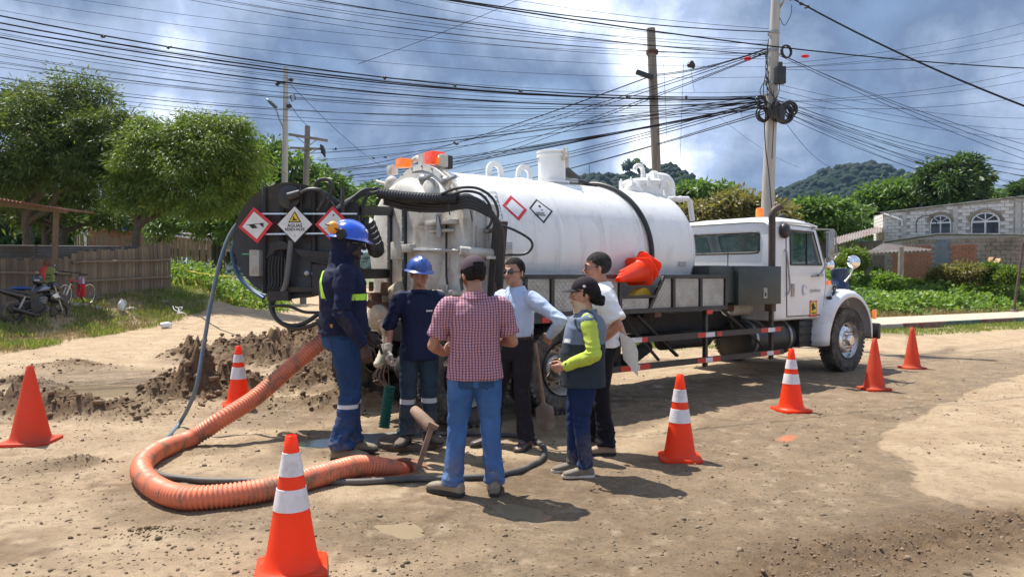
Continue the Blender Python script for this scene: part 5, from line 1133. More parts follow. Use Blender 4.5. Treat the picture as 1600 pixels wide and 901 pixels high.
# big elbow right of the manway
q = c + Vector((.48, .05, 0)); MB().tube(catmull([q + Vector((-.2, .05, .30)), q + Vector((.08, .05, .31)), q + Vector((.19, .05, .26)), q + Vector((.22, .05, .15)), q + Vector((.22, .05, -.05))], 5), .095, 16).build('big_elbow_pipe', M['white'], truck)
MB().lathe([(.10, 0), (.125, 0), (.125, .03), (.10, .03)], q + Vector((-.16, .05, .30)), X_, 20, True).box(q + Vector((-.2, .05, .30)), (.04, .16, .16)).build('pipe_flange', M['white'], truck)
e0 = TP(1040, 311, 1.0); e1 = TP(1078, 311, 1.0); e2 = TP(1082, 345, 1.0)
MB().tube([e0 + Vector((-.02, 0, -.12)), e0 + Vector((0, 0, -.03)), e0 + Vector((.04, 0, 0)), e1 + Vector((-.05, 0, 0)), e1 + Vector((0, 0, -.04)), e2], .04, 12).build('overflow_pipe', M['white'], truck)
for q in (.3, .55): MB().lathe([(.038, 0), (.052, 0), (.052, .03), (.038, .03)], e0.lerp(e1, q), X_, 14, True).build('pipe_collar', M['white'], truck)
# plates on tank skin
def on_tank(px, py, lift=.004):
    """hit the tank cylinder along the pixel ray"""
    o = TI @ Vector((0, 0, 1.6)); d = TI.to_3x3() @ Vector(ray(px, py)); oy, oz = o.y - TYc, o.z - TZ; r = TR + lift
    A_ = d.y ** 2 + d.z ** 2; B_ = 2 * (oy * d.y + oz * d.z); C_ = oy ** 2 + oz ** 2 - r * r; t = (-B_ - math.sqrt(max(B_ * B_ - 4 * A_ * C_, 0))) / (2 * A_); return o + d * t
def curved_poly(quad, inner, lift, m_out, m_in, name, parent):
    """diamond label wrapped on the skin: corner pixels, frame fraction"""
    mb = MB(); n = 10
    def pt(u, v, l):
        a = Vector(quad[0]).lerp(Vector(quad[1]), u); b = Vector(quad[3]).lerp(Vector(quad[2]), u); q = a.lerp(b, v); return on_tank(q.x, q.y, l)
    def grid(u0, u1, v0, v1, l, k=8):
        vs = [pt(u0 + (u1 - u0) * i / k, v0 + (v1 - v0) * j / k, l) for i in range(k + 1) for j in range(k + 1)]
        mb.add(vs, [(i * (k + 1) + j, (i + 1) * (k + 1) + j, (i + 1) * (k + 1) + j + 1, i * (k + 1) + j + 1) for i in range(k) for j in range(k)])
    mb.m = 0; grid(0, 1, 0, 1, lift); mb.m = 1; grid(inner, 1 - inner, inner, 1 - inner, lift + .0035)
    return mb, pt
mb, pt = curved_poly([(798, 305), (824, 328), (811, 345), (785, 321)], .15, .004, None, None, 'x', truck); mb.build('hazard_label', [M['redp'], M['white']], truck, smooth=60)
mb, pt = curved_poly([(838, 311), (864, 330), (850, 349), (827, 325)], .085, .004, None, None, 'x', truck)
mb.m = 2
for (u, v, s_) in [(.35, .30, .13), (.55, .38, .06)]:
    mb.add([pt(u - s_ * .5, v - s_ * .5, .012), pt(u + s_ * .5, v - s_ * .5, .012), pt(u + s_ * .5, v + s_ * .5, .012), pt(u - s_ * .5, v + s_ * .5, .012)], [(0, 1, 2, 3)])
cc = pt(.55, .55, .013); ux_ = (pt(.85, .42, .013) - pt(.35, .62, .013)).normalized(); 
nn_ = Vector((0, cc.y - TYc, cc.z - TZ)).normalized(); ux_ = Vector((1, 0, 0)); uy_ = nn_.cross(ux_)
mb.text('AGUAS', .036, pt(.56, .66, .016), ux_, uy_, bold=.001); mb.text('RESIDUALES', .030, pt(.62, .76, .016), ux_, uy_, bold=.001)
mb.build('hazard_label', [M['blackp'], M['white'], M['blackp']], truck, smooth=60)
# dashed lettering panel at the rear of the tank side
mb = MB(); q0 = [(748, 300), (775, 300), (786, 342), (760, 342)]
for a_, b_ in ((0, 1), (1, 2), (2, 3)):
    for k in range(9):
        u0, u1 = k / 9 + .02, k / 9 + .075; A_ = Vector(q0[a_]).lerp(Vector(q0[b_]), u0); B_ = Vector(q0[a_]).lerp(Vector(q0[b_]), u1); mb.bar(on_tank(A_.x, A_.y, .004), on_tank(B_.x, B_.y, .004), .008, .004)
for r_ in range(5):
    for k in range(5):
        px_ = 752 + k * 5.2 + r_ * 2.4; py_ = 306 + r_ * 7.4
        if (k + r_) % 4 != 3: mb.bar(on_tank(px_, py_, .004), on_tank(px_ + 3.2, py_ + .8, .004), .022, .004)
mb.build('side_lettering', M['greyp'], truck, smooth=0)
c = on_tank(1066, 412, .006); MB().box(c, (.14, .01, .06)).build('maker_plate', M['steel'], truck)
# ---- rear end ----
RX = -1.40
dome_flat = MB().lathe([(.001, 0), (.66, 0), (.74, .03), (.80, .12), (.82, .30)], (TX0 - .30, TYc, TZ), X_, 64).build('rear_door', M['dwhite'], truck)
# inner dome arch above the box
ring(TX0 - .14, .80, .86, .04, M['dwhite'], 'door_ring')
# panelled box on the rear
bx0, bx1 = TX(780, 322, RX), TX(632, 500, RX)
yR, yL = .02, 2.02; zT, zB = 2.36, 1.02
mb = MB().box((RX + .22, (yR + yL) / 2, (zT + zB) / 2), (.44, yL - yR, zT - zB)); rbox = mb.build('rear_box', M['dwhite'], truck, bevel=.015)
for y_ in (.62, .85, 1.25, 1.75): MB().box((RX - .012, y_, (zT + zB) / 2 - .02), (.03, .035, zT - zB - .16)).build('box_rib', M['dwhite'], rbox, bevel=.006)
MB().tube(catmull([(RX - .03, .30, 2.2), (RX - .05, .27, 1.9), (RX - .03, .30, 1.6), (RX - .04, .26, 1.35), (RX - .02, .5, 1.05)], 5), .012, 6).build('cable', M['blackp'], rbox)
for x_ in (RX + .12, RX + .3): MB().box((x_, yR - .01, (zT + zB) / 2), (.035, .03, zT - zB - .1)).build('box_rib', M['dwhite'], rbox, bevel=.006)
MB().box((RX + .22, yR - .006, 2.0), (.14, .02, .22)).build('side_hatch', M['dwhite'], rbox, bevel=.006)
MB().box((RX - .02, 1.08, 1.66), (.05, .30, 1.25)).build('box_panel', M['dwhite'], rbox, bevel=.006)
for y_, z_, w_ in ((.42, 2.16, .62), (.30, 1.42, .42)):
    h_ = MB().box((RX - .06, y_, z_), (.12, w_, .05)).box((RX - .06, y_, z_ - .09), (.10, w_ * .8, .03)).build('hinge', M['dwhite'], rbox, bevel=.006)
    MB().cyl((RX - .12, y_ - .12, z_ - .16), (RX - .12, y_ - .12, z_ + .08), .035, .035, 10).build('hinge_pin', M['steel'], h_)
hz_ = 1.87
hc = MB().cyl((RX + .42, -.16, hz_ - .05), (RX - .08, -.02, hz_ - .02), .05, .05, 14).build('hydraulic_cylinder', M['dwhite'], rbox)
MB().cyl((RX - .08, -.02, hz_ - .02), (RX - .16, .95, hz_ + .02), .018, .018, 10).build('piston_rod', M['alu'], hc)
MB().box((RX - .1, 1.12, hz_ + .01), (.18, .24, .2)).box((RX - .14, .90, hz_ + .03), (.1, .20, .09)).build('rod_bracket', M['dwhite'], rbox, bevel=.01)
MB().box((RX + .40, -.12, hz_), (.16, .14, .16)).cyl((RX + .34, -.08, hz_ + .02), (RX + .34, -.08, hz_ + .24), .04, .04, 10).box((RX + .32, -.06, hz_ + .2), (.2, .08, .05)).build('valve_block', M['steel'], rbox, bevel=.01)
# black bracket hinges stuck out, handwheel arms on the dome
for (px, py, r_) in ((655, 282, .03), (690, 285, .03)):
    p = TX(px, py, RX + .02); MB().cyl(p, p + Vector((-.05, -.35, .02)), .02, .02, 8).ell(p + Vector((0, -.1, 0)), (.06, .06, .06), 10, 8).build('door_dog', M['steel'], truck)
p = TX(612, 290, RX + .1); MB().ell(p, (.09, .09, .12), 12, 8).cyl(p, p + Vector((-.05, .3, .08)), .018, .018, 8).build('door_dog', M['dwhite'], truck)
p = TX(672, 305, RX); MB().lathe([(.001, 0), (.18, 0), (.19, .03), (.15, .06), (.001, .07)], p + X_ * .02, -X_, 24).build('port_cover', M['dwhite'], truck)
# beacons and work lamps on top
def beacon(px, py, Xl, w_, h_, m, nm='beacon'):
    p = TX(px, py, Xl); mb = MB().box(p, (w_, w_, h_)); return mb.build(nm, m, truck, bevel=.02)
beacon(631, 255, -1.1, .16, .11, M['ambero']); beacon(679, 247, -1.15, .18, .14, M['redlens'])
p = TX(690, 252, -1.12); MB().box(p, (.11, .13, .15)).build('work_lamp', M['dwhite'], truck, bevel=.025); MB().ell(p + Vector((-.055, -.01, 0)), (.02, .045, .055), 12, 8).build('work_lamp_lens', M['ambero'], truck)
p = TX(699, 254, -1.0); MB().box(p, (.1, .1, .16)).build('speaker_box', M['black'], truck, bevel=.02)
p = TX(613, 266, -1.1); MB().box(p, (.1, .14, .12)).build('work_lamp', M['dwhite'], truck, bevel=.02)
p = TX(655, 250, -1.0); MB().tube(catmull([p + Vector((0, .15, .0)), p + Vector((0, .05, .03)), p + Vector((0, -.03, -.02)), p + Vector((0, -.05, -.14))], 5), .035, 8).box(p + Vector((0, -.10, -.03)), (.1, .08, .18)).build('hose_guide', M['dwhite'], truck)
MB().box(TX(668, 268, -1.0), (.28, .5, .03)).build('lamp_bracket', M['dwhite'], truck)
# valves low at the rear
m_tanv = mat('pale_pvc_pipe', (.55, .50, .38), .5, c2=(.45, .38, .27), scale=5, dirt=(.25, .17, .1), dscale=5)
vp = lambda px, py, d: TL(px, py, d)
valve = MB().cyl(vp(590, 478, 8.7), vp(620, 458, 8.5), .085, .085, 16).cyl(vp(618, 460, 8.5), vp(628, 453, 8.4), .11, .11, 16).build('drain_pipe', m_tanv, truck)
MB().cyl(vp(585, 500, 8.6), vp(625, 480, 8.45), .12, .12, 18).cyl(vp(574, 512, 8.6), vp(590, 498, 8.55), .15, .15, 18).build('suction_pipe', m_tanv, truck)
MB().box(vp(586, 468, 8.45), (.12, .12, .16)).cyl(vp(580, 455, 8.4), vp(580, 440, 8.4), .03, .03, 8).box(vp(598, 480, 8.4), (.12, .14, .12)).cyl(vp(575, 470, 8.4), vp(600, 485, 8.4), .06, .06, 12).cyl(vp(601, 440, 8.4), vp(600, 462, 8.4), .045, .045, 8).build('rusty_valve', M['rust'], truck, bevel=.015)
MB().lathe([(.001, 0), (.13, 0), (.13, .05), (.001, .06)], vp(596, 492, 8.35), Vector((-.6, -.3, -.1)).normalized(), 20).build('coupling', M['steel'], truck, bevel=.01)
MB().bar((RX + .1, .1, .92), (RX + .1, 2.3, .92), .16, .2).build('rear_beam', M['chassis'], truck)
MB().bar((RX - .0, .05, .55), (RX - .0, 2.35, .55), .1, .12).build('rear_bumper', M['black'], truck)
for y_ in (.7, 1.7): MB().bar((RX, y_, .6), (RX + .1, y_, .95), .1).build('bumper_bracket', M['chassis'], truck)
yh = catmull([vp(596, 500, 8.3), vp(604, 522, 8.25), vp(600, 548, 8.2), vp(590, 572, 8.1)], 8)
MB().tube(yh, [.05 + .006 * (i % 2) for i in range(len(yh))], 12).build('drain_hose', m_tanv, truck)
# swing frame that carries the reel
f0, f1 = TX(588, 322, -1.55), TX(636, 322, -1.55); zt_, zb_ = TX(620, 322, -1.55).z, TX(620, 506, -1.55).z
ya, yb = TX(630, 400, -1.55).y, TX(607, 400, -1.55).y
fr = MB().box((-1.5, ya, (zt_ + zb_) / 2), (.1, .07, zt_ - zb_)).box((-1.5, yb, (zt_ + zb_) / 2), (.1, .07, zt_ - zb_)).box((-1.47, (ya + yb) / 2, (zt_ + zb_) / 2), (.02, yb - ya, zt_ - zb_))
fr.build('swing_post', M['black'], truck, bevel=.006)
oc = Vector((-1.545, (ya + yb) / 2, (zt_ + zb_) / 2 + .02)); pts = [(.07 * math.cos(t), (.22 if math.sin(t) > 0 else -.22) + .07 * math.sin(t)) for t in [2 * PI * i / 20 for i in range(20)]]
MB().prism(pts, oc + X_ * .06, (0, -1, 0), (0, 0, 1), .02).build('oval_plate', M['dwhite'], truck); MB().tube([oc + X_ * .045 + Vector((0, -p[0] * 1.1, p[1] * 1.06)) for p in pts + pts[:1]], .011, 6).build('oval_rim', M['steel'], truck)
for i in range(14):
    z_ = zb_ + (zt_ - zb_) * (i + .5) / 14
    for y_ in (ya, yb): MB().cyl((-1.56, y_, z_), (-1.545, y_, z_), .011, .011, 6).build('bolt', M['steel'], truck)
# reel: a big dark disc facing the camera, a drum and a second flange behind
RC = TL(452, 376, 7.8); rax = (TI.to_3x3() @ Vector((-.10, -1, .0))).normalized()        # face normal
rux = (TI.to_3x3() @ Vector((1, -.10, 0))).normalized()
RRd = .605
reel = MB().lathe([(.001, 0), (RRd - .02, 0), (RRd, .008), (RRd, -.012), (RRd - .02, -.02), (.22, -.02), (.22, -.34), (RRd - .02, -.34), (RRd, -.348), (RRd, -.368), (.001, -.37)], RC, rax, 72).build('hose_reel', M['black'], truck)
for i in range(6):   # hose wound on the drum
    MB().lathe([(.3, -.016), (.47, -.016), (.486, 0), (.47, .016), (.3, .016)], RC - rax * (.06 + i * .045), rax, 48, True).build('wound_hose', M['bluehose'], reel)
def rp(px, py, d=.03): # point on the reel face plane, lifted towards the camera
    o = TI @ Vector((0, 0, 1.6)); dd = TI.to_3x3() @ Vector(ray(px, py)); q = RC + rax * d; t = (q - o).dot(rax) / dd.dot(rax); return o + dd * t
up_ = Vector((0, 0, 1))
for (a_, b_) in [((405, 334), (558, 334)), ((400, 366), (556, 364))]: MB().bar(rp(*a_, .10), rp(*b_, .10), .02, .016).build('placard_bar', M['alu'], reel)
for px_ in (440, 489, 412, 535): MB().bar(rp(px_, 292, .04), rp(px_, 458, .04), .03, .03).build('face_rib', M['black'], reel)
MB().box(rp(455, 320, .06), (.05, .05, .05)).bar(rp(440, 292, .05), rp(440, 330, .05), .012).bar(rp(470, 292, .05), rp(470, 330, .05), .012).build('rib_plate', M['black'], reel)
def placard(px, py, hw, border, m_b, name, rot=0, d=.13, extra=None):
    c = rp(px, py, d); mb = MB(); ux = (rux * math.cos(rot) + up_ * math.sin(rot)); uy = (up_ * math.cos(rot) - rux * math.sin(rot)); s_ = hw * 7.75 / F
    def dia(h, l, th): mb.prism([(-h, 0), (0, -h), (h, 0), (0, h)], c + rax * l, ux, uy, th)
    mb.m = 0; dia(s_, 0, .004); mb.m = 1; dia(s_ * (1 - border), .005, .002)
    mb.m = 2
    if extra: extra(mb, c + rax * .008, ux, uy, s_)
    return mb.build('placard', [m_b, M['whitep'], M['blackp'], M['yellowp']], reel, smooth=0)
def ex_mid(mb, c, ux, uy, s_):
    mb.prism([(-s_ * .36, s_ * .10), (s_ * .36, s_ * .10), (0, s_ * .70)], c, ux, uy, .001); mb.m = 3; mb.prism([(-s_ * .27, s_ * .155), (s_ * .27, s_ * .155), (0, s_ * .60)], c + rax * .002, ux, uy, .001)
    mb.m = 2; mb.prism([(-s_ * .16, s_ * .2), (s_ * .14, s_ * .2), (s_ * .10, s_ * .27), (s_ * .0, s_ * .30), (-s_ * .04, s_ * .42), (-s_ * .09, s_ * .40), (-s_ * .08, s_ * .27)], c + rax * .004, ux, uy, .001)
    mb.text('AGUAS', s_ * .25, c + uy * (-s_ * .07), ux, uy, bold=.0015); mb.text('RESIDUALES', s_ * .2, c + uy * (-s_ * .27), ux, uy, bold=.0012); mb.text('8', s_ * .14, c + uy * (-s_ * .6), ux, uy)
def ex_left(mb, c, ux, uy, s_):
    mb.prism([(-s_ * .38, s_ * .06), (-s_ * .05, s_ * .06), (s_ * .12, -s_ * .16), (-s_ * .2, -s_ * .16)], c, ux, uy, .001); mb.prism([(s_ * .22, s_ * .06), (s_ * .48, s_ * .06), (s_ * .45, -s_ * .18)], c, ux, uy, .001); mb.prism([(-s_ * .5, s_ * .055), (s_ * .48, s_ * .055), (s_ * .48, s_ * .085), (-s_ * .5, s_ * .085)], c, ux, uy, .001)
def ex_right(mb, c, ux, uy, s_):
    for k in range(7): mb.box(c + ux * (s_ * (-.42 + k * .13)) + uy * (-s_ * .22), (s_ * .09, .004, s_ * .03))
    for q in ((.05, .5), (0, -.42)): mb.lathe([(.001, 0), (s_ * .05, 0), (.001, .003)], c + ux * q[0] * s_ + uy * q[1] * s_, rax, 10)
placard(399.5, 352, 28, .24, M['redp'], 'p', .10, extra=ex_left).__setitem__('label', 'worn red bordered diamond at the left of the reel')
placard(461, 350.5, 29, .05, M['blackp'], 'p', 0, extra=ex_mid).__setitem__('label', 'black bordered diamond with a yellow triangle and lettering')
placard(520, 350.5, 28, .22, M['redp'], 'p', 0, extra=ex_right).__setitem__('label', 'red bordered diamond nearly blank at the right of the reel')
bxp = rp(401, 411, .09); ang_ = math.atan2(rux.y, rux.x); gb = MB().box(bxp, (.105, .12, .265), (0, 0, ang_)).build('control_box', M['grey'], reel, bevel=.006)
MB().tube([rp(389, 397, .12), rp(379, 397, .13)], .008, 6).build('box_latch', mat('green_plastic', (.02, .25, .12), .5), reel)
# pipes and hoses on the face
ph = MB().tube(catmull([rp(455, 376, .1), rp(453, 395, .1), rp(450, 420, .1), rp(447, 440, .1), rp(442, 455, .08), rp(432, 466, .06)], 5), .03, 10).build('face_pipe', mat('grey_pipe', (.13, .13, .13), .5), reel)
mb = MB()
for i in range(6): mb.tube(catmull([rp(423 + i * 4.5, 398 + i, .06), rp(420 + i * 5, 420, .06), rp(421 + i * 4.6, 440 + i * 1.5, .06), rp(418 + i * 3, 452 + i, .06)], 5), .011, 7)
mb.build('hydraulic_line', M['hose'], reel)
mb = MB()
for i in range(7): mb.tube(catmull([rp(416 + i * 2, 402 - i, .07), rp(425, 392 - i * 2, .07), rp(445, 388 - i * 1.5, .08), rp(480, 392 + i * 2, .08), rp(520, 396 + i * 2.5, .09), rp(548, 398 - i * 2, .1)], 5), .011, 7)
mb.build('hydraulic_line', M['hose'], reel)
MB().box(rp(505, 435, .05), (.22, .05, .3), (0, 0, ang_)).build('valve_plate', M['chassis'], reel, bevel=.01)
MB().ell(rp(480, 427, .06), (.035, .03, .035), 10, 8).build('gauge', M['steel'], reel)
MB().box(rp(489, 427, .06), (.03, .02, .03), (0, 0, ang_)).build('tag_plate', M['bluep'], reel)
MB().box(rp(485, 452, .03), (.62, .08, .05), (0, 0, ang_)).box(rp(437, 462, .06), (.22, .1, .1), (0, 0, ang_)).build('bottom_shelf', M['chassis'], reel)
MB().lathe([(.001, 0), (.12, 0), (.12, .06), (.06, .08), (.001, .08)], rp(455, 309, .0), rax, 24).cyl(rp(452, 308, .1), rp(470, 302, .12), .05, .04, 12).build('reel_hub', M['black'], reel)
# big loops
def loop_(pts, r): MB().tube(catmull(pts, 6), r, 9).build('reel_hose_loop', M['hose'], reel)
loop_([rp(466, 305, .12), rp(480, 297, .14), rp(494, 296, .14), rp(503, 300, .13), rp(507, 312, .12), rp(497, 330, .1)], .022)
loop_([rp(490, 294, .1), rp(497, 283, .1), rp(509, 280, .1), rp(518, 287, .1), rp(518, 300, .1), rp(511, 322, .1)], .018)
loop_([rp(430, 462, .08), rp(426, 478, .08), rp(432, 498, .1), rp(450, 508, .12), rp(475, 505, .14), rp(498, 490, .14)], .022)
loop_([rp(425, 460, .08), rp(423, 480, .1), rp(436, 502, .12), rp(462, 513, .15), rp(490, 507, .16), rp(506, 496, .16)], .022)
loop_([rp(424, 478, .1), rp(450, 478, .12), rp(475, 487, .15), rp(500, 488, .15)], .016)
# arms from reel to frame
MB().bar(TL(560, 329, 7.95), Vector((-1.5, yb, TX(620, 329, -1.5).z)), .08, .10).build('swing_arm', M['black'], truck)
MB().bar(TL(548, 428, 7.95), Vector((-1.5, yb + .1, TX(620, 427, -1.5).z)), .08, .11).build('swing_arm', M['black'], truck)
MB().bar(rp(500, 376, -.1), TL(562, 376, 7.95), .1, .8).build('arm_plate', M['chassis'], truck)
mb = MB()
for i in range(5): mb.lathe([(.001, -.09), (.06, -.09), (.09, -.05), (.09, .05), (.06, .09), (.001, .09)], TL(575 + i * 3, 355 + i * 8, 8.0 - i * .02), Vector((.3, .4, -.6)).normalized(), 14)
mb.build('folded_bellows', M['hose'], truck)
# hose bundle from reel to the right side of the tank
def hz_path(pts): return catmull([TL(*p) for p in pts], 8)
mb = MB()
for i in range(6):
    o = i * 2.2; mb.tube(hz_path([(520 + i * 3, 330 - i, 7.8), (545 + i * 2, 312 - o * .5, 7.85), (570, 297 - o * .6 + 6, 7.9), (588, 294 + o * .3, 7.95), (600, 300 + o * .8, 7.95)]), .016, 8)
for i in range(4): mb.tube(hz_path([(600, 302 + i * 5, 7.95), (640, 312 + i * 5, 7.9), (690, 317 + i * 4, 7.7), (730, 308 + i * 5, 7.5), (760, 322 + i * 4, 7.5), (777 + i * 1.5, 352, 7.5), (778 + i * 2.5, 400, 7.6), (776 + i * 2, 440 + i * 8, 7.7)]), .022, 8)
mb.tube(hz_path([(690, 303, 7.6), (715, 294, 7.5), (745, 294, 7.5), (768, 308, 7.5), (778, 330, 7.5), (775, 352, 7.5)]), .014, 8); mb.tube(hz_path([(695, 308, 7.6), (725, 299, 7.5), (750, 303, 7.5), (765, 320, 7.5), (768, 345, 7.5), (760, 358, 7.5)]), .014, 8)
mb.tube(hz_path([(565, 345, 7.9), (568, 320, 7.9), (575, 305, 7.9), (590, 300, 7.9)]), .02, 8); mb.tube(hz_path([(545, 340, 7.9), (550, 320, 7.9), (560, 308, 7.9), (580, 300, 7.9)]), .016, 8)
mb.tube(hz_path([(655, 330, 7.85), (690, 322, 7.75), (725, 305, 7.65), (745, 312, 7.6)]), .02, 8)
mb.build('hose_bundle', M['hose'], truck)
mb = MB(); pts = catmull([TL(592, 302, 7.93), TL(640, 308, 7.8), TL(690, 310, 7.65), TL(716, 310, 7.55)], 22); mb.tube(pts, [.05 + (.008 if i % 2 else 0) for i in range(len(pts))], 14); mb.build('corrugated_sleeve', M['hose'], truck)
mb = MB(); mb.tube(hz_path([(783, 352, 7.55), (805, 360, 7.6), (828, 374, 7.6), (831, 387, 7.6), (818, 397, 7.6), (784, 398, 7.6)]), .013, 8); mb.build('small_hose_loop', M['hose'], truck)
MB().bar(TL(782, 345, 7.75), TL(772, 470, 7.9), .10, .12).build('corner_post', M['black'], truck)
MB().bar(TL(764, 402, 7.6), TL(802, 404, 8.1), .05, .03).build('post_bracket', M['dwhite'], truck)
for q in ((686, 350), (700, 330), (735, 340)): MB().tube([TL(q[0], q[1] - 12, 7.5), TL(q[0] + 3, q[1] + 6, 7.5)], .006, 5).build('cable_tie', M['hose'], truck)
# ---- side rack ----
def sx(px, py=450): return TP(px, py, 0).x
rack = MB()
zt2, zb3 = 1.585, 1.155; xl, xr = -1.0, sx(1135)
rack.bar((xl, .0, zt2), (sx(968), 0, zt2), .05, .05); rack.bar((sx(1036), 0, zt2), (xr, 0, zt2), .05, .05); rack.bar((xl, 0, zb3), (xr, 0, zb3), .05, .055)
rack.bar((sx(968), 0, 1.46), (sx(1030), 0, 1.46), .03, .03); rack.bar((sx(968), 0, 1.335), (sx(1022), 0, 1.335), .03, .03); rack.bar((sx(1014), 0, zb3 + .02), (sx(1037), 0, zt2), .035, .04)
for px_ in (820, 862, 905, 968, 1051.5, 1094, 1133): rack.bar((sx(px_), 0, zb3), (sx(px_), 0, zt2), .045, .05, up=(0, 1, 0))
rack.bar((xl, .26, zb3), (xr, .26, zb3), .05, .05); rack.bar((xl, 0, 1.59), (xl, .3, 1.59), .04)
rk = rack.build('side_rack', M['black'], truck)
def plate_panel(x0, x1, z0, z1, cut=None):
    mb = MB(); pl = [(x0, z0), (x1, z0), (x1, z1), (x0, z1)] if not cut else cut; mb.prism(pl, (0, .004, 0), (1, 0, 0), (0, 0, 1), -.006)
    x = min(p[0] for p in pl) + .03; k = 0
    while x < max(p[0] for p in pl) - .02:
        z = z0 + .03; j = 0
        while z < z1 - .02:
            lo = x0 if not cut else np.interp(z, [z0, z1], [cut[0][0], cut[3][0]])
            if x > lo + .02: a = .7 if (k + j) % 2 else -.7; mb.box((x, .001, z), (.034, .006, .008), (0, a, 0))
            z += .034; j += 1
        x += .034; k += 1
    mb.build('checker_plate', M['plate'], rk, smooth=0)
plate_panel(xl + .03, sx(862) - .03, zb3 + .03, zt2 - .03); plate_panel(sx(862) + .03, sx(905) - .03, zb3 + .03, zt2 - .03); plate_panel(sx(905) + .03, sx(968) - .03, zb3 + .03, zt2 - .03)
plate_panel(sx(968) + .03, sx(1014), zb3 + .03, 1.31)
plate_panel(0, 0, zb3 + .03, zt2 - .03, [(sx(1017), zb3 + .03), (sx(1051) - .03, zb3 + .03), (sx(1051) - .03, zt2 - .03), (sx(1040), zt2 - .03)])
plate_panel(sx(1052) + .03, sx(1094) - .03, zb3 + .03, zt2 - .03); plate_panel(sx(1095) + .03, sx(1133) - .03, zb3 + .03, zt2 - .03)
MB().box(((xl + xr) / 2, .15, zb3 - .0), (xr - xl - .06, .24, .02)).build('rack_floor', M['chassis'], rk)
MB().box((sx(1093), .35, 1.2), (.6, .5, .05)).build('deck', M['chassis'], truck)
MB().box((sx(1027), .01, 1.10), (.13, .05, .06)).build('amber_marker', M['rust'], truck)
# guard rails with reflective tape
def guard(x0, x1, z, y, tape):
    g = MB().box(((x0 + x1) / 2, y, z), (x1 - x0, .04, .075)).build('guard_rail', M['black'], truck)
    for (px0, px1, c_) in tape: MB().box(((TP(px0, 520, y).x + TP(px1, 520, y).x) / 2, y - .0215, z), (TP(px1, 520, y).x - TP(px0, 520, y).x, .004, .062)).build('reflective_tape', M['red'] if c_ == 'r' else M['refw'], g)
guard(.72, sx(1223), .80, -.02, [(983, 1001, 'w'), (1001, 1010, 'r'), (1088, 1101, 'r'), (1101, 1115, 'w'), (1119, 1126, 'r'), (1187, 1198, 'r'), (1198, 1209, 'w'), (1209, 1218, 'r')])
guard(.72, sx(1222), .46, -.02, [(968, 984, 'r'), (984, 998, 'w'), (998, 1014, 'r'), (1088, 1101, 'r'), (1101, 1112, 'w'), (1112, 1124, 'r'), (1187, 1197, 'r'), (1197, 1207, 'w'), (1207, 1217, 'r')])
for px_ in (1104, 1207): MB().bar((sx(px_), .02, .36), (sx(px_), .02, 1.2 if px_ > 1150 else 1.13), .055, .05).build('guard_post', M['black'] if px_ < 1150 else M['brown'], truck)
for (a_, b_) in (((1.25, .08, 1.1), (2.3, .3, .5)), ((1.7, .1, .5), (1.2, .3, 1.1)), ((3.3, .3, 1.1), (4.0, .1, .55)), ((.9, .02, .46), (1.2, .4, .46))): MB().bar(a_, b_, .045, .03).build('guard_brace', M['chassis'], truck)
MB().box((sx(1105), -.035, 1.105), (.12, .02, .055)).build('reflective_tape', M['red'], truck)
for x0_, px1, c_ in ((-.52, 0, 'w'), (-.2, 0, 'r'), (.12, 0, 'w')): pass
g2 = MB().box((-.15, -.01, 1.10), (1.2, .03, .07)).build('upper_rail', M['black'], truck)
for (a_, b_, c_) in ((872, 893, 'w'), (893, 906, 'r'), (960, 975, 'w'), (846, 858, 'r')): x0_, x1_ = TP(a_, 495, -.02).x, TP(b_, 495, -.02).x; MB().box(((x0_ + x1_) / 2, -.028, 1.10), (x1_ - x0_, .004, .062)).build('reflective_tape', M['red'] if c_ == 'r' else M['refw'], g2)
# tool box
m_box = mat('scuffed_black_green', (.022, .032, .030), .45, c2=(.035, .045, .04), scale=3, dirt=(.11, .12, .1), dscale=5, dlo=.56, dhi=.85)
tb = MB().box(((3.24 + 4.29) / 2, .30, 1.455), (1.05, .62, .56)).build('tool_box', m_box, truck, bevel=.008)
MB().box(((2.66 + 3.235) / 2, .33, 1.475), (.57, .56, .52)).build('tool_box', m_box, truck, bevel=.012)
MB().box((3.88, -.013, 1.34), (.09, .01, .15)).build('box_plate', M['grey'], tb)
MB().box((3.88, -.02, 1.32), (.03, .01, .05)).build('box_lock', M['blackp'], tb)
MB().box((4.12, .06, 1.13), (.14, .1, .13)).build('box_bracket', M['rust'], truck)
MB().box((3.55, .4, 1.12), (.18, .1, .1)).build('box_bracket', M['rust'], truck)
MB().cyl((3.8, .6, 1.1), (4.3, .6, 1.1), .12, .12, 14).build('air_filter', M['dwhite'], truck)
MB().box((3.0, .9, 1.45), (.9, .3, .3)).build('pump_housing', M['chassis'], truck, bevel=.02)
MB().tube([(3.28, .2, 1.73), (3.28, .2, 2.03)], .008, 6).build('antenna', M['hose'], truck)
# exhaust stack
ex = TP(1206, 410, .10); MB().tube(catmull([(ex.x, .10, 1.2), (ex.x, .10, 1.6), (ex.x, .10, 2.35), (ex.x, .10, 2.50), (ex.x + .04, .08, 2.58), (ex.x + .13, .05, 2.63)], 6), .052, 16).build('exhaust_stack', M['brown'], truck)
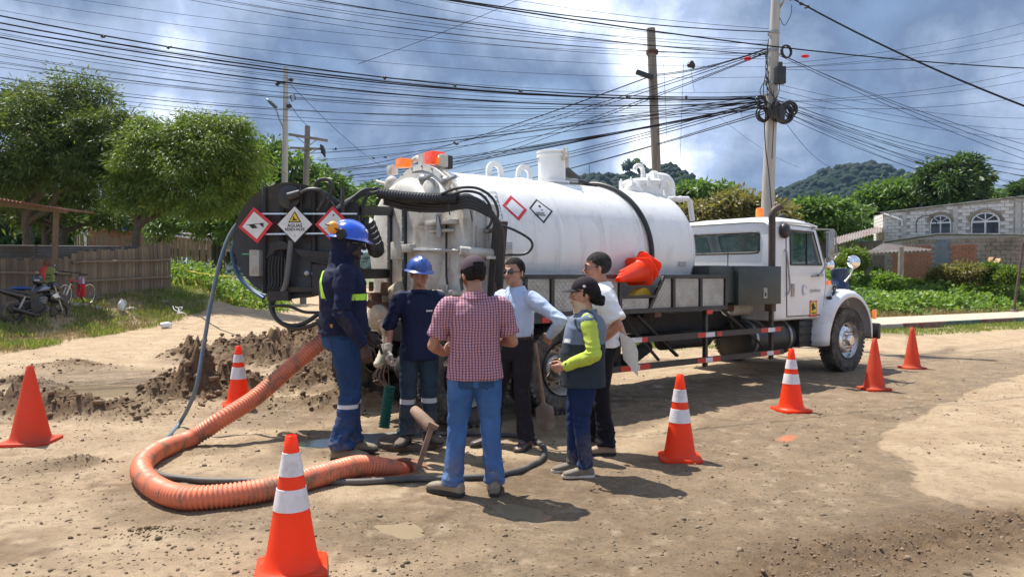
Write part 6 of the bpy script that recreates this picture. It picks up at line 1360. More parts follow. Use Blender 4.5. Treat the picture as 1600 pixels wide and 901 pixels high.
# ---- cab ----
CX0, CX1, CY0, CY1 = 4.36, 5.84, .15, 2.25
def side_poly(ins=0.0): return [(CX0 + ins, .90 + ins), (CX1 - ins, .90 + ins), (CX1 - ins, 1.74), (5.52 - ins * .7, 2.40 - ins), (CX0 + ins, 2.44 - ins)]
def mk(bmfun):
    return bmfun
def solid(poly, y0, y1, bev=0, crown=0):
    bm = bmesh.new(); vs = [bm.verts.new((p[0], y0, p[1])) for p in poly] + [bm.verts.new((p[0], y1, p[1])) for p in poly]; k = len(poly)
    bm.faces.new(vs[:k]); bm.faces.new(vs[k:][::-1])
    for i in range(k): bm.faces.new((vs[i], vs[k + i], vs[k + (i + 1) % k], vs[(i + 1) % k]))
    bmesh.ops.recalc_face_normals(bm, faces=bm.faces)
    if bev: bmesh.ops.bevel(bm, geom=[e for e in bm.edges], offset=bev, segments=4, affect='EDGES', profile=.5, clamp_overlap=True)
    me = bpy.data.meshes.new('tmp'); bm.to_mesh(me); bm.free(); return me
def boolean(me, cutters, name, m, parent, smooth=35):
    o = link('tmp', me)
    for c in cutters:
        co = link('cut', c); md = o.modifiers.new('b', 'BOOLEAN'); md.operation = 'DIFFERENCE'; md.solver = 'EXACT'; md.object = co
    dg = bpy.context.evaluated_depsgraph_get(); dg.update(); r = bpy.data.meshes.new_from_object(o.evaluated_get(dg))
    for x in [ob for ob in bpy.data.objects if ob.name.startswith('cut') and ob.parent is None and ob.type == 'MESH'] + [o]: bpy.data.objects.remove(x)
    r.materials.clear(); r.materials.append(m); r.shade_smooth(); r.set_sharp_from_angle(angle=R(smooth)); return link(name, r, parent)
win_side = [(4.80, 1.76), (5.66, 1.76), (5.40, 2.28), (4.75, 2.30)]
rw = [(TX(px, py, CX0).y, TX(px, py, CX0).z) for px, py in ((1187, 366), (1095, 363), (1092, 402), (1188, 398))]
rwy0, rwy1, rwz0, rwz1 = .42, 2.02, 1.95, 2.27
cut_side = solid(win_side, -.5, 3.0)
def box_me(x0, x1, y0, y1, z0, z1, bev=0): return solid([(x0, z0), (x1, z0), (x1, z1), (x0, z1)], y0, y1, bev)
rw_cut = box_me(4.0, 5.0, rwy0, rwy1, rwz0, rwz1)
wsh = solid([(5.30, 1.80), (6.2, 1.80), (6.2, 2.9), (5.30, 2.32)], CY0 + .14, CY1 - .14)
cab = boolean(solid(side_poly(), CY0, CY1, .055), [solid(side_poly(.05), CY0 + .05, CY1 - .05), cut_side, rw_cut, wsh], 'cab', M['cabwhite'], truck)
# crowned roof panel
mb = MB(); rings = []
for i, x_ in enumerate(np.linspace(CX0 - .02, 5.60, 9)):
    t = i / 8; z0 = 2.41 + .00 * t; e_ = .10 * math.sin(PI * min(1, max(0, .12 + t * .8))) ; rings.append([Vector((x_, CY0 - .012 + (CY1 - CY0 + .024) * j / 12, z0 - .06 * (j in (0, 12)) - .045 * (i == 0 or i == 8) + (.03 + e_) * (1 - (2 * j / 12 - 1) ** 6))) for j in range(13)])
mb.add([p for r in rings for p in r], [(i * 13 + j, (i + 1) * 13 + j, (i + 1) * 13 + j + 1, i * 13 + j + 1) for i in range(8) for j in range(12)])
rf_ = mb.build('roof', M['cabwhite'], truck, smooth=60)
MB().tube([(CX0, CY0 + .01, 2.40), (CX0 + .2, CY0 - .005, 2.42), (5.3, CY0 - .005, 2.41), (5.53, CY0 + .005, 2.38)], .018, 8).build('drip_rail', M['cabwhite'], truck)
# glass and gaskets
def pane(pts, m, parent, gask=.016, nm='window'):
    p = [Vector(q) for q in pts]; n = (p[1] - p[0]).cross(p[2] - p[0]).normalized() * .005; k = len(p)
    w = MB().add([q - n for q in p] + [q + n for q in p], [tuple(range(k))[::-1], tuple(range(k, 2 * k))] + [(i, (i + 1) % k, k + (i + 1) % k, k + i) for i in range(k)]).build(nm, m, parent, smooth=0)
    if gask:
        c = sum(p, Vector()) / k; r = []
        for i in range(k):
            a, b, d = p[i - 1], p[i], p[(i + 1) % k]; r += [b.lerp(a, .08), b.lerp(a, .02).lerp(d, .02), b.lerp(d, .08)]
        MB().tube(r + r[:1], gask, 6, False).build('gasket', M['hose'], w)
    return w
pane([(CX0 + .0, rwy0, rwz0), (CX0, rwy1, rwz0), (CX0, rwy1, rwz1), (CX0, rwy0, rwz1)], M['glass'], truck, .02)
pane([(5.83, CY0 + .14, 1.80), (5.83, CY1 - .14, 1.80), (5.57, CY1 - .16, 2.31), (5.57, CY0 + .16, 2.31)], M['glass'], truck, .02, 'windshield')
pane([(q[0], CY1 - .02, q[1]) for q in win_side], M['glass'], truck, .014)
# door (panel just proud of the cab side)
dpoly = [(4.70, .97), (5.70, .97), (5.79, 1.45), (5.77, 1.72), (5.47, 2.35), (4.66, 2.37)]
dme = solid(dpoly, CY0 - .012, CY0 + .03, .008)
door = boolean(dme, [solid([(4.78, 1.77), (5.64, 1.77), (5.39, 2.27), (4.74, 2.29)], CY0 - .2, CY0 + .2)], 'door', M['cabwhite'], truck)
pane([(q[0], CY0 + .012, q[1]) for q in win_side], M['glass'], door, .014)
MB().tube([(4.765, CY0 - .018, 1.765), (5.655, CY0 - .018, 1.765), (5.395, CY0 - .018, 2.285), (4.735, CY0 - .018, 2.30), (4.765, CY0 - .018, 1.765)], .014, 6, False).bar((5.24, CY0 + .0, 1.77), (5.24, CY0 + .0, 2.28), .02).build('window_frame', M['hose'], door)
mb = MB(); pts = [Vector((p[0], CY0 - .001, p[1])) for p in [(4.69, .96), (5.705, .96), (5.80, 1.45), (5.78, 1.725), (5.475, 2.36), (4.65, 2.38), (4.69, .96)]]; mb.tube(pts, .007, 6, False); mb.build('door_seal', M['blackp'], truck)
MB().box((4.83, CY0 - .02, 1.37), (.085, .012, .20)).build('door_handle', M['steel'], door, bevel=.004)
h = MB().tube([(5.35, CY0 - .01, 1.58), (5.42, CY0 - .045, 1.585), (5.65, CY0 - .045, 1.60), (5.70, CY0 - .01, 1.60)], .012, 8).build('grab_rail', M['steel'], door)
MB().tube(catmull([(4.64, CY0 - .01, 2.0), (4.62, CY0 - .05, 1.9), (4.68, CY0 - .05, 1.55), (4.70, CY0 - .05, 1.38), (4.66, CY0 - .01, 1.28)], 4), .014, 8).build('side_grab_handle', M['steel'], truck)
MB().ell((4.55, CY0 - .05, 2.28), (.10, .08, .12), 14, 10).build('intake_cowl', M['black'], truck)
mb = MB(); lx = 5.30
mb.m = 0; mb.text('pipeleca', .095, (lx + .17, CY0 - .0165, 1.36), (1, 0, 0), (0, 0, 1), bold=.001)
mb.m = 1
for r_, a0, a1 in ((.055, .2, 5.2), (.075, 1.9, 4.4), (.095, 2.1, 4.2)): mb.tube([Vector((lx - .12 + r_ * math.cos(a0 + (a1 - a0) * i / 16), CY0 - .0155, 1.37 + r_ * 1.15 * math.sin(a0 + (a1 - a0) * i / 16))) for i in range(17)], .0025, 4)
mb.build('door_logo', [M['greyp'], M['bluep']], door, smooth=0)
dc = MB(); dc.m = 0; dc.box((5.42, CY0 - .0165, 1.07), (.21, .003, .26)); dc.m = 1; dc.box((5.42, CY0 - .019, 1.07), (.17, .003, .20)); dc.m = 2
dc.ell((5.40, CY0 - .020, 1.11), (.05, .003, .05), 10, 6); dc.prism([(-.07, -.06), (.07, -.02), (.03, .02), (-.04, .0)], (5.42, CY0 - .021, 1.09), (1, 0, 0), (0, 0, 1), .002); dc.m = 3; dc.text('PELIGRO', .035, (5.42, CY0 - .0185, 1.188), (1, 0, 0), (0, 0, 1), bold=.001); dc.m = 2; dc.box((5.42, CY0 - .0205, 1.0), (.13, .002, .012)).box((5.42, CY0 - .0205, .985), (.10, .002, .008))
dc.build('warning_sticker', [M['redp'], M['yellowp'], M['blackp'], M['whitep']], door, smooth=0)
# interior
MB().box((4.72, .65, 1.42), (.14, .6, .85)).box((4.95, .65, 1.10), (.5, .6, .16)).box((4.72, 1.75, 1.42), (.14, .6, .85)).box((4.95, 1.75, 1.1), (.5, .6, .16)).build('seat', M['seat'], truck, bevel=.03)
MB().box((5.6, 1.2, 1.55), (.3, 1.9, .3)).build('dashboard', M['seat'], truck, bevel=.03); MB().tube([Vector((5.35 + .08 * math.sin(t), 1.72 + .22 * math.cos(t), 1.68 + .18 * math.sin(t))) for t in [2 * PI * i / 20 for i in range(21)]], .015, 6, False).build('steering_wheel', M['blackp'], truck)
MB().box((5.1, 1.2, .99), (1.3, 1.9, .04)).build('cab_floor', M['seat'], truck)
# roof beacon and horn
p = TP(1187, 336, .75); MB().lathe([(.001, -.10), (.07, -.10), (.07, -.07), (.062, -.06), (.062, .05), (.05, .075), (.001, .085)], Vector((p.x, .75, 2.61)), Z_, 20).build('roof_beacon', M['ambero'], truck)
MB().cyl((5.30, .7, 2.55), (5.42, .7, 2.57), .03, .06, 12).box((5.34, .7, 2.52), (.1, .05, .05)).build('air_horn', M['black'], truck)
# hood and fenders
def hood_ring(x, hw, zt, zb=.95, n=20, p=3.2):
    o = []
    for i in range(n + 1):
        t = PI * i / n; c, s_ = math.cos(t), math.sin(t); o.append(Vector((x, 1.2 + hw * math.copysign(abs(c) ** (2 / p), c), zb + (zt - zb) * abs(s_) ** (2 / p))))
    return o + [Vector((x, 1.2 - hw, zb - .1)), Vector((x, 1.2 + hw, zb - .1))]
hr = [hood_ring(5.80, .95, 1.735), hood_ring(5.95, .90, 1.72), hood_ring(6.3, .76, 1.64), hood_ring(6.7, .66, 1.535), hood_ring(7.05, .60, 1.42), hood_ring(7.22, .585, 1.32), hood_ring(7.30, .57, 1.2)]
hood = MB().loft(hr).build('hood', M['cabwhite'], truck, smooth=50)
MB().prism([(.68, .75), (1.72, .75), (1.70, 1.22), (.70, 1.22)], (7.315, 0, 0), (0, 1, 0), (0, 0, 1), .02).build('grille', M['grille'], truck)
for i in range(7): MB().box((7.34, 1.2, .80 + i * .06), (.012, .96, .012)).build('grille_bar', M['alu'], truck)
for s_ in (1, -1):
    yc = 1.2 - s_ * 1.2; yo, yi = (yc - .03 * 1 if s_ > 0 else yc + .03), (1.2 - s_ * .66)
    rings = []; n = 22
    for i in range(n + 1):
        a = R(188) - R(190) * i / n; r_ = .66 + (.05 * max(0, math.sin(a))); rw_ = []
        w = 1.0 if a < R(150) else max(.75, 1 - (a - R(150)) * .25)
        cx, cz = FX + .0, .56
        oy = yo + s_ * (1 - w) * .2
        for (u, l) in ((0, -.04), (.0, 0.0), (.05, .045), (.14, .075), (.30, .09), (.55, .085), (1.0, .07), (1.0, -.01)):
            yy_ = oy + (yi - oy) * u; rr = r_ - .02 + l; rw_.append(Vector((cx + rr * 1.06 * math.cos(a) * (1.0 if a < PI / 2 else 1.02), yy_, cz + rr * 1.04 * math.sin(a))))
        rings.append(rw_)
    k = len(rings[0]); fm = MB().add([p for r in rings for p in r], [(i * k + j, (i + 1) * k + j, (i + 1) * k + j + 1, i * k + j + 1) for i in range(n) for j in range(k - 1)])
    fo = fm.build('fender', M['cabwhite'], truck, smooth=60)
    md = fo.modifiers.new('s', 'SOLIDIFY'); md.thickness = .012
    # skirt joining fender, hood and cab
    yk = .06 if s_ > 0 else 2.34
    sk = MB().prism([(5.72, .92), (5.70, .62), (5.78, .56), (5.84, .80), (6.0, 1.02), (6.16, 1.17), (6.25, 1.3), (5.86, 1.55), (5.80, 1.3)], (0, yk + (0.10 if s_ > 0 else -.10), 0), (1, 0, 0), (0, 0, 1), -.02 if s_ > 0 else .02); sk.build('fender_skirt', M['cabwhite'], truck)
    MB().box((6.98, 1.2 - s_ * .76, 1.20), (.34, .26, .26)).build('headlight_pod', M['cabwhite'], truck, bevel=.06)
    MB().box((7.155, 1.2 - s_ * .76, 1.20), (.02, .2, .16)).build('headlight', mat('headlight_glass', (.7, .72, .75), .1) if s_ > 0 else bpy.data.materials['headlight_glass'], truck, bevel=.01)
    MB().box((7.06, yo - s_ * .004, .93), (.10, .03, .16)).build('side_marker', M['ambero'], truck, bevel=.01)
    MB().box((6.2, 1.2 - s_ * .6, .8), (1.2, .05, .5)).build('inner_fender', M['chassis'], truck)
MB().box((7.42, 1.2, .62), (.10, 2.3, .28)).build('front_bumper', M['black'], truck, bevel=.03)
MB().box((6.4, 1.2, .95), (1.4, .7, .5)).build('engine', M['chassis'], truck)
mb = MB().text('4900', .10, (6.02, .372, 1.60), Vector((1, .2, 0)), (0, 0, 1), bold=.002); mb.build('hood_lettering', M['bluep'], truck, smooth=0)
MB().box((5.90, CY0 - .0, 1.48), (.10, .03, .075)).build('side_marker', M['ambero'], truck, bevel=.01)
MB().tube([(5.84, CY0 - .01, 1.25), (5.87, CY0 - .05, 1.15), (6.05, CY0 - .03, 1.38), (6.1, CY0 + .05, 1.42)], .02, 8).ell((5.88, CY0 - .04, 1.2), (.04, .04, .07), 8, 6).ell((6.08, CY0 + .0, 1.40), (.05, .04, .05), 8, 6).build('hood_latch', M['hose'], truck)
# mirrors
def tm(px, py, y): return TP(px, py, y)
mr = MB(); yM = -.12
a0, a1, a2, a3 = tm(1278, 358, yM), tm(1305, 361, yM), tm(1307, 403, yM), tm(1290, 410, yM)
mr.tube([(5.40, CY0, 2.34), a0 + Vector((0, 0, 0)), tm(1302, 359, yM), tm(1306, 364, yM), tm(1307, 400, yM), tm(1303, 406, yM), tm(1292, 407, yM)], .013, 8); mr.tube([tm(1292, 362, yM), tm(1292, 406, yM)], .010, 8); mr.tube([tm(1291, 412, yM), tm(1284, 425, yM), tm(1278, 430, yM), (5.70, CY0, 1.62)], .016, 8)
m_o = mr.build('mirror_arm', M['steel'], truck)
c = tm(1296.5, 383, yM); mr = MB().box(c, (.09, .14, .44), (0, 0, -.5)).build('mirror', M['steel'], truck, bevel=.02); MB().box(c + Vector((-.05, .02, 0)), (.01, .12, .40), (0, 0, -.5)).build('mirror_glass', M['mirror'], mr)
c = tm(1297, 414, yM); MB().lathe([(.001, .05), (.05, .04), (.085, 0), (.001, 0)], c, Vector((-.4, -1, 0)).normalized(), 20).build('round_mirror', M['mirror'], truck)
c = tm(1334, 409, .25); rm = MB().lathe([(.001, .055), (.06, .045), (.10, .02), (.115, -.005), (.09, -.05), (.001, -.07)], c, Vector((-.75, -.9, .1)).normalized(), 24).build('fender_mirror', M['mirror'], truck); MB().tube([c + Vector((.03, .03, -.10)), c + Vector((.0, .05, -.22)), c + Vector((-.1, .1, -.34))], .014, 8).build('mirror_stem', M['alu'], rm)
MB().box((5.3, 1.2, 2.3), (.05, .05, .05)).build('cab_lamp', M['greyp'], truck)
# ================================================================ CONES
m_cone = mat('cone_orange', (1.0, .075, .012), .45, c2=(.93, .08, .015), scale=4, dirt=(.42, .19, .10), dscale=6, dlo=.55, dhi=.9)
m_coned = mat('faded_cone_orange', (.72, .10, .04), .6, c2=(.62, .085, .035), scale=4, dirt=(.36, .17, .10), dscale=5, dlo=.48, dhi=.8, bump=.15)
for m_ in (m_cone, m_coned):
    nt = m_.node_tree; t_ = nt.nodes.new('ShaderNodeBsdfTranslucent'); x_ = nt.nodes.new('ShaderNodeMixShader'); x_.inputs[0].default_value = .42; b_ = nt.nodes['Principled BSDF']
    t_.inputs[0].default_value = (1, .16, .035, 1) if m_ is m_cone else (.85, .13, .05, 1); nt.links.new(b_.outputs[0], x_.inputs[1]); nt.links.new(t_.outputs[0], x_.inputs[2]); nt.links.new(x_.outputs[0], nt.nodes['Material Output'].inputs[0])
m_band = mat('reflective_band', (.78, .74, .75), .35, c2=(.68, .64, .66), scale=9, dirt=(.42, .38, .34), dscale=6, dlo=.52, dhi=.75)
def cone(loc, H, mc, bands, label, rz=0, base=.36, group='traffic cones around the work area', r0=None, r1=.030):
    t = thing('traffic_cone', label, 'traffic cone', loc, rz, group); r0 = r0 or base * .38
    hb = .035; mb = MB(); c = base / 2; k = .22 * c
    poly = [(-c + k, -c), (c - k, -c), (c, -c + k), (c, c - k), (c - k, c), (-c + k, c), (-c, c - k), (-c, -c + k)]
    mb.prism(poly, (0, 0, 0), (1, 0, 0), (0, 1, 0), hb * .8); mb.build('base', mc, t, bevel=.008)
    def rr(z): return r0 + (r1 - r0) * (z - hb) / (H - hb)
    prof = [(r0 + .03, hb * .7), (r0 + .012, hb), (r0, hb + .02)] + [(rr(hb + (H - hb) * i / 10), hb + (H - hb) * i / 10) for i in range(1, 11)] + [(r1 - .006, H + .004), (r1 - .010, H - .02), (r1 - .012, H - .06), (.0005, H - .06)]
    MB().lathe(prof, (0, 0, 0), (0, 0, 1), 40).build('cone_body', mc, t, smooth=50)
    for (a, b) in bands:
        za, zb = a * H, b * H; MB().lathe([(rr(za) - .002, za), (rr(za) + .0035, za + .002), (rr(zb) + .0035, zb - .002), (rr(zb) - .002, zb)], (0, 0, 0), (0, 0, 1), 40).build('reflective_band', m_band, t, smooth=50)
    return t
BD = [(.45, .65), (.73, .86)]
BDf = [(.44, .60), (.68, .83)]
def gp(px, py): g = G(px, py); return Vector((g.x, g.y, max(gz(g.x, g.y), -.01)))
cone(gp(456, 888) + Vector((0, 0, 0)), .735, m_cone, [(.46, .62), (.71, .88)], 'large clean orange cone with two white bands in the foreground', .25, .38)
cone(gp(48, 690), .73, m_coned, [], 'faded plain orange cone without bands at the left edge', .12, .44, r0=.175)
cone(gp(373, 640), .70, m_cone, BD, 'orange cone with two bands standing beside the mud heap left of the orange hose', .4, .36)
cone(gp(1062, 716), .735, m_cone, BDf, 'orange cone with two bands just right of the woman in the lime sleeves', -.1, .36)
cone(gp(1236, 641), .73, m_cone, BDf, 'orange cone with two bands standing before the truck cab step', .15, .38)
cone(gp(1366, 609), .71, m_coned, [], 'plain orange cone standing before the front wheel', .2, .36)
cone(gp(1425, 575), .70, m_coned, [], 'plain orange cone farthest right near the pavement', .1, .36)
# cones lying on the rack
RKm = Matrix.Translation(TO) @ Matrix.Rotation(TYAW, 4, 'Z')
def lay(px, py, Yl, tip, H, label):
    p = TP(px, py, Yl); w = RKm @ p; a = cone(w, H, m_cone, [], label, 0, .36, 'orange cones lying on the truck rack'); d = (RKm.to_3x3() @ Vector(tip)).normalized()
    a.rotation_euler = d.to_track_quat('Z', 'Y').to_euler(); return a
lay(999, 424, .12, (-.9, -.35, -.14), .70, 'orange cone outermost of the nested stack lying on the truck rack')
lay(1004, 421, .14, (-.9, -.32, -.12), .70, 'orange cone in the middle of the nested stack lying on the truck rack').rotation_euler.rotate_axis('Z', .5)
lay(1009, 419, .17, (-.9, -.28, -.08), .70, 'orange cone innermost and rightmost of the nested stack on the truck rack').rotation_euler.rotate_axis('Z', 1.0)
p = RKm @ TP(1007, 458, .1); yb_ = MB(); yb_.prism([(-.22, -.05), (.16, -.05), (.08, .05), (0, .08), (-.12, .04)], p, (math.cos(TYAW), math.sin(TYAW), 0), (0, 0, 1), -.1)
tag(yb_.build('yellow_bracket', mat('yellow_plastic', (.75, .50, .04), .5), bevel=.01), 'yellow plastic piece lying under the cones on the truck rack', 'plastic piece')

# ================================================================ HOSES, MANHOLE, TOOLS
m_oh = mat('orange_hose', (.60, .145, .065), .5, c2=(.50, .12, .06), scale=3, dirt=(.20, .13, .085), dscale=3.2, dlo=.50, dhi=.68)
m_oh2 = mat('orange_hose_muddy', (.74, .20, .095), .5, c2=(.62, .17, .085), scale=3, dirt=(.24, .15, .095), dscale=6, dlo=.49, dhi=.64)
def gph(px, py, r):
    g = G(px, py, r); return g
rh = .079
cen = [G(628, 737, -.10), G(600, 731, .02), G(560, 727, .09), G(500, 742, .09), G(430, 761, .082), G(350, 774, .078), G(285, 776, .078), G(242, 760, .078), G(222, 738, .078), G(228, 718, .078), G(256, 700, .078), G(300, 684, .078)]
cen += [P(350, 652, 7.1), P(400, 620, 7.35), P(450, 577, 7.6), P(500, 535, 7.8), P(525, 516, 7.9), P(548, 503, 8.0)]
pth = catmull(cen, 40); 
# resample evenly
def resample(pts, step):
    o = [pts[0]]; acc = 0
    for a, b in zip(pts, pts[1:]):
        L_ = (b - a).length; d = step - acc
        while d <= L_: o.append(a.lerp(b, d / L_)); d += step
        acc = (acc + L_) % step if L_ > 0 else acc
        acc = L_ - (d - step) if L_ >= 0 else acc
    return o
pth = resample(pth, .0075)
mb = MB(); mb.tube(pth, [rh + (.0055 if (i // 2) % 2 else -.004) for i in range(len(pth))], 28, True)
tag(mb.build('suction_hose', m_oh2, smooth=180, fixn=False), 'thick ribbed orange suction hose looping from the truck into the open manhole', 'hose')
def smooth_hose(pts, r, m, nm, label, k=8, n=12):
    tag(MB().tube(catmull(pts, k), r, n).build(nm, m, smooth=60, fixn=False), label, 'hose')
m_bh = mat('dirty_black_hose', (.05, .05, .052), .55, c2=(.09, .085, .08), scale=4, dirt=(.2, .165, .125), dscale=4, dlo=.48, dhi=.75)
rb = .024
smooth_hose([G(232, 728, rb), G(246, 739, rb), G(268, 745, rb), G(320, 750, rb), G(400, 751, rb), G(480, 753, rb), G(560, 752, rb), G(640, 748, rb), G(720, 746, rb), G(780, 742, rb), G(825, 729, rb), G(850, 712, rb), G(846, 694, rb), G(815, 682, rb), G(770, 678, rb), G(720, 677, rb), G(690, 678, rb), G(655, 680, .05), G(600, 684, rb)], rb, m_bh, 'rubber_hose', 'dirty black rubber hose curving on the ground round the people\'s feet')
m_blh = mat('dusty_blue_hose', (.07, .13, .20), .5, c2=(.12, .16, .20), scale=4, dirt=(.25, .23, .2), dscale=3, dlo=.5, dhi=.75)
smooth_hose([G(238, 716, rb), G(255, 690, rb), G(280, 662, .03), P(305, 610, 7.6), P(318, 540, 7.75), P(330, 470, 7.9), P(345, 405, 8.0), P(362, 362, 8.1), P(390, 330, 8.15)], .021, m_blh, 'jetting_hose', 'long dusty blue hose running from the reel down to the ground at the left')
smooth_hose([P(368, 372, 8.05), P(362, 395, 8.05), P(372, 430, 8.05), P(392, 452, 8.0), P(412, 466, 7.9)], .02, M['bluehose'], 'jetting_hose', 'short blue hose hanging around the left rim of the reel', 6)
smooth_hose([P(366, 380, 8.1), P(364, 405, 8.1), P(380, 437, 8.1), P(400, 455, 8.0), P(416, 462, 7.9)], .014, M['bluehose'], 'jetting_hose', 'thin blue hose beside the short one at the left rim of the reel', 6)
# manhole
mh = thing('manhole', 'open round manhole with a brick red rusty rim beside the boots of the tall worker', 'manhole', (MAN.x, MAN.y, 0))
m_rim = mat('brick_red_rim', (.26, .10, .06), .9, c2=(.17, .08, .05), scale=6, bump=.5, dirt=(.2, .15, .1), dscale=4)
MB().lathe([(.285, -.12), (.285, .002), (.30, .012), (.335, .012), (.365, -.012), (.37, -.12)], (0, 0, 0), (0, 0, 1), 48).build('rim', m_rim, mh)
MB().lathe([(.29, -.10), (.26, -.11), (.255, -.13), (.29, -.14)], (0, 0, 0), (0, 0, 1), 48).build('seat_ring', m_rim, mh)
MB().lathe([(.29, -.12), (.30, -.6), (.34, -1.6), (.001, -1.6)], (0, 0, 0), (0, 0, 1), 48).build('shaft', mat('manhole_shaft', (.09, .06, .045), .95, scale=5, bump=.5), mh)
m_lid = mat('rusty_lid', (.14, .095, .065), .85, c2=(.09, .06, .045), scale=6, bump=.5, dirt=(.22, .16, .1), dscale=4)
lc = G(642, 694, 0); lid = thing('manhole_cover', 'round rusty manhole cover lying under the boots of the worker with the scarf collar', 'manhole cover', (lc.x, lc.y, .0))
MB().lathe([(.001, 0), (.30, 0), (.305, .01), (.305, .05), (.295, .058), (.27, .052), (.001, .052)], (0, 0, 0), (0, 0, 1), 48).build('plate', m_lid, lid)
lid['label'] = 'round rusty manhole cover lying under the boots of the shorter hard hat worker'
# pounding tool leaning on the manhole edge
tool = thing('wooden_mallet', 'worn wooden tamper head on a short shaft leaning in the manhole', 'mallet', (0, 0, 0))
m_wood = mat('worn_wood', (.33, .21, .15), .75, c2=(.22, .135, .09), scale=6, bump=.3, stretch=(1, 1, 1), dirt=(.2, .14, .1), dscale=6)
h0, h1 = P(647, 640, 6.45), P(674, 668, 6.25); MB().tube([h0.lerp(h1, t) for t in (-.04, 0, .12, .5, .85, 1.0)], [.030, .042, .048, .054, .058, .048], 18).build('head', m_wood, tool)
MB().bar(P(675, 664, 6.22), P(652, 736, 6.2), .03, .042).build('shaft', m_wood, tool); MB().box(P(677, 664, 6.2), (.09, .06, .035), (0, .5, 0)).build('cap', m_wood, tool, bevel=.006)
# shovel behind the blue shirted man
shv = thing('shovel', 'muddy shovel with long wooden handle standing blade down beside the rear wheel', 'shovel', (0, 0, 0))
MB().tube([P(836, 535, 7.35), P(843, 585, 7.3), P(850, 635, 7.25)], [.017, .018, .019], 10).build('handle', m_wood, shv)
sp0, sp1 = P(849, 628, 7.25), P(855, 672, 7.18); d = (sp1 - sp0).normalized(); sxv = Vector((1, 0, .1)).normalized(); V = []
mb = MB(); rings = []
for t, w_ in ((0, .02), (.08, .035), (.18, .085), (.5, .09), (.85, .085), (1.0, .05)):
    c = sp0.lerp(sp1, t); rings.append([c + sxv * (w_ * u) + Vector((0, -1, 0)) * (.03 * (1 - u * u) * (t > 0) * min(w_ / .08, 1)) for u in (-1, -.6, -.2, .2, .6, 1)] + [c + sxv * (w_ * u) + Vector((0, -1, 0)) * (.03 * (1 - u * u) * min(w_ / .08, 1) - .004) for u in (1, .6, .2, -.2, -.6, -1)])
mb.loft(rings).build('blade', mat('muddy_steel', (.27, .22, .18), .7, metal=.3, c2=(.2, .14, .1), scale=8), shv)
# green spiral hose piece hanging from the worker's hand
gt = thing('spiral_hose', 'short piece of green ribbed hose hanging on strings from the worker glove', 'hose', (0, 0, 0))
g0, g1 = P(609, 602, 7.15), P(600, 668, 7.1); n = 60; MB().tube([g0.lerp(g1, i / n) for i in range(n + 1)], [.050 + (.005 if (i // 2) % 2 else -.004) for i in range(n + 1)], 20).build('ribbed_tube', mat('green_ribbed_plastic', (.0, .12, .085), .4, c2=(.0, .09, .065), scale=6), gt)
mb = MB(); random.seed(8)
for i in range(10):
    x_ = random.uniform(-14, 8); mb.tube(catmull([P(606, 562, 7.1), P(600 + x_ * .8, 575, 7.1 + random.uniform(-.05, .05)), P(598 + x_ * 1.2, 590 + random.uniform(-4, 6), 7.1), P(606 + x_ * .3, 603, 7.12)], 5), .004, 5)
mb.build('strings', mat('dirty_string', (.30, .22, .15), .9), gt)
MB().tube([P(589, 520, 7.1), P(592, 535, 7.08), P(597, 553, 7.06)], .014, 8).box(P(589, 524, 7.1), (.035, .03, .09)).build('hook_handle', M['chassis'], gt)
# bit of orange hose end low left of the far cone, small stones by wheel
# ================================================================ PEOPLE
def sring(c, a, b, n=28, p=2.3):
    """superellipse ring; a, b are half axis vectors"""
    o = []
    for i in range(n):
        t = 2 * PI * i / n; ct, st = math.cos(t), math.sin(t)
        o.append(Vector(c) + Vector(a) * math.copysign(abs(ct) ** (2 / p), ct) + Vector(b) * math.copysign(abs(st) ** (2 / p), st))
    return o
def chain(mb, pts, rs, n=14, sub=5):
    pts = [Vector(p) for p in pts]
    if len(pts) > 2:
        q = catmull(pts, sub); r = list(np.interp(np.linspace(0, len(pts) - 1, len(q)), range(len(pts)), rs))
    else: q = [pts[0].lerp(pts[1], i / 4) for i in range(5)]; r = list(np.linspace(rs[0], rs[1], 5))
    mb.tube(q, r, n); mb.ell(pts[0], (rs[0],) * 3, n, 8); mb.ell(pts[-1], (rs[-1],) * 3, n, 8)
def remesh(mb, vox, smooth=4, dec=.5):
    me = bpy.data.meshes.new('r'); me.from_pydata(mb.v, [], mb.f); o = link('r', me)
    md = o.modifiers.new('r', 'REMESH'); md.mode = 'VOXEL'; md.voxel_size = vox; md.use_smooth_shade = True
    if smooth: s_ = o.modifiers.new('s', 'SMOOTH'); s_.factor = .5; s_.iterations = smooth
    dm = o.modifiers.new('d', 'DECIMATE'); dm.ratio = dec
    dg = bpy.context.evaluated_depsgraph_get(); dg.update(); r = bpy.data.meshes.new_from_object(o.evaluated_get(dg))
    bpy.data.objects.remove(o); bpy.data.meshes.remove(me); return r
def arr(me):
    V = np.empty(len(me.vertices) * 3, np.float32); me.vertices.foreach_get('co', V); Nn = np.empty_like(V); me.vertices.foreach_get('normal', Nn)
    return V.reshape(-1, 3), Nn.reshape(-1, 3)
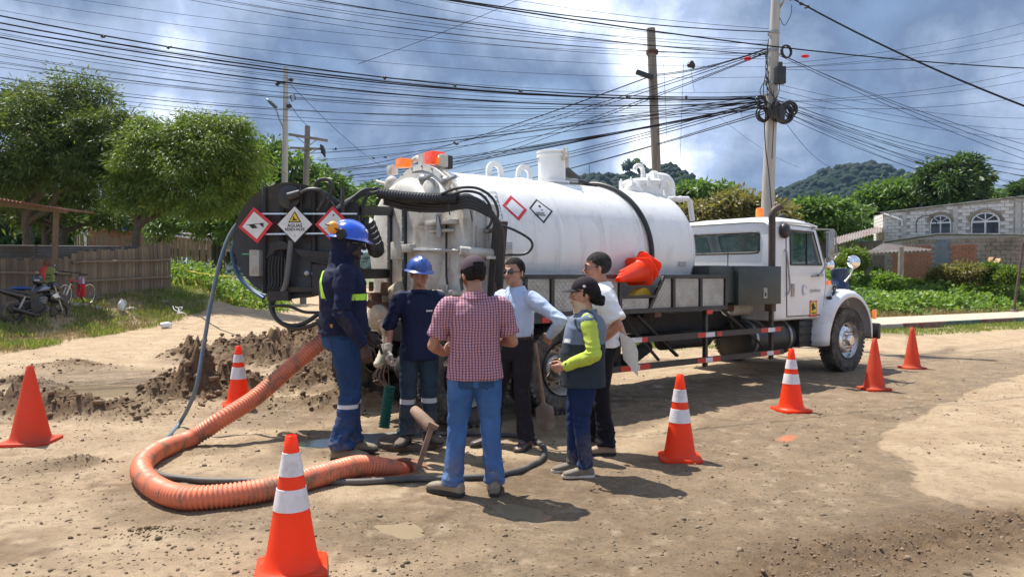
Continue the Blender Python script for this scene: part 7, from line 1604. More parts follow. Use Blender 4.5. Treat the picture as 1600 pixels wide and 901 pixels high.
def wrinkle(me, amp, joints, seed, base=.35):
    """cloth folds: fine ridges, deeper near the joints"""
    V, Nn = arr(me); off = seed * 3.7 + 30
    k = np.full(len(V), base)
    for (j, r, a) in joints: k = np.maximum(k, a * np.exp(-((np.linalg.norm(V - np.array(j), axis=1) / r) ** 2)))
    amp = amp * 2.1
    w = V + (vnoise3(V * 5 + off)[:, None] - .5) * .10
    a = vnoise3(w * np.array([13, 13, 17]) + off); b = vnoise3(w * np.array([9, 9, 26]) + off + 9); c = vnoise3(w * np.array([22, 22, 9]) + off + 4)
    f = (1 - np.abs(2 * a - 1)) * .5 + (1 - np.abs(2 * b - 1)) * .65 + (1 - np.abs(2 * c - 1)) * .35 - .95
    V = V + Nn * (f * k * amp)[:, None]; me.vertices.foreach_set('co', V.ravel().astype(np.float32)); me.update()
def finish(me, name, m, parent):
    me.materials.clear(); me.materials.append(m) if not isinstance(m, (list, tuple)) else [me.materials.append(x) for x in m]; me.shade_smooth(); return link(name, me, parent)
def patch(me, pred, off, name, m, parent, cuts=()):
    """a strip of cloth lying on a garment: the faces picked by pred, lifted and closed"""
    V, Nn = arr(me); bm = bmesh.new(); bm.from_mesh(me)
    for co, no in cuts: bmesh.ops.bisect_plane(bm, geom=bm.verts[:] + bm.edges[:] + bm.faces[:], dist=1e-5, plane_co=co, plane_no=no)
    bm.normal_update()
    C = [f.calc_center_median() for f in bm.faces]; kill = [f for f, c in zip(bm.faces, C) if not pred(c, f.normal)]
    bmesh.ops.delete(bm, geom=kill, context='FACES')
    if not bm.faces: bm.free(); return None
    for v in bm.verts: v.co += v.normal * off
    r = bpy.data.meshes.new(name); bm.to_mesh(r); bm.free(); r.materials.clear(); r.materials.append(m); r.shade_smooth(); return link(name, r, parent)
def part_shell(c, r, keep, thick, name, m, parent, T, nu=40, nv=28, extra=None):
    """piece of an ellipsoid shell (hair, caps, helmets)"""
    bm = bmesh.new(); vs = []
    for i in range(nv + 1):
        th = PI * i / nv
        for j in range(nu):
            ph = 2 * PI * j / nu; p = Vector((r[0] * math.sin(th) * math.cos(ph), r[1] * math.sin(th) * math.sin(ph), r[2] * math.cos(th)))
            if extra: p = extra(p)
            vs.append(bm.verts.new(p + Vector(c)))
    for i in range(nv):
        for j in range(nu):
            f = [vs[i * nu + j], vs[(i + 1) * nu + j], vs[(i + 1) * nu + (j + 1) % nu], vs[i * nu + (j + 1) % nu]]
            cc = sum((v.co for v in f), Vector()) / 4
            if keep(cc): bm.faces.new(f)
    bmesh.ops.delete(bm, geom=[v for v in bm.verts if not v.link_faces], context='VERTS'); bmesh.ops.remove_doubles(bm, verts=bm.verts, dist=1e-5)
    bmesh.ops.recalc_face_normals(bm, faces=bm.faces)
    bmesh.ops.solidify(bm, geom=bm.faces[:], thickness=thick); bmesh.ops.transform(bm, matrix=T, verts=bm.verts)
    me = bpy.data.meshes.new(name); bm.to_mesh(me); bm.free(); me.materials.append(m); me.shade_smooth(); me.set_sharp_from_angle(angle=R(60)); return link(name, me, parent)
def skinm(name, c): return mat(name, c, .5, c2=tuple(x * .82 for x in c), scale=14, bump=.08, bscale=120)
def cloth(name, c, amt=.4, rough=.85, dirt=None, **k): return mat(name, c, rough, c2=tuple(x * (1 - amt * .5) for x in c), scale=5, bump=.12, bscale=260, dirt=dirt, spec=.25, **k)
def denim(name, c, c2):
    return mat(name, c, .85, c2=c2, scale=3.2, bump=.2, bscale=220, spec=.2, dirt=(.26, .20, .14), dscale=6, dlo=.42, dhi=.7, zdirt=(.02, .42, .0))

def hand(mb, W, d, side, palm, s=1.0, curl=.5, thumb=.6, r=1.0):
    """W wrist, d pointing along the hand, side = thumb side, palm = direction the fingers close to"""
    W = Vector(W); d = Vector(d).normalized(); palm = Vector(palm); palm = (palm - d * palm.dot(d)).normalized(); side = Vector(side); side = (side - d * side.dot(d) - palm * side.dot(palm)).normalized()
    L_ = .092 * s
    mb.loft([sring(W + d * (L_ * t) , side * (w * s), palm * (h * s), 14, 2.6) for t, w, h in ((-.1, .028, .022), (.15, .031, .019), (.5, .040, .017), (.85, .042, .015), (1.03, .039, .012))])
    for i, (o, ln) in enumerate(((.030, .072), (.010, .080), (-.010, .074), (-.029, .058))):
        p = W + d * L_ + side * (o * s); a = 0; pts = [p - d * .01 * s]; dd = d
        for k, fr in enumerate((.42, .33, .25)):
            a += curl * (.7 if k == 0 else 1.0) * (1 + .12 * i); dd = d * math.cos(a) + palm * math.sin(a); pts.append(pts[-1] + dd * (ln * fr * s + (.01 * s if k == 0 else 0)))
        chain(mb, pts, [.0098 * s * r, .0092 * s * r, .0083 * s * r, .0070 * s * r], 8, 3)
    b = W + d * (.022 * s) + side * (.028 * s) + palm * (.006 * s); t1 = b + (side * .75 + d * .75 + palm * .35 * thumb).normalized() * .040 * s; t2 = t1 + (d * .95 + side * .15 + palm * .6 * thumb).normalized() * .030 * s; t3 = t2 + (d * .95 - side * .1 + palm * .7 * thumb).normalized() * .022 * s
    chain(mb, [b, t1, t2, t3], [.014 * s * r, .0118 * s * r, .0102 * s * r, .0082 * s * r], 8, 3)

def head_mesh(mb, T, nose=1.0, wide=1.0, female=False):
    old = mb.M; mb.M = T; w = wide
    mb.ell((0, -.012, .038), (.074 * w, .094, .088), 24, 16)
    mb.ell((0, .020, .0), (.066 * w, .072, .088), 20, 14)
    mb.ell((0, .036, -.050), (.052 * w, .052, .050), 18, 12)
    mb.ell((0, .072, -.080), (.024 * w, .018, .018), 12, 8)
    mb.ell((0, .074, .030), (.050 * w, .017, .012), 16, 8)          # brow
    for s_ in (1, -1):
        mb.ell((s_ * .036, .066, -.018), (.020, .018, .018), 12, 8)   # cheek
        mb.ell((s_ * .076 * w, -.008, -.004), (.008, .017, .028), 12, 8, (0, 0, s_ * -.35)); mb.ell((s_ * .072 * w, .0, -.02), (.008, .010, .012), 8, 6)
        mb.ell((s_ * .012, .101, -.026), (.009 * nose, .009, .007), 8, 6)
    mb.tube([(0, .090, .022), (0, .098, .0), (0, .112, -.022)], [.008, .0095, .012 * nose], 10); mb.ell((0, .110, -.023), (.012 * nose, .010, .009), 10, 8)
    mb.ell((0, .091, -.049), (.023, .012, .0055), 12, 6); mb.ell((0, .089, -.058), (.020, .012, .0065), 12, 6)
    mb.M = old
def face_parts(T, person, iris=(.03, .015, .01), brow=None, glasses=None):
    for s_ in (1, -1):
        e = MB(); e.M = T; e.m = 0; e.ell((s_ * .031, .0785, .012), (.0125, .0085, .0062), 12, 8); e.m = 1; e.ell((s_ * .031, .0855, .012), (.0052, .0026, .0052), 10, 6)
        e.build('eye', [m_eye, m_iris], person)
        if brow:
            b = MB(); b.M = T; b.tube([(s_ * .014, .0905, .030), (s_ * .030, .0895, .036), (s_ * .048, .076, .031)], [.003, .0042, .0025], 6); b.build('eyebrow', brow, person)
m_eye = mat('eye_white', (.7, .68, .65), .2); m_iris = mat('iris', (.02, .012, .008), .1)
m_hair = mat('black_hair', (.010, .009, .010), .8, spec=.12, c2=(.025, .022, .02), scale=30, bump=.8, bscale=160, stretch=(1, 1, .3)); m_hairg = mat('greying_hair', (.016, .014, .014), .8, spec=.12, c2=(.055, .05, .048), scale=40, bump=.8, bscale=160)
m_lips = None

def shoe(c, fwd, s, m, msole, parent, name='shoe', boot=False, wide=1.0):
    """c = ankle point on the ground"""
    c = Vector(c); f = Vector(fwd).normalized(); r_ = Vector((f.y, -f.x, 0)); u = Vector((0, 0, 1)); mb = MB()
    def st(t, w, h, z): return sring(c + f * (t * s) + u * (z * s), r_ * (w * s * wide), u * (h * s), 16, 2.5)
    mb.loft([st(-.080, .018, .022, .040), st(-.072, .034, .034, .046), st(-.03, .040, .044, .056), st(.03, .042, .043, .055), st(.09, .046, .034, .045), st(.14, .050, .028, .038), st(.18, .044, .023, .032), st(.203, .020, .013, .026)])
    chain(mb, [c + u * (.07 * s) - f * .02 * s, c + u * ((.145 if boot else .10) * s) - f * .025 * s], [.042 * s, .037 * s], 14)
    me = remesh(mb, .006, 2); o = finish(me, name, m, parent)
    so = MB(); pts = []; 
    out = [(-.085, 0), (-.078, .026), (-.05, .037), (.02, .039), (.08, .046), (.14, .050), (.185, .040), (.208, .016)]
    pl = [(p[0], p[1]) for p in out] + [(p[0], -p[1]) for p in out[::-1][:-1]] ; 
    so.prism([(x * s, y * s * wide * 1.04) for x, y in pl[:-0 or None]], c + u * .001, f, -r_, .024 * s)
    so.build('sole', msole, o, bevel=.004)
    la = MB()
    for k in range(4): q = c + f * ((.045 + k * .022) * s) + u * ((.100 - k * .010) * s); la.tube([q - r_ * .022 * s - u * .004, q + u * .003, q + r_ * .022 * s - u * .004], .0032 * s, 5)
    la.build('laces', M['greyp'] if not boot else M['blackp'], o)
    return o

def person(loc, heading, H, label, skin, P_):
    """heading: world angle of the facing direction. Local frame: +y forward, +x to the person's right"""
    s = H / 1.75; t = thing('person', label, 'person', loc, heading - PI / 2)
    g = P_.get('girth', 1.0); gy = P_.get('girth_y', g); sh = P_.get('shoulder', .19)
    lean = P_.get('lean', 0.0)
    def S(p): return Vector(p) * s
    NB = Vector((P_.get('neckx', 0), lean, 1.455)) ; HC = NB + Vector((P_.get('hx', 0), P_.get('hy', .025), .152))
    T = Matrix.Translation(S(HC)) @ Matrix.Rotation(P_.get('yaw', 0), 4, 'Z') @ Matrix.Rotation(P_.get('pitch', 0), 4, 'X') @ Matrix.Rotation(P_.get('roll', 0), 4, 'Y') @ Matrix.Scale(s * P_.get('head', 1.0) * 1.12, 4)
    # joints
    J = {}
    for side, sx_ in (('R', 1), ('L', -1)):
        J['sh' + side] = Vector((sx_ * sh + P_.get('neckx', 0) * .7, lean * .9, 1.375 + P_.get('shz' + side, 0)))
        J['el' + side] = Vector(P_['el' + side]); J['wr' + side] = Vector(P_['wr' + side])
        J['hip' + side] = Vector((sx_ * .088, .0, .92)); J['an' + side] = Vector((*P_['an' + side], .085))
        kn = (J['hip' + side] + J['an' + side]) / 2; J['kn' + side] = kn + Vector((P_.get('kx' + side, 0), P_.get('kn' + side, .03), .015))
    # ---- body: one continuous skin ----
    mb = MB(); head_mesh(mb, T, P_.get('nose', 1.0), P_.get('headw', 1.0))
    chain(mb, [S(NB + Vector((0, -.01, -.05))), S(NB.lerp(HC, .3)), S(HC + Vector((0, -.012, -.05)))], [.066 * s, .056 * s * P_.get('neck', 1), .053 * s * P_.get('neck', 1)], 18)
    chain(mb, [S((0, 0, .95)), S((0, lean * .4, 1.15)), S((0, lean * .9, 1.36)), S(NB + Vector((0, 0, -.04)))], [.105 * s * g, .10 * s * g, .10 * s, .06 * s], 18)
    chain(mb, [S(J['shL']), S((0, lean * .9, 1.39)), S(J['shR'])], [.040 * s, .058 * s, .040 * s], 14)
    for q in 'RL':
        e, w_ = J['el' + q], J['wr' + q]; ag = P_.get('arm', 1.0)
        chain(mb, [S(J['sh' + q]), S(J['sh' + q].lerp(e, .5)), S(e)], [.046 * s * ag, .042 * s * ag, .037 * s * ag], 14)
        chain(mb, [S(e), S(e.lerp(w_, .3)), S(w_)], [.038 * s * ag, .039 * s * ag, .027 * s * ag], 14)
        hd = P_['hand' + q]; hand(mb, S(w_), hd[0], hd[1], hd[2], s * P_.get('hs', 1.0), hd[3])
        chain(mb, [S(J['hip' + q]), S(J['kn' + q]), S(J['an' + q])], [.075 * s * g, .045 * s, .035 * s], 12)
    me = remesh(mb, .0052, 2); finish(me, 'body', skin, t)
    # ---- trousers ----
    tr = P_['trousers']; mb = MB(); hipw = P_.get('hipw', 1.0) * g
    mb.loft([sring(S((0, 0, z)), Vector((hx * s * hipw, 0, 0)), Vector((0, hy * s * max(gy, .95), 0)), 30, 2.4) for z, hx, hy in ((.80, .10, .085), (.84, .150, .105), (.90, .172, .118), (.97, .165, .115), (P_.get('waist', 1.03), .155, .105))])
    fl = tr.get('fit', 1.0)
    for q in 'RL':
        sx_ = 1 if q == 'R' else -1; hp = J['hip' + q] + Vector((sx_ * .0, 0, -.02)); k_ = J['kn' + q]; a = J['an' + q]
        pts = [hp, hp.lerp(k_, .45), k_, k_.lerp(a, .45), a + Vector((0, -.004, .02)) ]
        mb.tube([S(p) for p in catmull(pts, 5)], [r * s * fl for r in np.interp(np.linspace(0, 4, 21), range(5), [.094 * hipw, .085 * hipw, .067, .064, tr.get('hem', .060)])], 20)
        mb.ell(S(hp), (.092 * s * hipw,) * 3, 16, 10)
        mb.tube([S(a + Vector((0, 0, .05))), S(a + Vector((0, .008, .004)))], [tr.get('hem', .060) * s * fl, tr.get('hem', .060) * s * fl * 1.12], 20)
    me = remesh(mb, .0075, 3)
    jj = [(S(J['kn' + q]), .13 * s, 1.0) for q in 'RL'] + [(S(J['an' + q] + Vector((0, 0, .06))), .13 * s, 1.5) for q in 'RL'] + [(S((0, .08, .86)), .12 * s, 1.0), (S((0, -.1, .80)), .10 * s, .8)]
    wrinkle(me, tr.get('amp', .016), jj, tr.get('seed', 1)); tro = finish(me, 'trousers', tr['mat'], t)
    for (z0, z1, m_, nm) in tr.get('bands', []): patch(me, lambda c, n: z0 * s < c.z < z1 * s, .003, nm, m_, t, [((0, 0, z0 * s), (0, 0, 1)), ((0, 0, z1 * s), (0, 0, 1))])
    if tr.get('pockets'): 
        for sx_ in (1, -1): patch(me, lambda c, n: abs(c.x - sx_ * .075 * s) < .055 * s and .79 * s + abs(c.x - sx_ * .075 * s) * .25 < c.z < .91 * s and n.y < -.3, .003, 'pocket', m_pocket, tro)
    if P_.get('belt'): patch(me, lambda c, n: c.z > (P_.get('waist', 1.03) - .05) * s, .005, 'belt', P_['belt'], t)
    # ---- shirt ----
    for gi, sd_ in enumerate(P_['tops']):
        mb = MB(); ex = sd_.get('ex', 0.0); hem = sd_.get('hem', .90); top = sd_.get('top', 1.475); bel = P_.get('belly', 0.0)
        zs = sorted(set([hem, max(hem, .98), 1.10, 1.22, 1.32, 1.40]))
        rg = []
        for z in zs:
            hx = np.interp(z, [.80, .92, 1.05, 1.15, 1.30, 1.40], [.172, .172, .155, .157, .178, .160]) * (g if z < 1.2 else (g + 1) / 2) + ex + sd_.get('flare', 0) * max(0, 1.05 - z)
            hy = np.interp(z, [.80, .92, 1.05, 1.15, 1.30, 1.40], [.128, .125, .112, .112, .118, .092]) * gy + ex
            cy = lean * np.interp(z, [.9, 1.4], [0, .9]) + bel * math.exp(-((z - 1.08) / .13) ** 2) * .5; hy += bel * math.exp(-((z - 1.08) / .13) ** 2) * .5
            rg.append(sring(S((P_.get('neckx', 0) * .5 * (z - .9) / .5, cy, z)), Vector((hx * s, 0, 0)), Vector((0, hy * s, 0)), 34, 2.5))
        rg.append(sring(S((P_.get('neckx', 0), lean * .9, 1.435)), Vector((.108 * s + ex, 0, 0)), Vector((0, .076 * s + ex, 0)), 34, 2.3))
        rg.append(sring(S(NB + Vector((0, -.005, top - 1.455))), Vector((.070 * s + ex, 0, 0)), Vector((0, .068 * s + ex, 0)), 34, 2.1))
        mb.loft(rg)
        ln = sd_.get('sleeve', 1.0); ar_ = P_.get('arm', 1.0)
        for q in 'RL':
            a, e, w_ = J['sh' + q], J['el' + q], J['wr' + q]; w0 = sd_.get('sw', .0)
            if ln == 0:
                chain(mb, [S(a + Vector((-.06 if q == 'R' else .06, 0, .01))), S(a)], [.062 * s + ex, .052 * s + ex], 16); continue
            chain(mb, [S(a + Vector((-.05 if q == 'R' else .05, 0, .005))), S(a), S(a.lerp(e, .35))], [(.056 + w0) * s + ex, (.058 + w0) * s + ex, (.055 + w0) * s * (.5 + .5 * ar_) + ex], 18)
            if ln < 1: mb.tube([S(a), S(a.lerp(e, ln))], [(.060 + w0) * s, (.056 + w0 * 1.5) * s], 20)
            else:
                chain(mb, [S(a), S(a.lerp(e, .5)), S(e)], [(.060 + w0) * s, (.054 + w0) * s, (.049 + w0) * s], 18); f = min(ln - 1, 1) if ln < 2 else 1
                wv = e.lerp(w_, f); mb.tube([S(e), S(e.lerp(wv, .35)), S(wv)], [(.049 + w0) * s, (.047 + w0) * s, (.044 + w0 * .6 - .008 * f) * s], 18)
                if sd_.get('rolled'): mb.tube([S(wv - (wv - e).normalized() * .035), S(wv)], [(.052 + w0) * s, (.054 + w0) * s], 18)
        me = remesh(mb, .0072, 3)
        jj = [(S(J['el' + q]), .11 * s, 1.3) for q in 'RL'] + [(S(J['sh' + q] + Vector((0, 0, -.08))), .10 * s, .9) for q in 'RL'] + [(S((0, 0, hem + .04)), .19 * s, 1.2), (S((0, -.1, 1.05)), .16 * s, 1.0)]
        wrinkle(me, sd_.get('amp', .014), jj, sd_.get('seed', 2) + gi); so_ = finish(me, sd_.get('name', 'shirt'), sd_['mat'], t)
        for (nm, pred, m_, off, *cu) in sd_.get('patches', []): patch(me, (lambda pr: (lambda c, n: pr(c / s, n)))(pred), off, nm, m_, so_, [(S(a_), b_) for a_, b_ in (cu[0] if cu else [])])
        if sd_.get('collar'):
            c0 = S(NB + Vector((0, .0, .0))); cm = MB(); n = 22; rr = []
            for k, (z, ra, rb_) in enumerate(((-.02, .088, .086), (.036, .074, .072), (.038, .079, .077), (-.012, .108, .106), (-.02, .088, .086))):
                rr.append([c0 + Vector((ra * s * math.sin(a_), -rb_ * s * math.cos(a_) + .0, z * s + (-.018 * s * (abs(a_) / 2.6) ** 3))) for a_ in np.linspace(-2.65, 2.65, n)])
            cm.add([p for r in rr for p in r], [(i * n + j, (i + 1) * n + j, (i + 1) * n + j + 1, i * n + j + 1) for i in range(4) for j in range(n - 1)]); cm.build('collar', sd_['collar'], so_, smooth=60, fixn=False)
    # ---- shoes ----
    sk = P_['shoes']
    for q in 'RL':
        f = P_.get('foot' + q, (.15 if q == 'R' else -.15, 1, 0)); shoe(S(Vector((*P_['an' + q], 0)) + Vector((0, 0, 0))), f, s * sk.get('size', 1.0), sk['mat'], sk['sole'], t, sk.get('name', 'shoe'), sk.get('boot', False))
    return t, s, T, J, S
def hair_short(T, t, m, front=.052, back=-.055, nm='hair', puff=1.0):
    part_shell((0, -.014, .036), (.0785 * puff, .0985 * puff, .0915 * puff), lambda c: c.z > (front if c.y > .045 else (back + (front - .012 - back) * max(0, (c.y + .03) / .075) if c.y > -.03 else back)) + .0, .006, nm, m, t, T)
def helmet(T, t, m, label=None):
    hm = part_shell((0, -.005, .050), (.108, .128, .105), lambda c: c.z > .038, .003, 'hard_hat', m, t, T, 48, 32, extra=lambda p: p + Vector((0, 0, .010 * max(0, 1 - (p.x / .022) ** 2) * (p.z > .02))))
    b = MB(); b.M = T; ri = []; n = 48
    for k, (e, z) in enumerate(((0.0, .045), (.012, .037), (.024, .030), (.023, .027), (.0, .038))):
        ri.append([Vector(((.107 + e * .8) * math.cos(a), -.005 + (.127 + e * (1.9 if math.sin(a) > .3 else .9)) * math.sin(a), z - (.010 * max(0, math.sin(a)) if e > .01 else 0))) for a in [2 * PI * i / n for i in range(n)]])
    b.add([p for r in ri for p in r], [(i * n + j, i * n + (j + 1) % n, (i + 1) * n + (j + 1) % n, (i + 1) * n + j) for i in range(4) for j in range(n)]); b.build('brim', m, hm, fixn=False)
    return hm
def capmesh(T, t, m, mv=None, back_open=False):
    c = part_shell((0, -.012, .042), (.086, .106, .096), lambda c: c.z > (.040 if not (back_open and c.y < -.07 and abs(c.x) < .04) else .062) - max(0, -c.y) * .12, .003, 'cap', m, t, T, 40, 26)
    v = MB(); v.M = T; top = []; n = 14
    for k in range(7):
        e = k / 6; top.append([Vector(((.078 * (1 - .10 * e)) * math.sin(a), -.012 + .098 * math.cos(a) * (1 - e * .0) + e * (.075 * math.cos(a * .9)), .046 - .030 * e * math.cos(a) * .5 - .018 * (math.sin(a) ** 2))) for a in np.linspace(-1.15, 1.15, n)])
    vs = [p for r in top for p in r]; fs = [(i * n + j, (i + 1) * n + j, (i + 1) * n + j + 1, i * n + j + 1) for i in range(6) for j in range(n - 1)]
    k = len(vs); v.add(vs + [p - Vector((0, 0, .004)) for p in vs], fs + [tuple(k + q for q in f[::-1]) for f in fs] + [(6 * n + j, k + 6 * n + j, k + 6 * n + j + 1, 6 * n + j + 1) for j in range(n - 1)])
    v.build('visor', mv or m, c, fixn=False)
    bt = MB(); bt.M = T; bt.ell((0, -.012, .139), (.008, .008, .004), 8, 5); bt.build('button', m, c); return c

m_navy = cloth('navy_cotton', (.011, .016, .048), dirt=(.05, .045, .05)); m_navy2 = cloth('navy_polyester', (.009, .014, .050), rough=.7)
m_jean1 = denim('work_denim', (.024, .064, .165), (.016, .042, .11)); m_jean2 = denim('dark_work_trousers', (.032, .055, .082), (.018, .033, .052))
m_jean3 = denim('faded_blue_jeans', (.075, .175, .39), (.035, .095, .25)); m_jean4 = denim('dark_blue_jeans', (.014, .032, .10), (.009, .021, .068))
m_pocket = denim('pocket_denim', (.035, .085, .20), (.025, .06, .15)); m_slack = cloth('charcoal_slacks', (.022, .019, .026)); m_blk = cloth('black_trousers', (.011, .011, .016))
m_lime = mat('lime_reflective', (.50, .88, .05), .5, c2=(.42, .75, .05), scale=8); m_silver = mat('silver_tape', (.55, .57, .60), .4, c2=(.45, .47, .5), scale=8)
m_hat = mat('blue_hard_hat', (.008, .085, .62), .22, c2=(.008, .075, .52), scale=3, coat=.6); m_hat2 = mat('dull_blue_hard_hat', (.022, .075, .33), .3, c2=(.018, .06, .27), scale=4, coat=.4)
m_boot = mat('muddy_boot', (.085, .07, .055), .85, c2=(.16, .125, .09), scale=5, bump=.4); m_sole = mat('dark_sole', (.035, .032, .03), .85); m_bootl = mat('dusty_tan_boot', (.30, .25, .18), .85, c2=(.2, .165, .12), scale=5, bump=.35)
m_sneak = mat('grey_brown_sneaker', (.20, .17, .13), .8, c2=(.15, .125, .10), scale=7, bump=.3); m_wsole = mat('pale_sole', (.60, .56, .50), .7, dirt=(.3, .24, .17), dscale=8); m_brsh = mat('brown_leather_shoe', (.07, .04, .035), .5, c2=(.12, .085, .07), scale=5); m_tanS = mat('tan_sneaker', (.36, .26, .18), .8, scale=7)
# 1 tall worker
sk1 = skinm('deep_brown_skin', (.050, .028, .020))
def w1_back(c, n): q = (c.x * .94 + (c.z - 1.33) * .30); return c.x < 0 and n.y < -.25 and 1.17 < c.z < 1.42 and -.135 < (c.x + (1.40 - c.z) * .12) < -.085
W1 = gp(538, 716); W1.z = .02
t, s, T, J, S = person(W1, math.atan2(.32, 1.0), 2.02, 'tall worker in navy hooded shirt and bright blue hard hat with orange ear muffs', sk1, dict(
    girth=1.10, girth_y=1.42, shoulder=.195, lean=-.01, hy=.05, arm=1.2, hipw=.95, yaw=-.10, pitch=-.12, nose=1.15, neck=1.1,
    elR=(.28, -.04, 1.10), wrR=(.27, .12, .86), handR=((0, .25, -1), (-.2, 1, .2), (-1, 0, 0), .55), elL=(-.26, .03, 1.10), wrL=(-.22, .2, .92), handL=((.2, .6, -.7), (.3, .5, .5), (1, 0, 0), .4),
    anR=(.12, -.03), anL=(-.12, .06), footR=(.2, 1, 0), footL=(.15, 1, 0), knR=.05,
    trousers=dict(mat=m_jean1, hem=.074, fit=1.12, amp=.020, seed=3, pockets=True, bands=[(.385, .415, m_silver, 'reflective_band')]),
    tops=[dict(mat=m_navy, hem=.93, sleeve=2, ex=.012, sw=.008, amp=.017, seed=5, top=1.50, patches=[
        ('reflective_strip', lambda c, n: n.y < .2 and c.x < .14 and abs(c.z - 1.30) < .10 and abs(c.x - .085 + (c.z - 1.3) * .35) < .024 and n.y < -.3, m_lime, .004, [((.061, 0, 1.3), (1, 0, .35)), ((.109, 0, 1.3), (1, 0, .35)), ((0, 0, 1.2), (0, 0, 1)), ((0, 0, 1.4), (0, 0, 1))]),
        ('reflective_strip', lambda c, n: 1.185 < c.z < 1.232 and n.y > -.15 and c.x < .19, m_lime, .004, [((0, 0, 1.185), (0, 0, 1)), ((0, 0, 1.232), (0, 0, 1))])])],
    shoes=dict(mat=m_bootl, sole=m_sole, boot=True, name='boot')))
mb = MB(); mb.M = T; mb.ell((0, -.02, .02), (.090, .108, .105), 24, 16); mb.M = Matrix.Identity(4); NBw = S(Vector((0, -.02, 1.455)))
mb.loft([sring(NBw + Vector((0, -.01, -.06)) * s, Vector((.13 * s, 0, 0)), Vector((0, .10 * s, 0)), 26, 2.2), sring(NBw + Vector((0, 0, .0)) * s, Vector((.092 * s, 0, 0)), Vector((0, .09 * s, 0)), 26, 2.1), sring(NBw + Vector((0, .01, .07)) * s, Vector((.082 * s, 0, 0)), Vector((0, .088 * s, 0)), 26, 2.1), sring(NBw + Vector((0, .02, .14)) * s, Vector((.08 * s, 0, 0)), Vector((0, .08 * s, 0)), 26, 2.1)])
me = remesh(mb, .007, 3)
bm = bmesh.new(); bm.from_mesh(me); Ti = T.inverted()
bmesh.ops.delete(bm, geom=[f for f in bm.faces if (lambda c: c.y > .060 and -.105 < c.z < .06 and abs(c.x) < .075)(Ti @ f.calc_center_median())], context='FACES'); bm.to_mesh(me); bm.free()
wrinkle(me, .012, [], 8, .8); finish(me, 'hood', m_navy, t)
hh = helmet(T, t, m_hat); face_parts(T, t)
e = MB(); e.M = T
for sx_ in (1, -1): e.ell((sx_ * .118, -.055, .052), (.02, .035, .04), 14, 10)
e.M = T
e = MB(); e.M = T; e.ell((.118, -.055, .052), (.02, .035, .04), 14, 10).build('ear_muff_bracket', M['blackp'], hh)
e = MB(); e.M = T; e.ell((.115, -.112, .088), (.034, .040, .042), 16, 12, (0, 0, .3)); e; e.build('ear_muff', mat('orange_ear_muff', (.85, .36, .04), .45), hh)
e = MB(); e.M = T; e.tube(catmull([(.120, -.03, .050), (.140, -.08, .075), (.135, -.145, .10), (.105, -.16, .105)], 5), .006, 6).build('ear_muff_arm', M['blackp'], hh); e = MB(); e.M = T; e.tube(catmull([(-.120, -.03, .050), (-.140, -.08, .075), (-.135, -.145, .10)], 5), .006, 6); e.build('ear_muff_arm', M['blackp'], hh)
e = MB(); e.M = T; e.ell((.062, .108, .095), (.012, .006, .014), 12, 8, (.6, 0, -.5)); e.build('round_sticker', M['refw'], hh)
e = MB(); e.M = T; e.tube(catmull([(.08, .02, .012), (.07, .075, .012), (.03, .098, .012), (0, .10, .010), (-.03, .098, .012), (-.07, .075, .012)], 4), .011, 8, flat=1.0); e.build('dark_glasses', M['dglass'], t)
MB().box(S((.165, -.105, 1.0)), (.035, .012, .03), (0, 0, .9)).build('belt_loop_patch', mat('leather_patch', (.45, .2, .07), .7), t)
# 2 shorter worker facing the camera
sk2 = skinm('tan_skin', (.40, .20, .125))
W2 = G(655, 691, .055); W2.z = .056
t, s, T, J, S = person(W2, math.atan2(-1, .25), 1.69, 'worker in dark blue hooded shirt, hard hat and pale gloves standing on the manhole cover', sk2, dict(
    girth=1.0, girth_y=1.02, shoulder=.185, yaw=.32, pitch=-.10, head=.98,
    elR=(.275, -.02, 1.12), wrR=(.30, .08, .895), handR=((.05, .15, -1), (-.3, 1, 0), (-1, -.2, 0), .85), elL=(-.27, -.02, 1.12), wrL=(-.29, .10, .90), handL=((0, .15, -1), (.3, 1, 0), (1, 0, 0), .5),
    anR=(.13, .02), anL=(-.10, -.03), footR=(.55, 1, 0), footL=(-.5, 1, 0),
    trousers=dict(mat=m_jean2, hem=.068, fit=1.08, amp=.019, seed=6, bands=[(.385, .432, m_silver, 'reflective_band')]),
    tops=[dict(mat=m_navy2, hem=.80, sleeve=1.05, rolled=True, sw=.010, ex=.006, amp=.018, seed=9, top=1.452, patches=[('chest_print', lambda c, n: n.y > .3 and -.115 < c.x < -.055 and abs(c.z - 1.265) < .007, M['refw'], .003, [((0, 0, 1.258), (0, 0, 1)), ((0, 0, 1.272), (0, 0, 1)), ((-.115, 0, 0), (1, 0, 0)), ((-.055, 0, 0), (1, 0, 0))]), ('hood_collar', lambda c, n: c.z > 1.405 and abs(c.x) < .12 and (n.y < .5 or c.z > 1.43 or abs(c.x) > .055), m_navy2, .012)])],
    shoes=dict(mat=m_boot, sole=m_sole, boot=True, name='boot')))
hh = helmet(T, t, m_hat2); face_parts(T, t, brow=m_hair)
hair_short(T, t, m_hair, .060, -.035)
e = MB(); e.M = T; e.prism([(-.020, .0), (.020, .0), (.030, .05), (.0, .03), (-.030, .05)], (0, .105, .105), (1, 0, 0), (0, -.55, .8), .004); e.build('ridge_mark', m_hat2, hh)
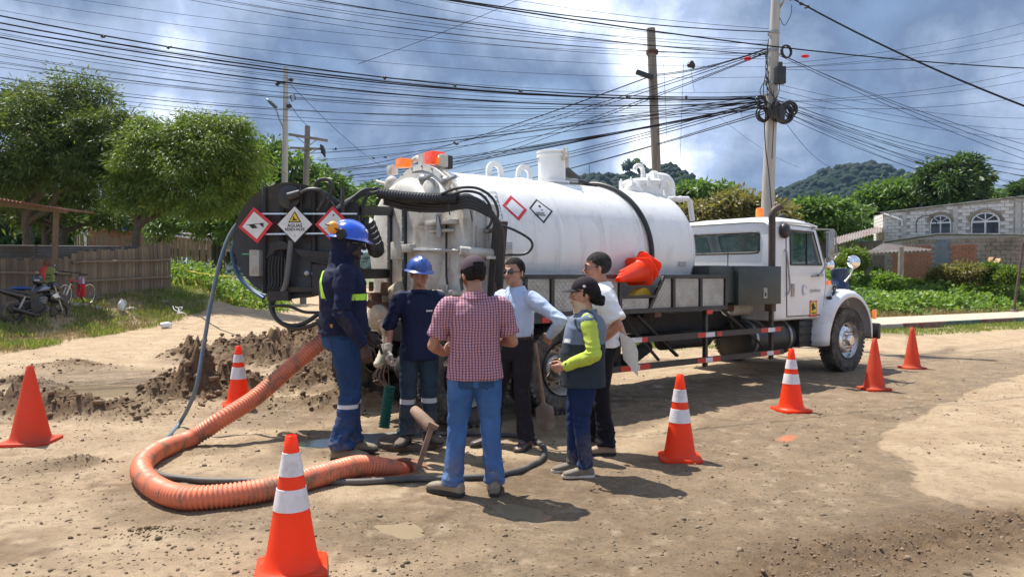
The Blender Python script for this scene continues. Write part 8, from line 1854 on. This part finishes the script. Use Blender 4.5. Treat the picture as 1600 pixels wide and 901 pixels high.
# gloves
m_glove = mat('dirty_white_glove', (.50, .46, .40), .9, c2=(.36, .32, .27), scale=8, bump=.4)
for q in 'RL':
    mb = MB(); hd = {'R': ((.05, .15, -1), (-.3, 1, 0), (-1, -.2, 0), .85), 'L': ((0, .15, -1), (.3, 1, 0), (1, 0, 0), .5)}[q]
    hand(mb, S(J['wr' + q]), hd[0], hd[1], hd[2], s * 1.10, hd[3], r=1.22); d_ = (J['wr' + q] - J['el' + q]).normalized(); mb.tube([S(J['wr' + q] - d_ * .06), S(J['wr' + q] + d_ * .01)], [.040 * s, .034 * s], 16); me = remesh(mb, .0055, 2); wrinkle(me, .006, [], 4, .8); finish(me, 'glove', m_glove, t)
# 3 plaid shirt man, back to the camera
def plaid():
    m = bpy.data.materials.new('plaid_cotton'); m.use_nodes = True; nt = m.node_tree; N = nt.nodes; L = nt.links; b = N['Principled BSDF']; b.inputs['Roughness'].default_value = .85; b.inputs['Specular IOR Level'].default_value = .25
    tc = N.new('ShaderNodeTexCoord'); nz = N.new('ShaderNodeTexNoise'); nz.inputs['Scale'].default_value = 6; L.new(tc.outputs['Object'], nz.inputs[0])
    ad = N.new('ShaderNodeVectorMath'); ad.operation = 'MULTIPLY_ADD'; L.new(nz.outputs['Color'], ad.inputs[0]); ad.inputs[1].default_value = (.028,) * 3; L.new(tc.outputs['Object'], ad.inputs[2])
    sp = N.new('ShaderNodeSeparateXYZ'); L.new(ad.outputs[0], sp.inputs[0])
    def stripes(src, per, ph, duty):
        a = N.new('ShaderNodeMath'); a.operation = 'MULTIPLY_ADD'; L.new(src, a.inputs[0]); a.inputs[1].default_value = 1 / per; a.inputs[2].default_value = ph + 50
        f = N.new('ShaderNodeMath'); f.operation = 'FRACT'; L.new(a.outputs[0], f.inputs[0]); c = N.new('ShaderNodeMath'); c.operation = 'LESS_THAN'; L.new(f.outputs[0], c.inputs[0]); c.inputs[1].default_value = duty; return c.outputs[0]
    def mx(f, a, c, t='MIX'):
        x = N.new('ShaderNodeMix'); x.data_type = 'RGBA'; x.blend_type = t; L.new(f, x.inputs[0])
        for i, q in ((6, a), (7, c)): 
            if isinstance(q, tuple): x.inputs[i].default_value = (*q, 1)
            else: L.new(q, x.inputs[i])
        return x.outputs[2]
    col = mx(stripes(sp.outputs[0], .022, 0, .5), (.48, .34, .40), (.13, .085, .18)); col = mx(stripes(sp.outputs[0], .022, .60, .22), col, (.50, .22, .19))
    hz = mx(stripes(sp.outputs[2], .019, 0, .5), (1, 1, 1), (.62, .42, .50)); mm = N.new('ShaderNodeMix'); mm.data_type = 'RGBA'; mm.blend_type = 'MULTIPLY'; mm.inputs[0].default_value = 1; L.new(col, mm.inputs[6]); L.new(hz, mm.inputs[7])
    c2 = mx(stripes(sp.outputs[2], .019, .62, .18), mm.outputs[2], (.44, .20, .20)); L.new(c2, b.inputs['Base Color']); return m
m_plaid = plaid(); sk3 = skinm('warm_brown_skin', (.38, .185, .115))
W3 = gp(742, 772); W3.z = 0
t, s, T, J, S = person(W3, math.atan2(1, -.14), 1.735, 'man in red and navy plaid shirt and dark cap with his back to the camera', sk3, dict(
    girth=1.08, girth_y=1.12, shoulder=.195, yaw=.30, pitch=-.42, hy=.055, lean=.02, neck=1.1, arm=1.12, belly=.03,
    elR=(.285, .03, 1.12), wrR=(.13, .22, 1.13), handR=((-.9, .4, .15), (0, .3, 1), (-.3, -1, 0), .6), elL=(-.305, .02, 1.10), wrL=(-.22, .27, 1.02), handL=((.45, .85, .15), (0, .1, 1), (1, -.3, 0), .55),
    anR=(.145, .0), anL=(-.16, .02), footR=(.12, 1, 0), footL=(-.85, .75, 0), knR=.02, knL=.03, waist=1.0,
    trousers=dict(mat=m_jean3, hem=.068, fit=1.08, amp=.012, seed=12, pockets=True),
    tops=[dict(mat=m_plaid, hem=.86, sleeve=.78, sw=.012, ex=.012, flare=.06, amp=.015, seed=15, collar=m_plaid)],
    shoes=dict(mat=m_bootl, sole=m_sole, boot=True, name='boot', size=1.16)))
m_cap1 = cloth('plum_cap', (.085, .055, .072)); capmesh(T, t, m_cap1, back_open=True)
part_shell((0, -.014, .030), (.081, .1015, .088), lambda c: c.z < .075 and c.z > -.05 and c.y < (-.005 if c.z < .0 else .02), .006, 'hair', m_hair, t, T); face_parts(T, t)
e = MB(); e.M = T; e.box((-.085, .028, -.045), (.006, .04, .085)); e.build('face_mask', M['blackp'], t)
ph_ = tag(MB().box((0, 0, 0), (.075, .012, .15)).build('mobile_phone', M['blackp'], bevel=.006), 'black phone held in front of the chest by the plaid shirt man', 'phone'); ph_.location = t.matrix_basis @ S((-.03, .33, 1.12)); ph_.rotation_euler = (-.7, 0, t.rotation_euler.z)
# 4 light blue shirt man
sk4 = skinm('brown_skin', (.42, .22, .145)); m_lb = cloth('pale_blue_shirt', (.46, .55, .74), amt=.25, rough=.8)
W4 = gp(806, 699); W4.z = 0
t, s, T, J, S = person(W4, math.atan2(-.72, -.70), 1.765, 'man in pale blue long sleeved shirt and sunglasses with a hand on his hip', sk4, dict(
    girth=1.04, girth_y=1.06, shoulder=.195, yaw=.18, pitch=-.02, belly=.025, head=1.0,
    elL=(-.50, -.06, 1.19), wrL=(-.31, -.12, 1.04), handL=((.75, -.3, -.65), (.2, .9, -.2), (.5, -.5, -.3), .5), elR=(.28, -.03, 1.13), wrR=(.26, .08, .90), handR=((0, .2, -1), (-.3, 1, 0), (-1, 0, 0), .5),
    anR=(.22, .10), anL=(-.10, -.03), footR=(.5, 1, 0), footL=(-.35, 1, 0), waist=1.06, belt=mat('brown_belt', (.05, .022, .015), .5),
    trousers=dict(mat=m_slack, hem=.070, fit=1.06, amp=.014, seed=22),
    tops=[dict(mat=m_lb, hem=1.03, sleeve=2, ex=.008, sw=.006, amp=.015, seed=25, collar=m_lb, patches=[('pocket_badge', lambda c, n: n.y > .3 and abs(c.x + .085) < .012 and abs(c.z - 1.275) < .012, M['bluep'], .003), ('chest_pocket', lambda c, n: n.y > .3 and abs(c.x + .085) < .05 and 1.18 < c.z < 1.262, m_lb, .003), ('button_placket', lambda c, n: n.y > .4 and abs(c.x) < .014, m_lb, .003, [((.014, 0, 0), (1, 0, 0)), ((-.014, 0, 0), (1, 0, 0))])])],
    shoes=dict(mat=m_brsh, sole=m_sole, name='shoe')))
hair_short(T, t, m_hair, .078, -.035, puff=1.03); face_parts(T, t, brow=m_hair)
e = MB(); e.M = T
for sx_ in (1, -1): e.ell((sx_ * .031, .094, .010), (.024, .006, .017), 16, 8, (0, 0, -sx_ * .25))
gl = e.build('sunglasses', M['dglass'], t)
e = MB(); e.M = T; e.tube([(-.010, .099, .014), (.010, .099, .014)], .003, 6)
for sx_ in (1, -1): e.tube([(sx_ * .05, .085, .014), (sx_ * .072, .05, .012), (sx_ * .080, -.01, .008)], .003, 6)
e.build('spectacle_frame', M['blackp'], gl)
MB().box(S((-.0, .145, 1.035)), (.045, .012, .035)).build('belt_buckle', M['steel'], t)
# 5 woman
sk5 = skinm('light_brown_skin', (.48, .25, .165)); m_limeS = cloth('lime_sleeve', (.50, .62, .09), amt=.3)
def vestmat():
    m = cloth('two_tone_vest', (.030, .040, .055)); nt = m.node_tree; N = nt.nodes; L = nt.links; b = N['Principled BSDF']; src = b.inputs['Base Color'].links[0].from_socket
    tc = N.new('ShaderNodeTexCoord'); sp = N.new('ShaderNodeSeparateXYZ'); L.new(tc.outputs['Object'], sp.inputs[0]); g_ = N.new('ShaderNodeMath'); g_.operation = 'GREATER_THAN'; L.new(sp.outputs[2], g_.inputs[0]); g_.inputs[1].default_value = 1.175 * 1.58 / 1.75
    x = N.new('ShaderNodeMix'); x.data_type = 'RGBA'; L.new(g_.outputs[0], x.inputs[0]); L.new(src, x.inputs[6]); x.inputs[7].default_value = (.14, .18, .25, 1); L.new(x.outputs[2], b.inputs['Base Color']); return m
W5 = gp(911, 741); W5.z = 0
t, s, T, J, S = person(W5, math.atan2(-.02, -1.0), 1.575, 'woman in lime sleeves, grey two tone vest, neck brace and dark cap facing left', sk5, dict(
    girth=1.16, girth_y=1.42, shoulder=.17, yaw=.08, pitch=-.03, belly=.04, lean=-.03, hipw=1.02, head=1.06, nose=.9, arm=1.1, hs=.95,
    elL=(-.275, -.06, 1.10), wrL=(-.16, .18, .985), handL=((.35, .95, -.25), (0, .2, 1), (1, -.2, 0), .7), elR=(.27, -.02, 1.10), wrR=(.10, .19, .985), handR=((-.35, .95, -.2), (0, .2, 1), (-1, -.2, 0), .7),
    anR=(.085, .07), anL=(-.085, -.01), footR=(.05, 1, 0), footL=(-.05, 1, 0),
    trousers=dict(mat=m_jean4, hem=.058, fit=1.08, amp=.014, seed=32),
    tops=[dict(mat=m_limeS, hem=1.0, sleeve=2, sw=.012, ex=.0, amp=.014, seed=35), dict(name='vest', mat=vestmat(), hem=.80, sleeve=0, ex=.017, amp=.012, seed=38, patches=[('armhole_trim', lambda c, n: abs(math.hypot(c.y, c.z - 1.375) - .088) < .006 and abs(c.x) > .12, M['blackp'], .003), ('chest_logo', lambda c, n: n.y > .2 and -.16 < c.x < -.08 and 1.19 < c.z < 1.225, M['refw'], .003, [((0, 0, 1.19), (0, 0, 1)), ((0, 0, 1.225), (0, 0, 1))])])],
    shoes=dict(mat=m_sneak, sole=m_wsole, name='sneaker')))
m_cap2 = cloth('black_cap', (.020, .014, .020)); cp_ = capmesh(T, t, m_cap2)
e = MB(); e.M = T; e.ell((-.082, .012, .062), (.004, .012, .010), 8, 6).bar((-.085, .0, .058), (-.085, .026, .068), .003, .004); e.build('cap_emblem', M['refw'], cp_)
mb = MB(); mb.M = T; mb.ell((0, -.03, .02), (.084, .094, .085), 20, 14); mb.ell((0, -.085, -.025), (.060, .055, .048), 16, 10)
for q in range(14): a = q / 14 * PI; mb.ell((math.cos(a) * .06, -.085 - math.sin(a) * .05, -.045 + .014 * math.sin(q * 2.1)), (.026, .024, .030), 8, 6)
me = remesh(mb, .006, 2); bm = bmesh.new(); bm.from_mesh(me); Ti = T.inverted(); bmesh.ops.delete(bm, geom=[f for f in bm.faces if (lambda c: c.y > .018 or (c.y > -.035 and c.z < -.015))(Ti @ f.calc_center_median())], context='FACES'); bm.to_mesh(me); bm.free(); wrinkle(me, .012, [], 5, 1.0); finish(me, 'hair', m_hair, t)
face_parts(T, t, brow=m_hair)
nb = S(Vector((0, .0, 1.455))); MB().loft([sring(nb + Vector((0, .012, -.005)) * s, Vector((.072 * s, 0, 0)), Vector((0, .076 * s, -.012)), 24, 2.1), sring(nb + Vector((0, .02, .04)) * s, Vector((.066 * s, 0, 0)), Vector((0, .068 * s, 0)), 24, 2.1), sring(nb + Vector((0, .03, .085)) * s, Vector((.068 * s, 0, 0)), Vector((0, .074 * s, .018)), 24, 2.1)]).build('neck_brace', mat('beige_foam', (.62, .45, .29), .8), t)
w_ = J['wrL']; d_ = (w_ - J['elL']).normalized(); MB().tube([S(w_ - d_ * .03), S(w_ - d_ * .005)], .034 * s, 16).box(S(w_ - d_ * .018) + Vector((-.034, 0, .01)), (.012, .035, .035)).build('wrist_watch', M['blackp'], t)
MB().tube(catmull([S((-.16, .30, .97)), S((-.17, .31, .92)), S((-.13, .33, .89)), S((-.10, .30, .93))], 5), .008, 6).build('lanyard', M['blackp'], t)
# 6 man in white short sleeves
sk6 = skinm('ruddy_brown_skin', (.46, .21, .135))
m_ws = cloth('white_checked_shirt', (.80, .80, .81), amt=.2)
W6 = gp(940, 706); W6.z = 0
t, s, T, J, S = person(W6, math.atan2(.10, -1.0), 1.81, 'tall man with glasses in white short sleeved shirt and black trousers behind the woman', sk6, dict(
    girth=1.05, girth_y=1.14, shoulder=.195, yaw=.12, pitch=-.08, belly=.045, lean=-.0, hy=.04, arm=1.1,
    elL=(-.275, -.13, 1.13), wrL=(-.20, .07, .94), handL=((.0, .85, -.45), (-.1, .3, 1), (1, 0, 0), .7), elR=(.27, -.14, 1.12), wrR=(.06, -.20, .985), handR=((-.55, -.35, -.75), (0, -1, .1), (-1, .2, 0), .5),
    anR=(.10, .06), anL=(-.10, -.04), footR=(.1, 1, 0), footL=(-.12, 1, 0),
    trousers=dict(mat=m_blk, hem=.076, fit=1.08, amp=.016, seed=42),
    tops=[dict(mat=m_ws, hem=.93, sleeve=.86, sw=.024, ex=.012, flare=.1, amp=.017, seed=45, collar=m_ws)],
    shoes=dict(mat=m_tanS, sole=m_sole, name='shoe')))
hair_short(T, t, m_hairg, .072, -.045, puff=1.03); face_parts(T, t, brow=m_hair)
e = MB(); e.M = T
for sx_ in (1, -1):
    e.tube([Vector((sx_ * .031 + .021 * math.cos(a), .098 - .006 * abs(math.cos(a)), .010 + .016 * math.sin(a))) for a in [2 * PI * i / 16 for i in range(17)]], .0022, 5, False); e.tube([(sx_ * .052, .090, .014), (sx_ * .074, .05, .014), (sx_ * .080, -.005, .010)], .0025, 5)
e.tube([(-.010, .100, .012), (.010, .100, .012)], .0022, 5); e.build('spectacles', M['blackp'], t)
pm = mat('paper_sheet', (.78, .77, .74), .8)
pb_ = (t.matrix_basis @ S((.02, -.26, .93))); pg = MB(); up3 = Vector((.16, 0, -.98)); sd3 = Vector((.62, -.75, -.2)).normalized()
a0 = P(973, 523, 6.62); 
q4 = [P(968, 518, 6.66), P(990, 530, 6.58), P(997, 548, 6.56), P(997, 588, 6.58), P(974, 561, 6.64)]
for i, of in enumerate((0, .006)):
    pts = [p + Vector((0, of, 0)) for p in q4]; k = len(pts); cc_ = sum(pts, Vector()) / k + Vector((0, -.02 + of, 0)); vs = pts + [cc_]; pg.add(vs + [v + Vector((0, .0015, 0)) for v in vs], [(j, (j + 1) % k, k) for j in range(k)] + [(k + 1 + (j + 1) % k, k + 1 + j, 2 * k + 1) for j in range(k)])
tag(pg.build('paper_sheets', pm, smooth=60, fixn=False), 'folded white papers held behind the back of the man in white', 'papers')
# ================================================================ MOTORCYCLE, BICYCLE
def place(o, a, b):
    """stand a two-wheeler with its rear wheel at a, front towards b"""
    d = b - a; o.location = (a.x, a.y, gz(a.x, a.y)); o.rotation_euler = (R(-4), 0, math.atan2(d.y, d.x))
def bwheel(x, r, w, t, rimr, spokes, m=None):
    h = w / 2; o = MB().lathe([(rimr, -h * .6), (r - w * .35, -h), (r, -h * .35), (r, h * .35), (r - w * .35, h), (rimr, h * .6)], (x, 0, r), (0, 1, 0), 40).build('wheel', M['rubber'], t)
    MB().lathe([(rimr, -h * .5), (rimr - .02, -h * .5), (rimr - .02, h * .5), (rimr, h * .5)], (x, 0, r), (0, 1, 0), 40, True).build('rim', M['alu'] if spokes > 8 else M['black'], o)
    s_ = MB().cyl((x, -.05, r), (x, .05, r), .03, .03, 12)
    for i in range(spokes): a = 2 * PI * i / spokes; s_.cyl((x, (-1) ** i * .03, r), (x + (rimr - .01) * math.cos(a), 0, r + (rimr - .01) * math.sin(a)), .0022 if spokes > 8 else .014, None, 5)
    s_.build('spokes', M['steel'] if spokes > 8 else M['black'], o); return o
m_moto = mat('glossy_black_plastic', (.012, .013, .02), .2, scale=5, coat=.6); m_redf = mat('red_frame_paint', (.45, .02, .02), .35, scale=5, coat=.4)
mo = thing('motorcycle', 'black motorcycle with blue and white tank decals parked by the bamboo fence', 'motorcycle')
place(mo, P(20, 430, 18.7), P(80, 430, 19.7))
bwheel(0, .31, .15, mo, .21, 5); bwheel(1.32, .30, .11, mo, .21, 5)
def tb(nm, pts, r, m, n=8): return MB().tube(catmull(pts, 5) if len(pts) > 2 else pts, r, n).build(nm, m, mo)
mb = MB()
def lo(st, nm, m): return MB().loft([sring((x, 0, z), (0, w, 0), (0, 0, h), 18, 2.6) for x, z, w, h in st]).build(nm, m, mo)
lo([(.52, .80, .05, .03), (.62, .86, .11, .09), (.78, .90, .14, .12), (.95, .90, .13, .11), (1.05, .86, .06, .06)], 'fuel_tank', m_moto)
lo([(.60, .80, .10, .03), (.40, .77, .13, .035), (.10, .84, .12, .035), (-.15, .90, .09, .03)], 'seat', M['seat'])
lo([(.45, .68, .08, .07), (.15, .74, .12, .08), (-.15, .82, .10, .06), (-.42, .90, .04, .03)], 'tail_fairing', m_moto)
lo([(.95, .72, .16, .16), (1.10, .66, .19, .15), (1.22, .60, .13, .10)], 'side_fairing', m_moto)
lo([(1.08, .98, .10, .10), (1.20, .96, .13, .12), (1.32, .90, .08, .08)], 'headlight_fairing', m_moto)
MB().box((.62, 0, .42), (.42, .24, .30)).cyl((.78, 0, .5), (.86, 0, .70), .10, .11, 14).build('engine', M['chassis'], mo, bevel=.03)
for i in range(5): MB().cyl((.78 + i * .014, 0, .52 + i * .035), (.783 + i * .014, 0, .532 + i * .035), .14, .14, 16).build('cooling_fin', M['steel'], mo)
for y_ in (-.09, .09): tb('fork', [(1.12, y_, .98), (1.32, y_, .30)], .024, M['steel']); tb('swingarm', [(.45, y_, .36), (0, y_, .31)], .025, M['black']); tb('shock_absorber', [(.28, y_, .70), (.08, y_, .36)], .028, M['steel'])
tb('exhaust', [(.85, -.13, .40), (.60, -.15, .22), (.35, -.17, .26), (-.15, -.18, .42)], [.025] * 9 + [.05] * 7, M['black'], 12)
tb('handlebar', [(1.0, -.34, 1.02), (1.06, -.2, 1.06), (1.08, 0, 1.03), (1.06, .2, 1.06), (1.0, .34, 1.02)], .014, M['blackp'])
for y_ in (-.32, .32): tb('mirror_stem', [(1.04, y_ * .7, 1.05), (1.0, y_, 1.24)], .007, M['blackp']); MB().ell((1.0, y_, 1.27), (.02, .07, .045), 12, 8).build('mirror', M['blackp'], mo)
tb('front_mudguard', [(1.12, 0, .52), (1.24, 0, .62), (1.38, 0, .62), (1.52, 0, .52)], .06, m_moto); MB().box((-.46, 0, .55), (.02, .14, .16)).build('number_plate', M['whitep'], mo); MB().box((-.40, 0, .80), (.05, .12, .06)).build('tail_light', M['redlens'], mo, bevel=.01)
for y_ in (-1, 1): MB().prism([(.62, .84), (.80, .95), (1.0, .92), (.85, .88)], (0, y_ * .138 + (.0), 0), (1, 0, 0), (0, 0, 1), .004).build('tank_decal', mat('pale_blue_decal', (.22, .3, .5), .4) if y_ < 0 else bpy.data.materials['pale_blue_decal'], mo, smooth=0); MB().prism([(.96, .70), (1.1, .78), (1.2, .66), (1.05, .64)], (0, y_ * .19, 0), (1, 0, 0), (0, 0, 1), .004).build('fairing_decal', M['whitep'], mo, smooth=0)
tb('frame_tube', [(1.08, 0, .95), (.85, 0, .62), (.5, 0, .36), (.2, 0, .62), (-.1, 0, .80)], .022, M['black']); tb('kick_stand', [(.5, .1, .32), (.42, .26, .02)], .012, M['steel'])
h = MB().ell((0, 0, 0), (.13, .145, .13), 20, 14).build('helmet', m_moto); h.location = mo.matrix_basis @ Vector((.72, -.02, 1.12)) + Vector((0, 0, 0)); tag(h, 'black motorcycle helmet resting on the motorcycle tank', 'helmet'); MB().ell((.02, -.075, 0), (.09, .075, .05), 14, 8).build('visor', M['greyp'], h)
pc = P(25, 431, 19.2); o = MB().ell((0, 0, 0), (.28, .16, .06), 14, 8).build('rain_jacket', mat('blue_nylon', (.02, .05, .2), .4)); o.location = mo.matrix_basis @ Vector((.25, 0, .92)); tag(o, 'folded blue rain jacket on the motorcycle seat', 'jacket')
v0 = P(77, 432, 20.9); m_vest = mat('yellow_green_vest', (.26, .32, .11), .8, scale=9)
mb = MB(); mb.loft([sring(v0 + Vector((dx, 0, z)), (w, 0, 0), (0, .05, 0), 18, 2.4) for dx, z, w in ((0, -.42, .14), (0, -.2, .19), (0, .0, .16), (0, .12, .17), (.01, .22, .15), (.02, .27, .06))]); mb.m = 1
for z in (-.05, .05): mb.box(v0 + Vector((0, -.05, z)), (.2, .01, .018))
tag(mb.build('hanging_vest', [m_vest, M['blackp']]), 'yellow green work vest hanging on the bamboo fence above the motorcycle front wheel', 'vest')
mb = MB(); q = P(68, 424, 20.6); mb.loft([sring(q + Vector((dx, 0, z)), (w, 0, 0), (0, .05, 0), 14, 2.3) for dx, z, w in ((-.03, -.26, .05), (-.04, -.1, .09), (0, .08, .08), (.06, .16, .05))]); mb.m = 1; mb.ell(q + Vector((.10, 0, .24)), (.09, .07, .12), 12, 8, (0, .5, 0)).ell(q + Vector((.0, 0, .14)), (.05, .05, .05), 8, 6)
tag(mb.build('hanging_bag', [m_redf, M['rust']]), 'red and brown cloth bag hanging beside the yellow green vest', 'bag')
bi = thing('bicycle', 'red mountain bicycle with white fork leaning against the bamboo fence', 'bicycle')
place(bi, P(137, 430, 22.3), P(109, 430, 21.5)); mo = bi
bwheel(0, .34, .05, bi, .30, 18); bwheel(1.06, .34, .05, bi, .30, 18)
tb('frame', [(0, 0, .34), (.44, 0, .30)], .011, m_redf); tb('frame', [(.44, 0, .30), (.86, 0, .66)], .02, m_redf); tb('frame', [(.36, 0, .74), (.86, 0, .74)], .018, m_redf); tb('frame', [(.44, 0, .28), (.33, 0, .86)], .016, m_redf); tb('frame', [(0, 0, .34), (.37, 0, .72)], .010, m_redf); tb('head_tube', [(.89, 0, .62), (.86, 0, .84)], .022, m_redf)
for y_ in (-.05, .05): tb('fork', [(.90, y_, .66), (1.06, y_, .34)], .018, M['whitep'])
tb('handlebar', [(.86, -.32, 1.0), (.84, -.1, .98), (.84, .1, .98), (.86, .32, 1.0)], .013, M['blackp']); tb('stem', [(.86, 0, .84), (.84, 0, .98)], .014, M['blackp'])
MB().loft([sring((x, 0, .92), (0, w, 0), (0, 0, .025), 14) for x, w in ((.16, .06), (.22, .075), (.34, .05), (.46, .02))]).build('saddle', M['blackp'], bi)
MB().lathe([(.001, -.01), (.09, -.01), (.09, .01), (.001, .01)], (.44, -.05, .29), (0, 1, 0), 20).build('chainring', M['steel'], bi); tb('crank', [(.44, -.08, .29), (.36, -.08, .14)], .01, M['steel'])
c = mo.matrix_basis @ Vector((.30, -.05, .85)); mb = MB()
for k, (z0, z1, w0, w1) in enumerate(((0, -.2, .05, .09), (-.2, -.52, .11, .10), (-.52, -.60, .10, .04))): mb.m = min(k, 1); mb.loft([sring(c + Vector((0, 0, z0)), (w0, 0, 0), (0, .05, 0), 14), sring(c + Vector((0, 0, (z0 + z1) / 2)), ((w0 + w1) / 2 * 1.05, 0, 0), (0, .06, 0), 14), sring(c + Vector((0, 0, z1)), (w1, 0, 0), (0, .05, 0), 14)])
tag(mb.build('draped_cloth', [mat('pale_blue_cloth', (.42, .5, .68), .8), mat('red_cloth', (.55, .02, .03), .8)]), 'white and red cloth draped from the bicycle saddle', 'cloth')
# ================================================================ HAZE
hm = bpy.data.materials.new('haze_air'); hm.use_nodes = True; nt = hm.node_tree; nt.nodes.clear(); o_ = nt.nodes.new('ShaderNodeOutputMaterial'); pv_ = nt.nodes.new('ShaderNodeVolumePrincipled')
pv_.inputs['Density'].default_value = .00009; pv_.inputs['Color'].default_value = (.42, .66, 1, 1); pv_.inputs['Anisotropy'].default_value = .2; nt.links.new(pv_.outputs[0], o_.inputs['Volume'])
tag(MB().box((0, 900, 75), (3400, 2200, 156)).build('haze', hm, smooth=0), 'thin blue haze in front of the far hills', 'haze', kind='stuff')
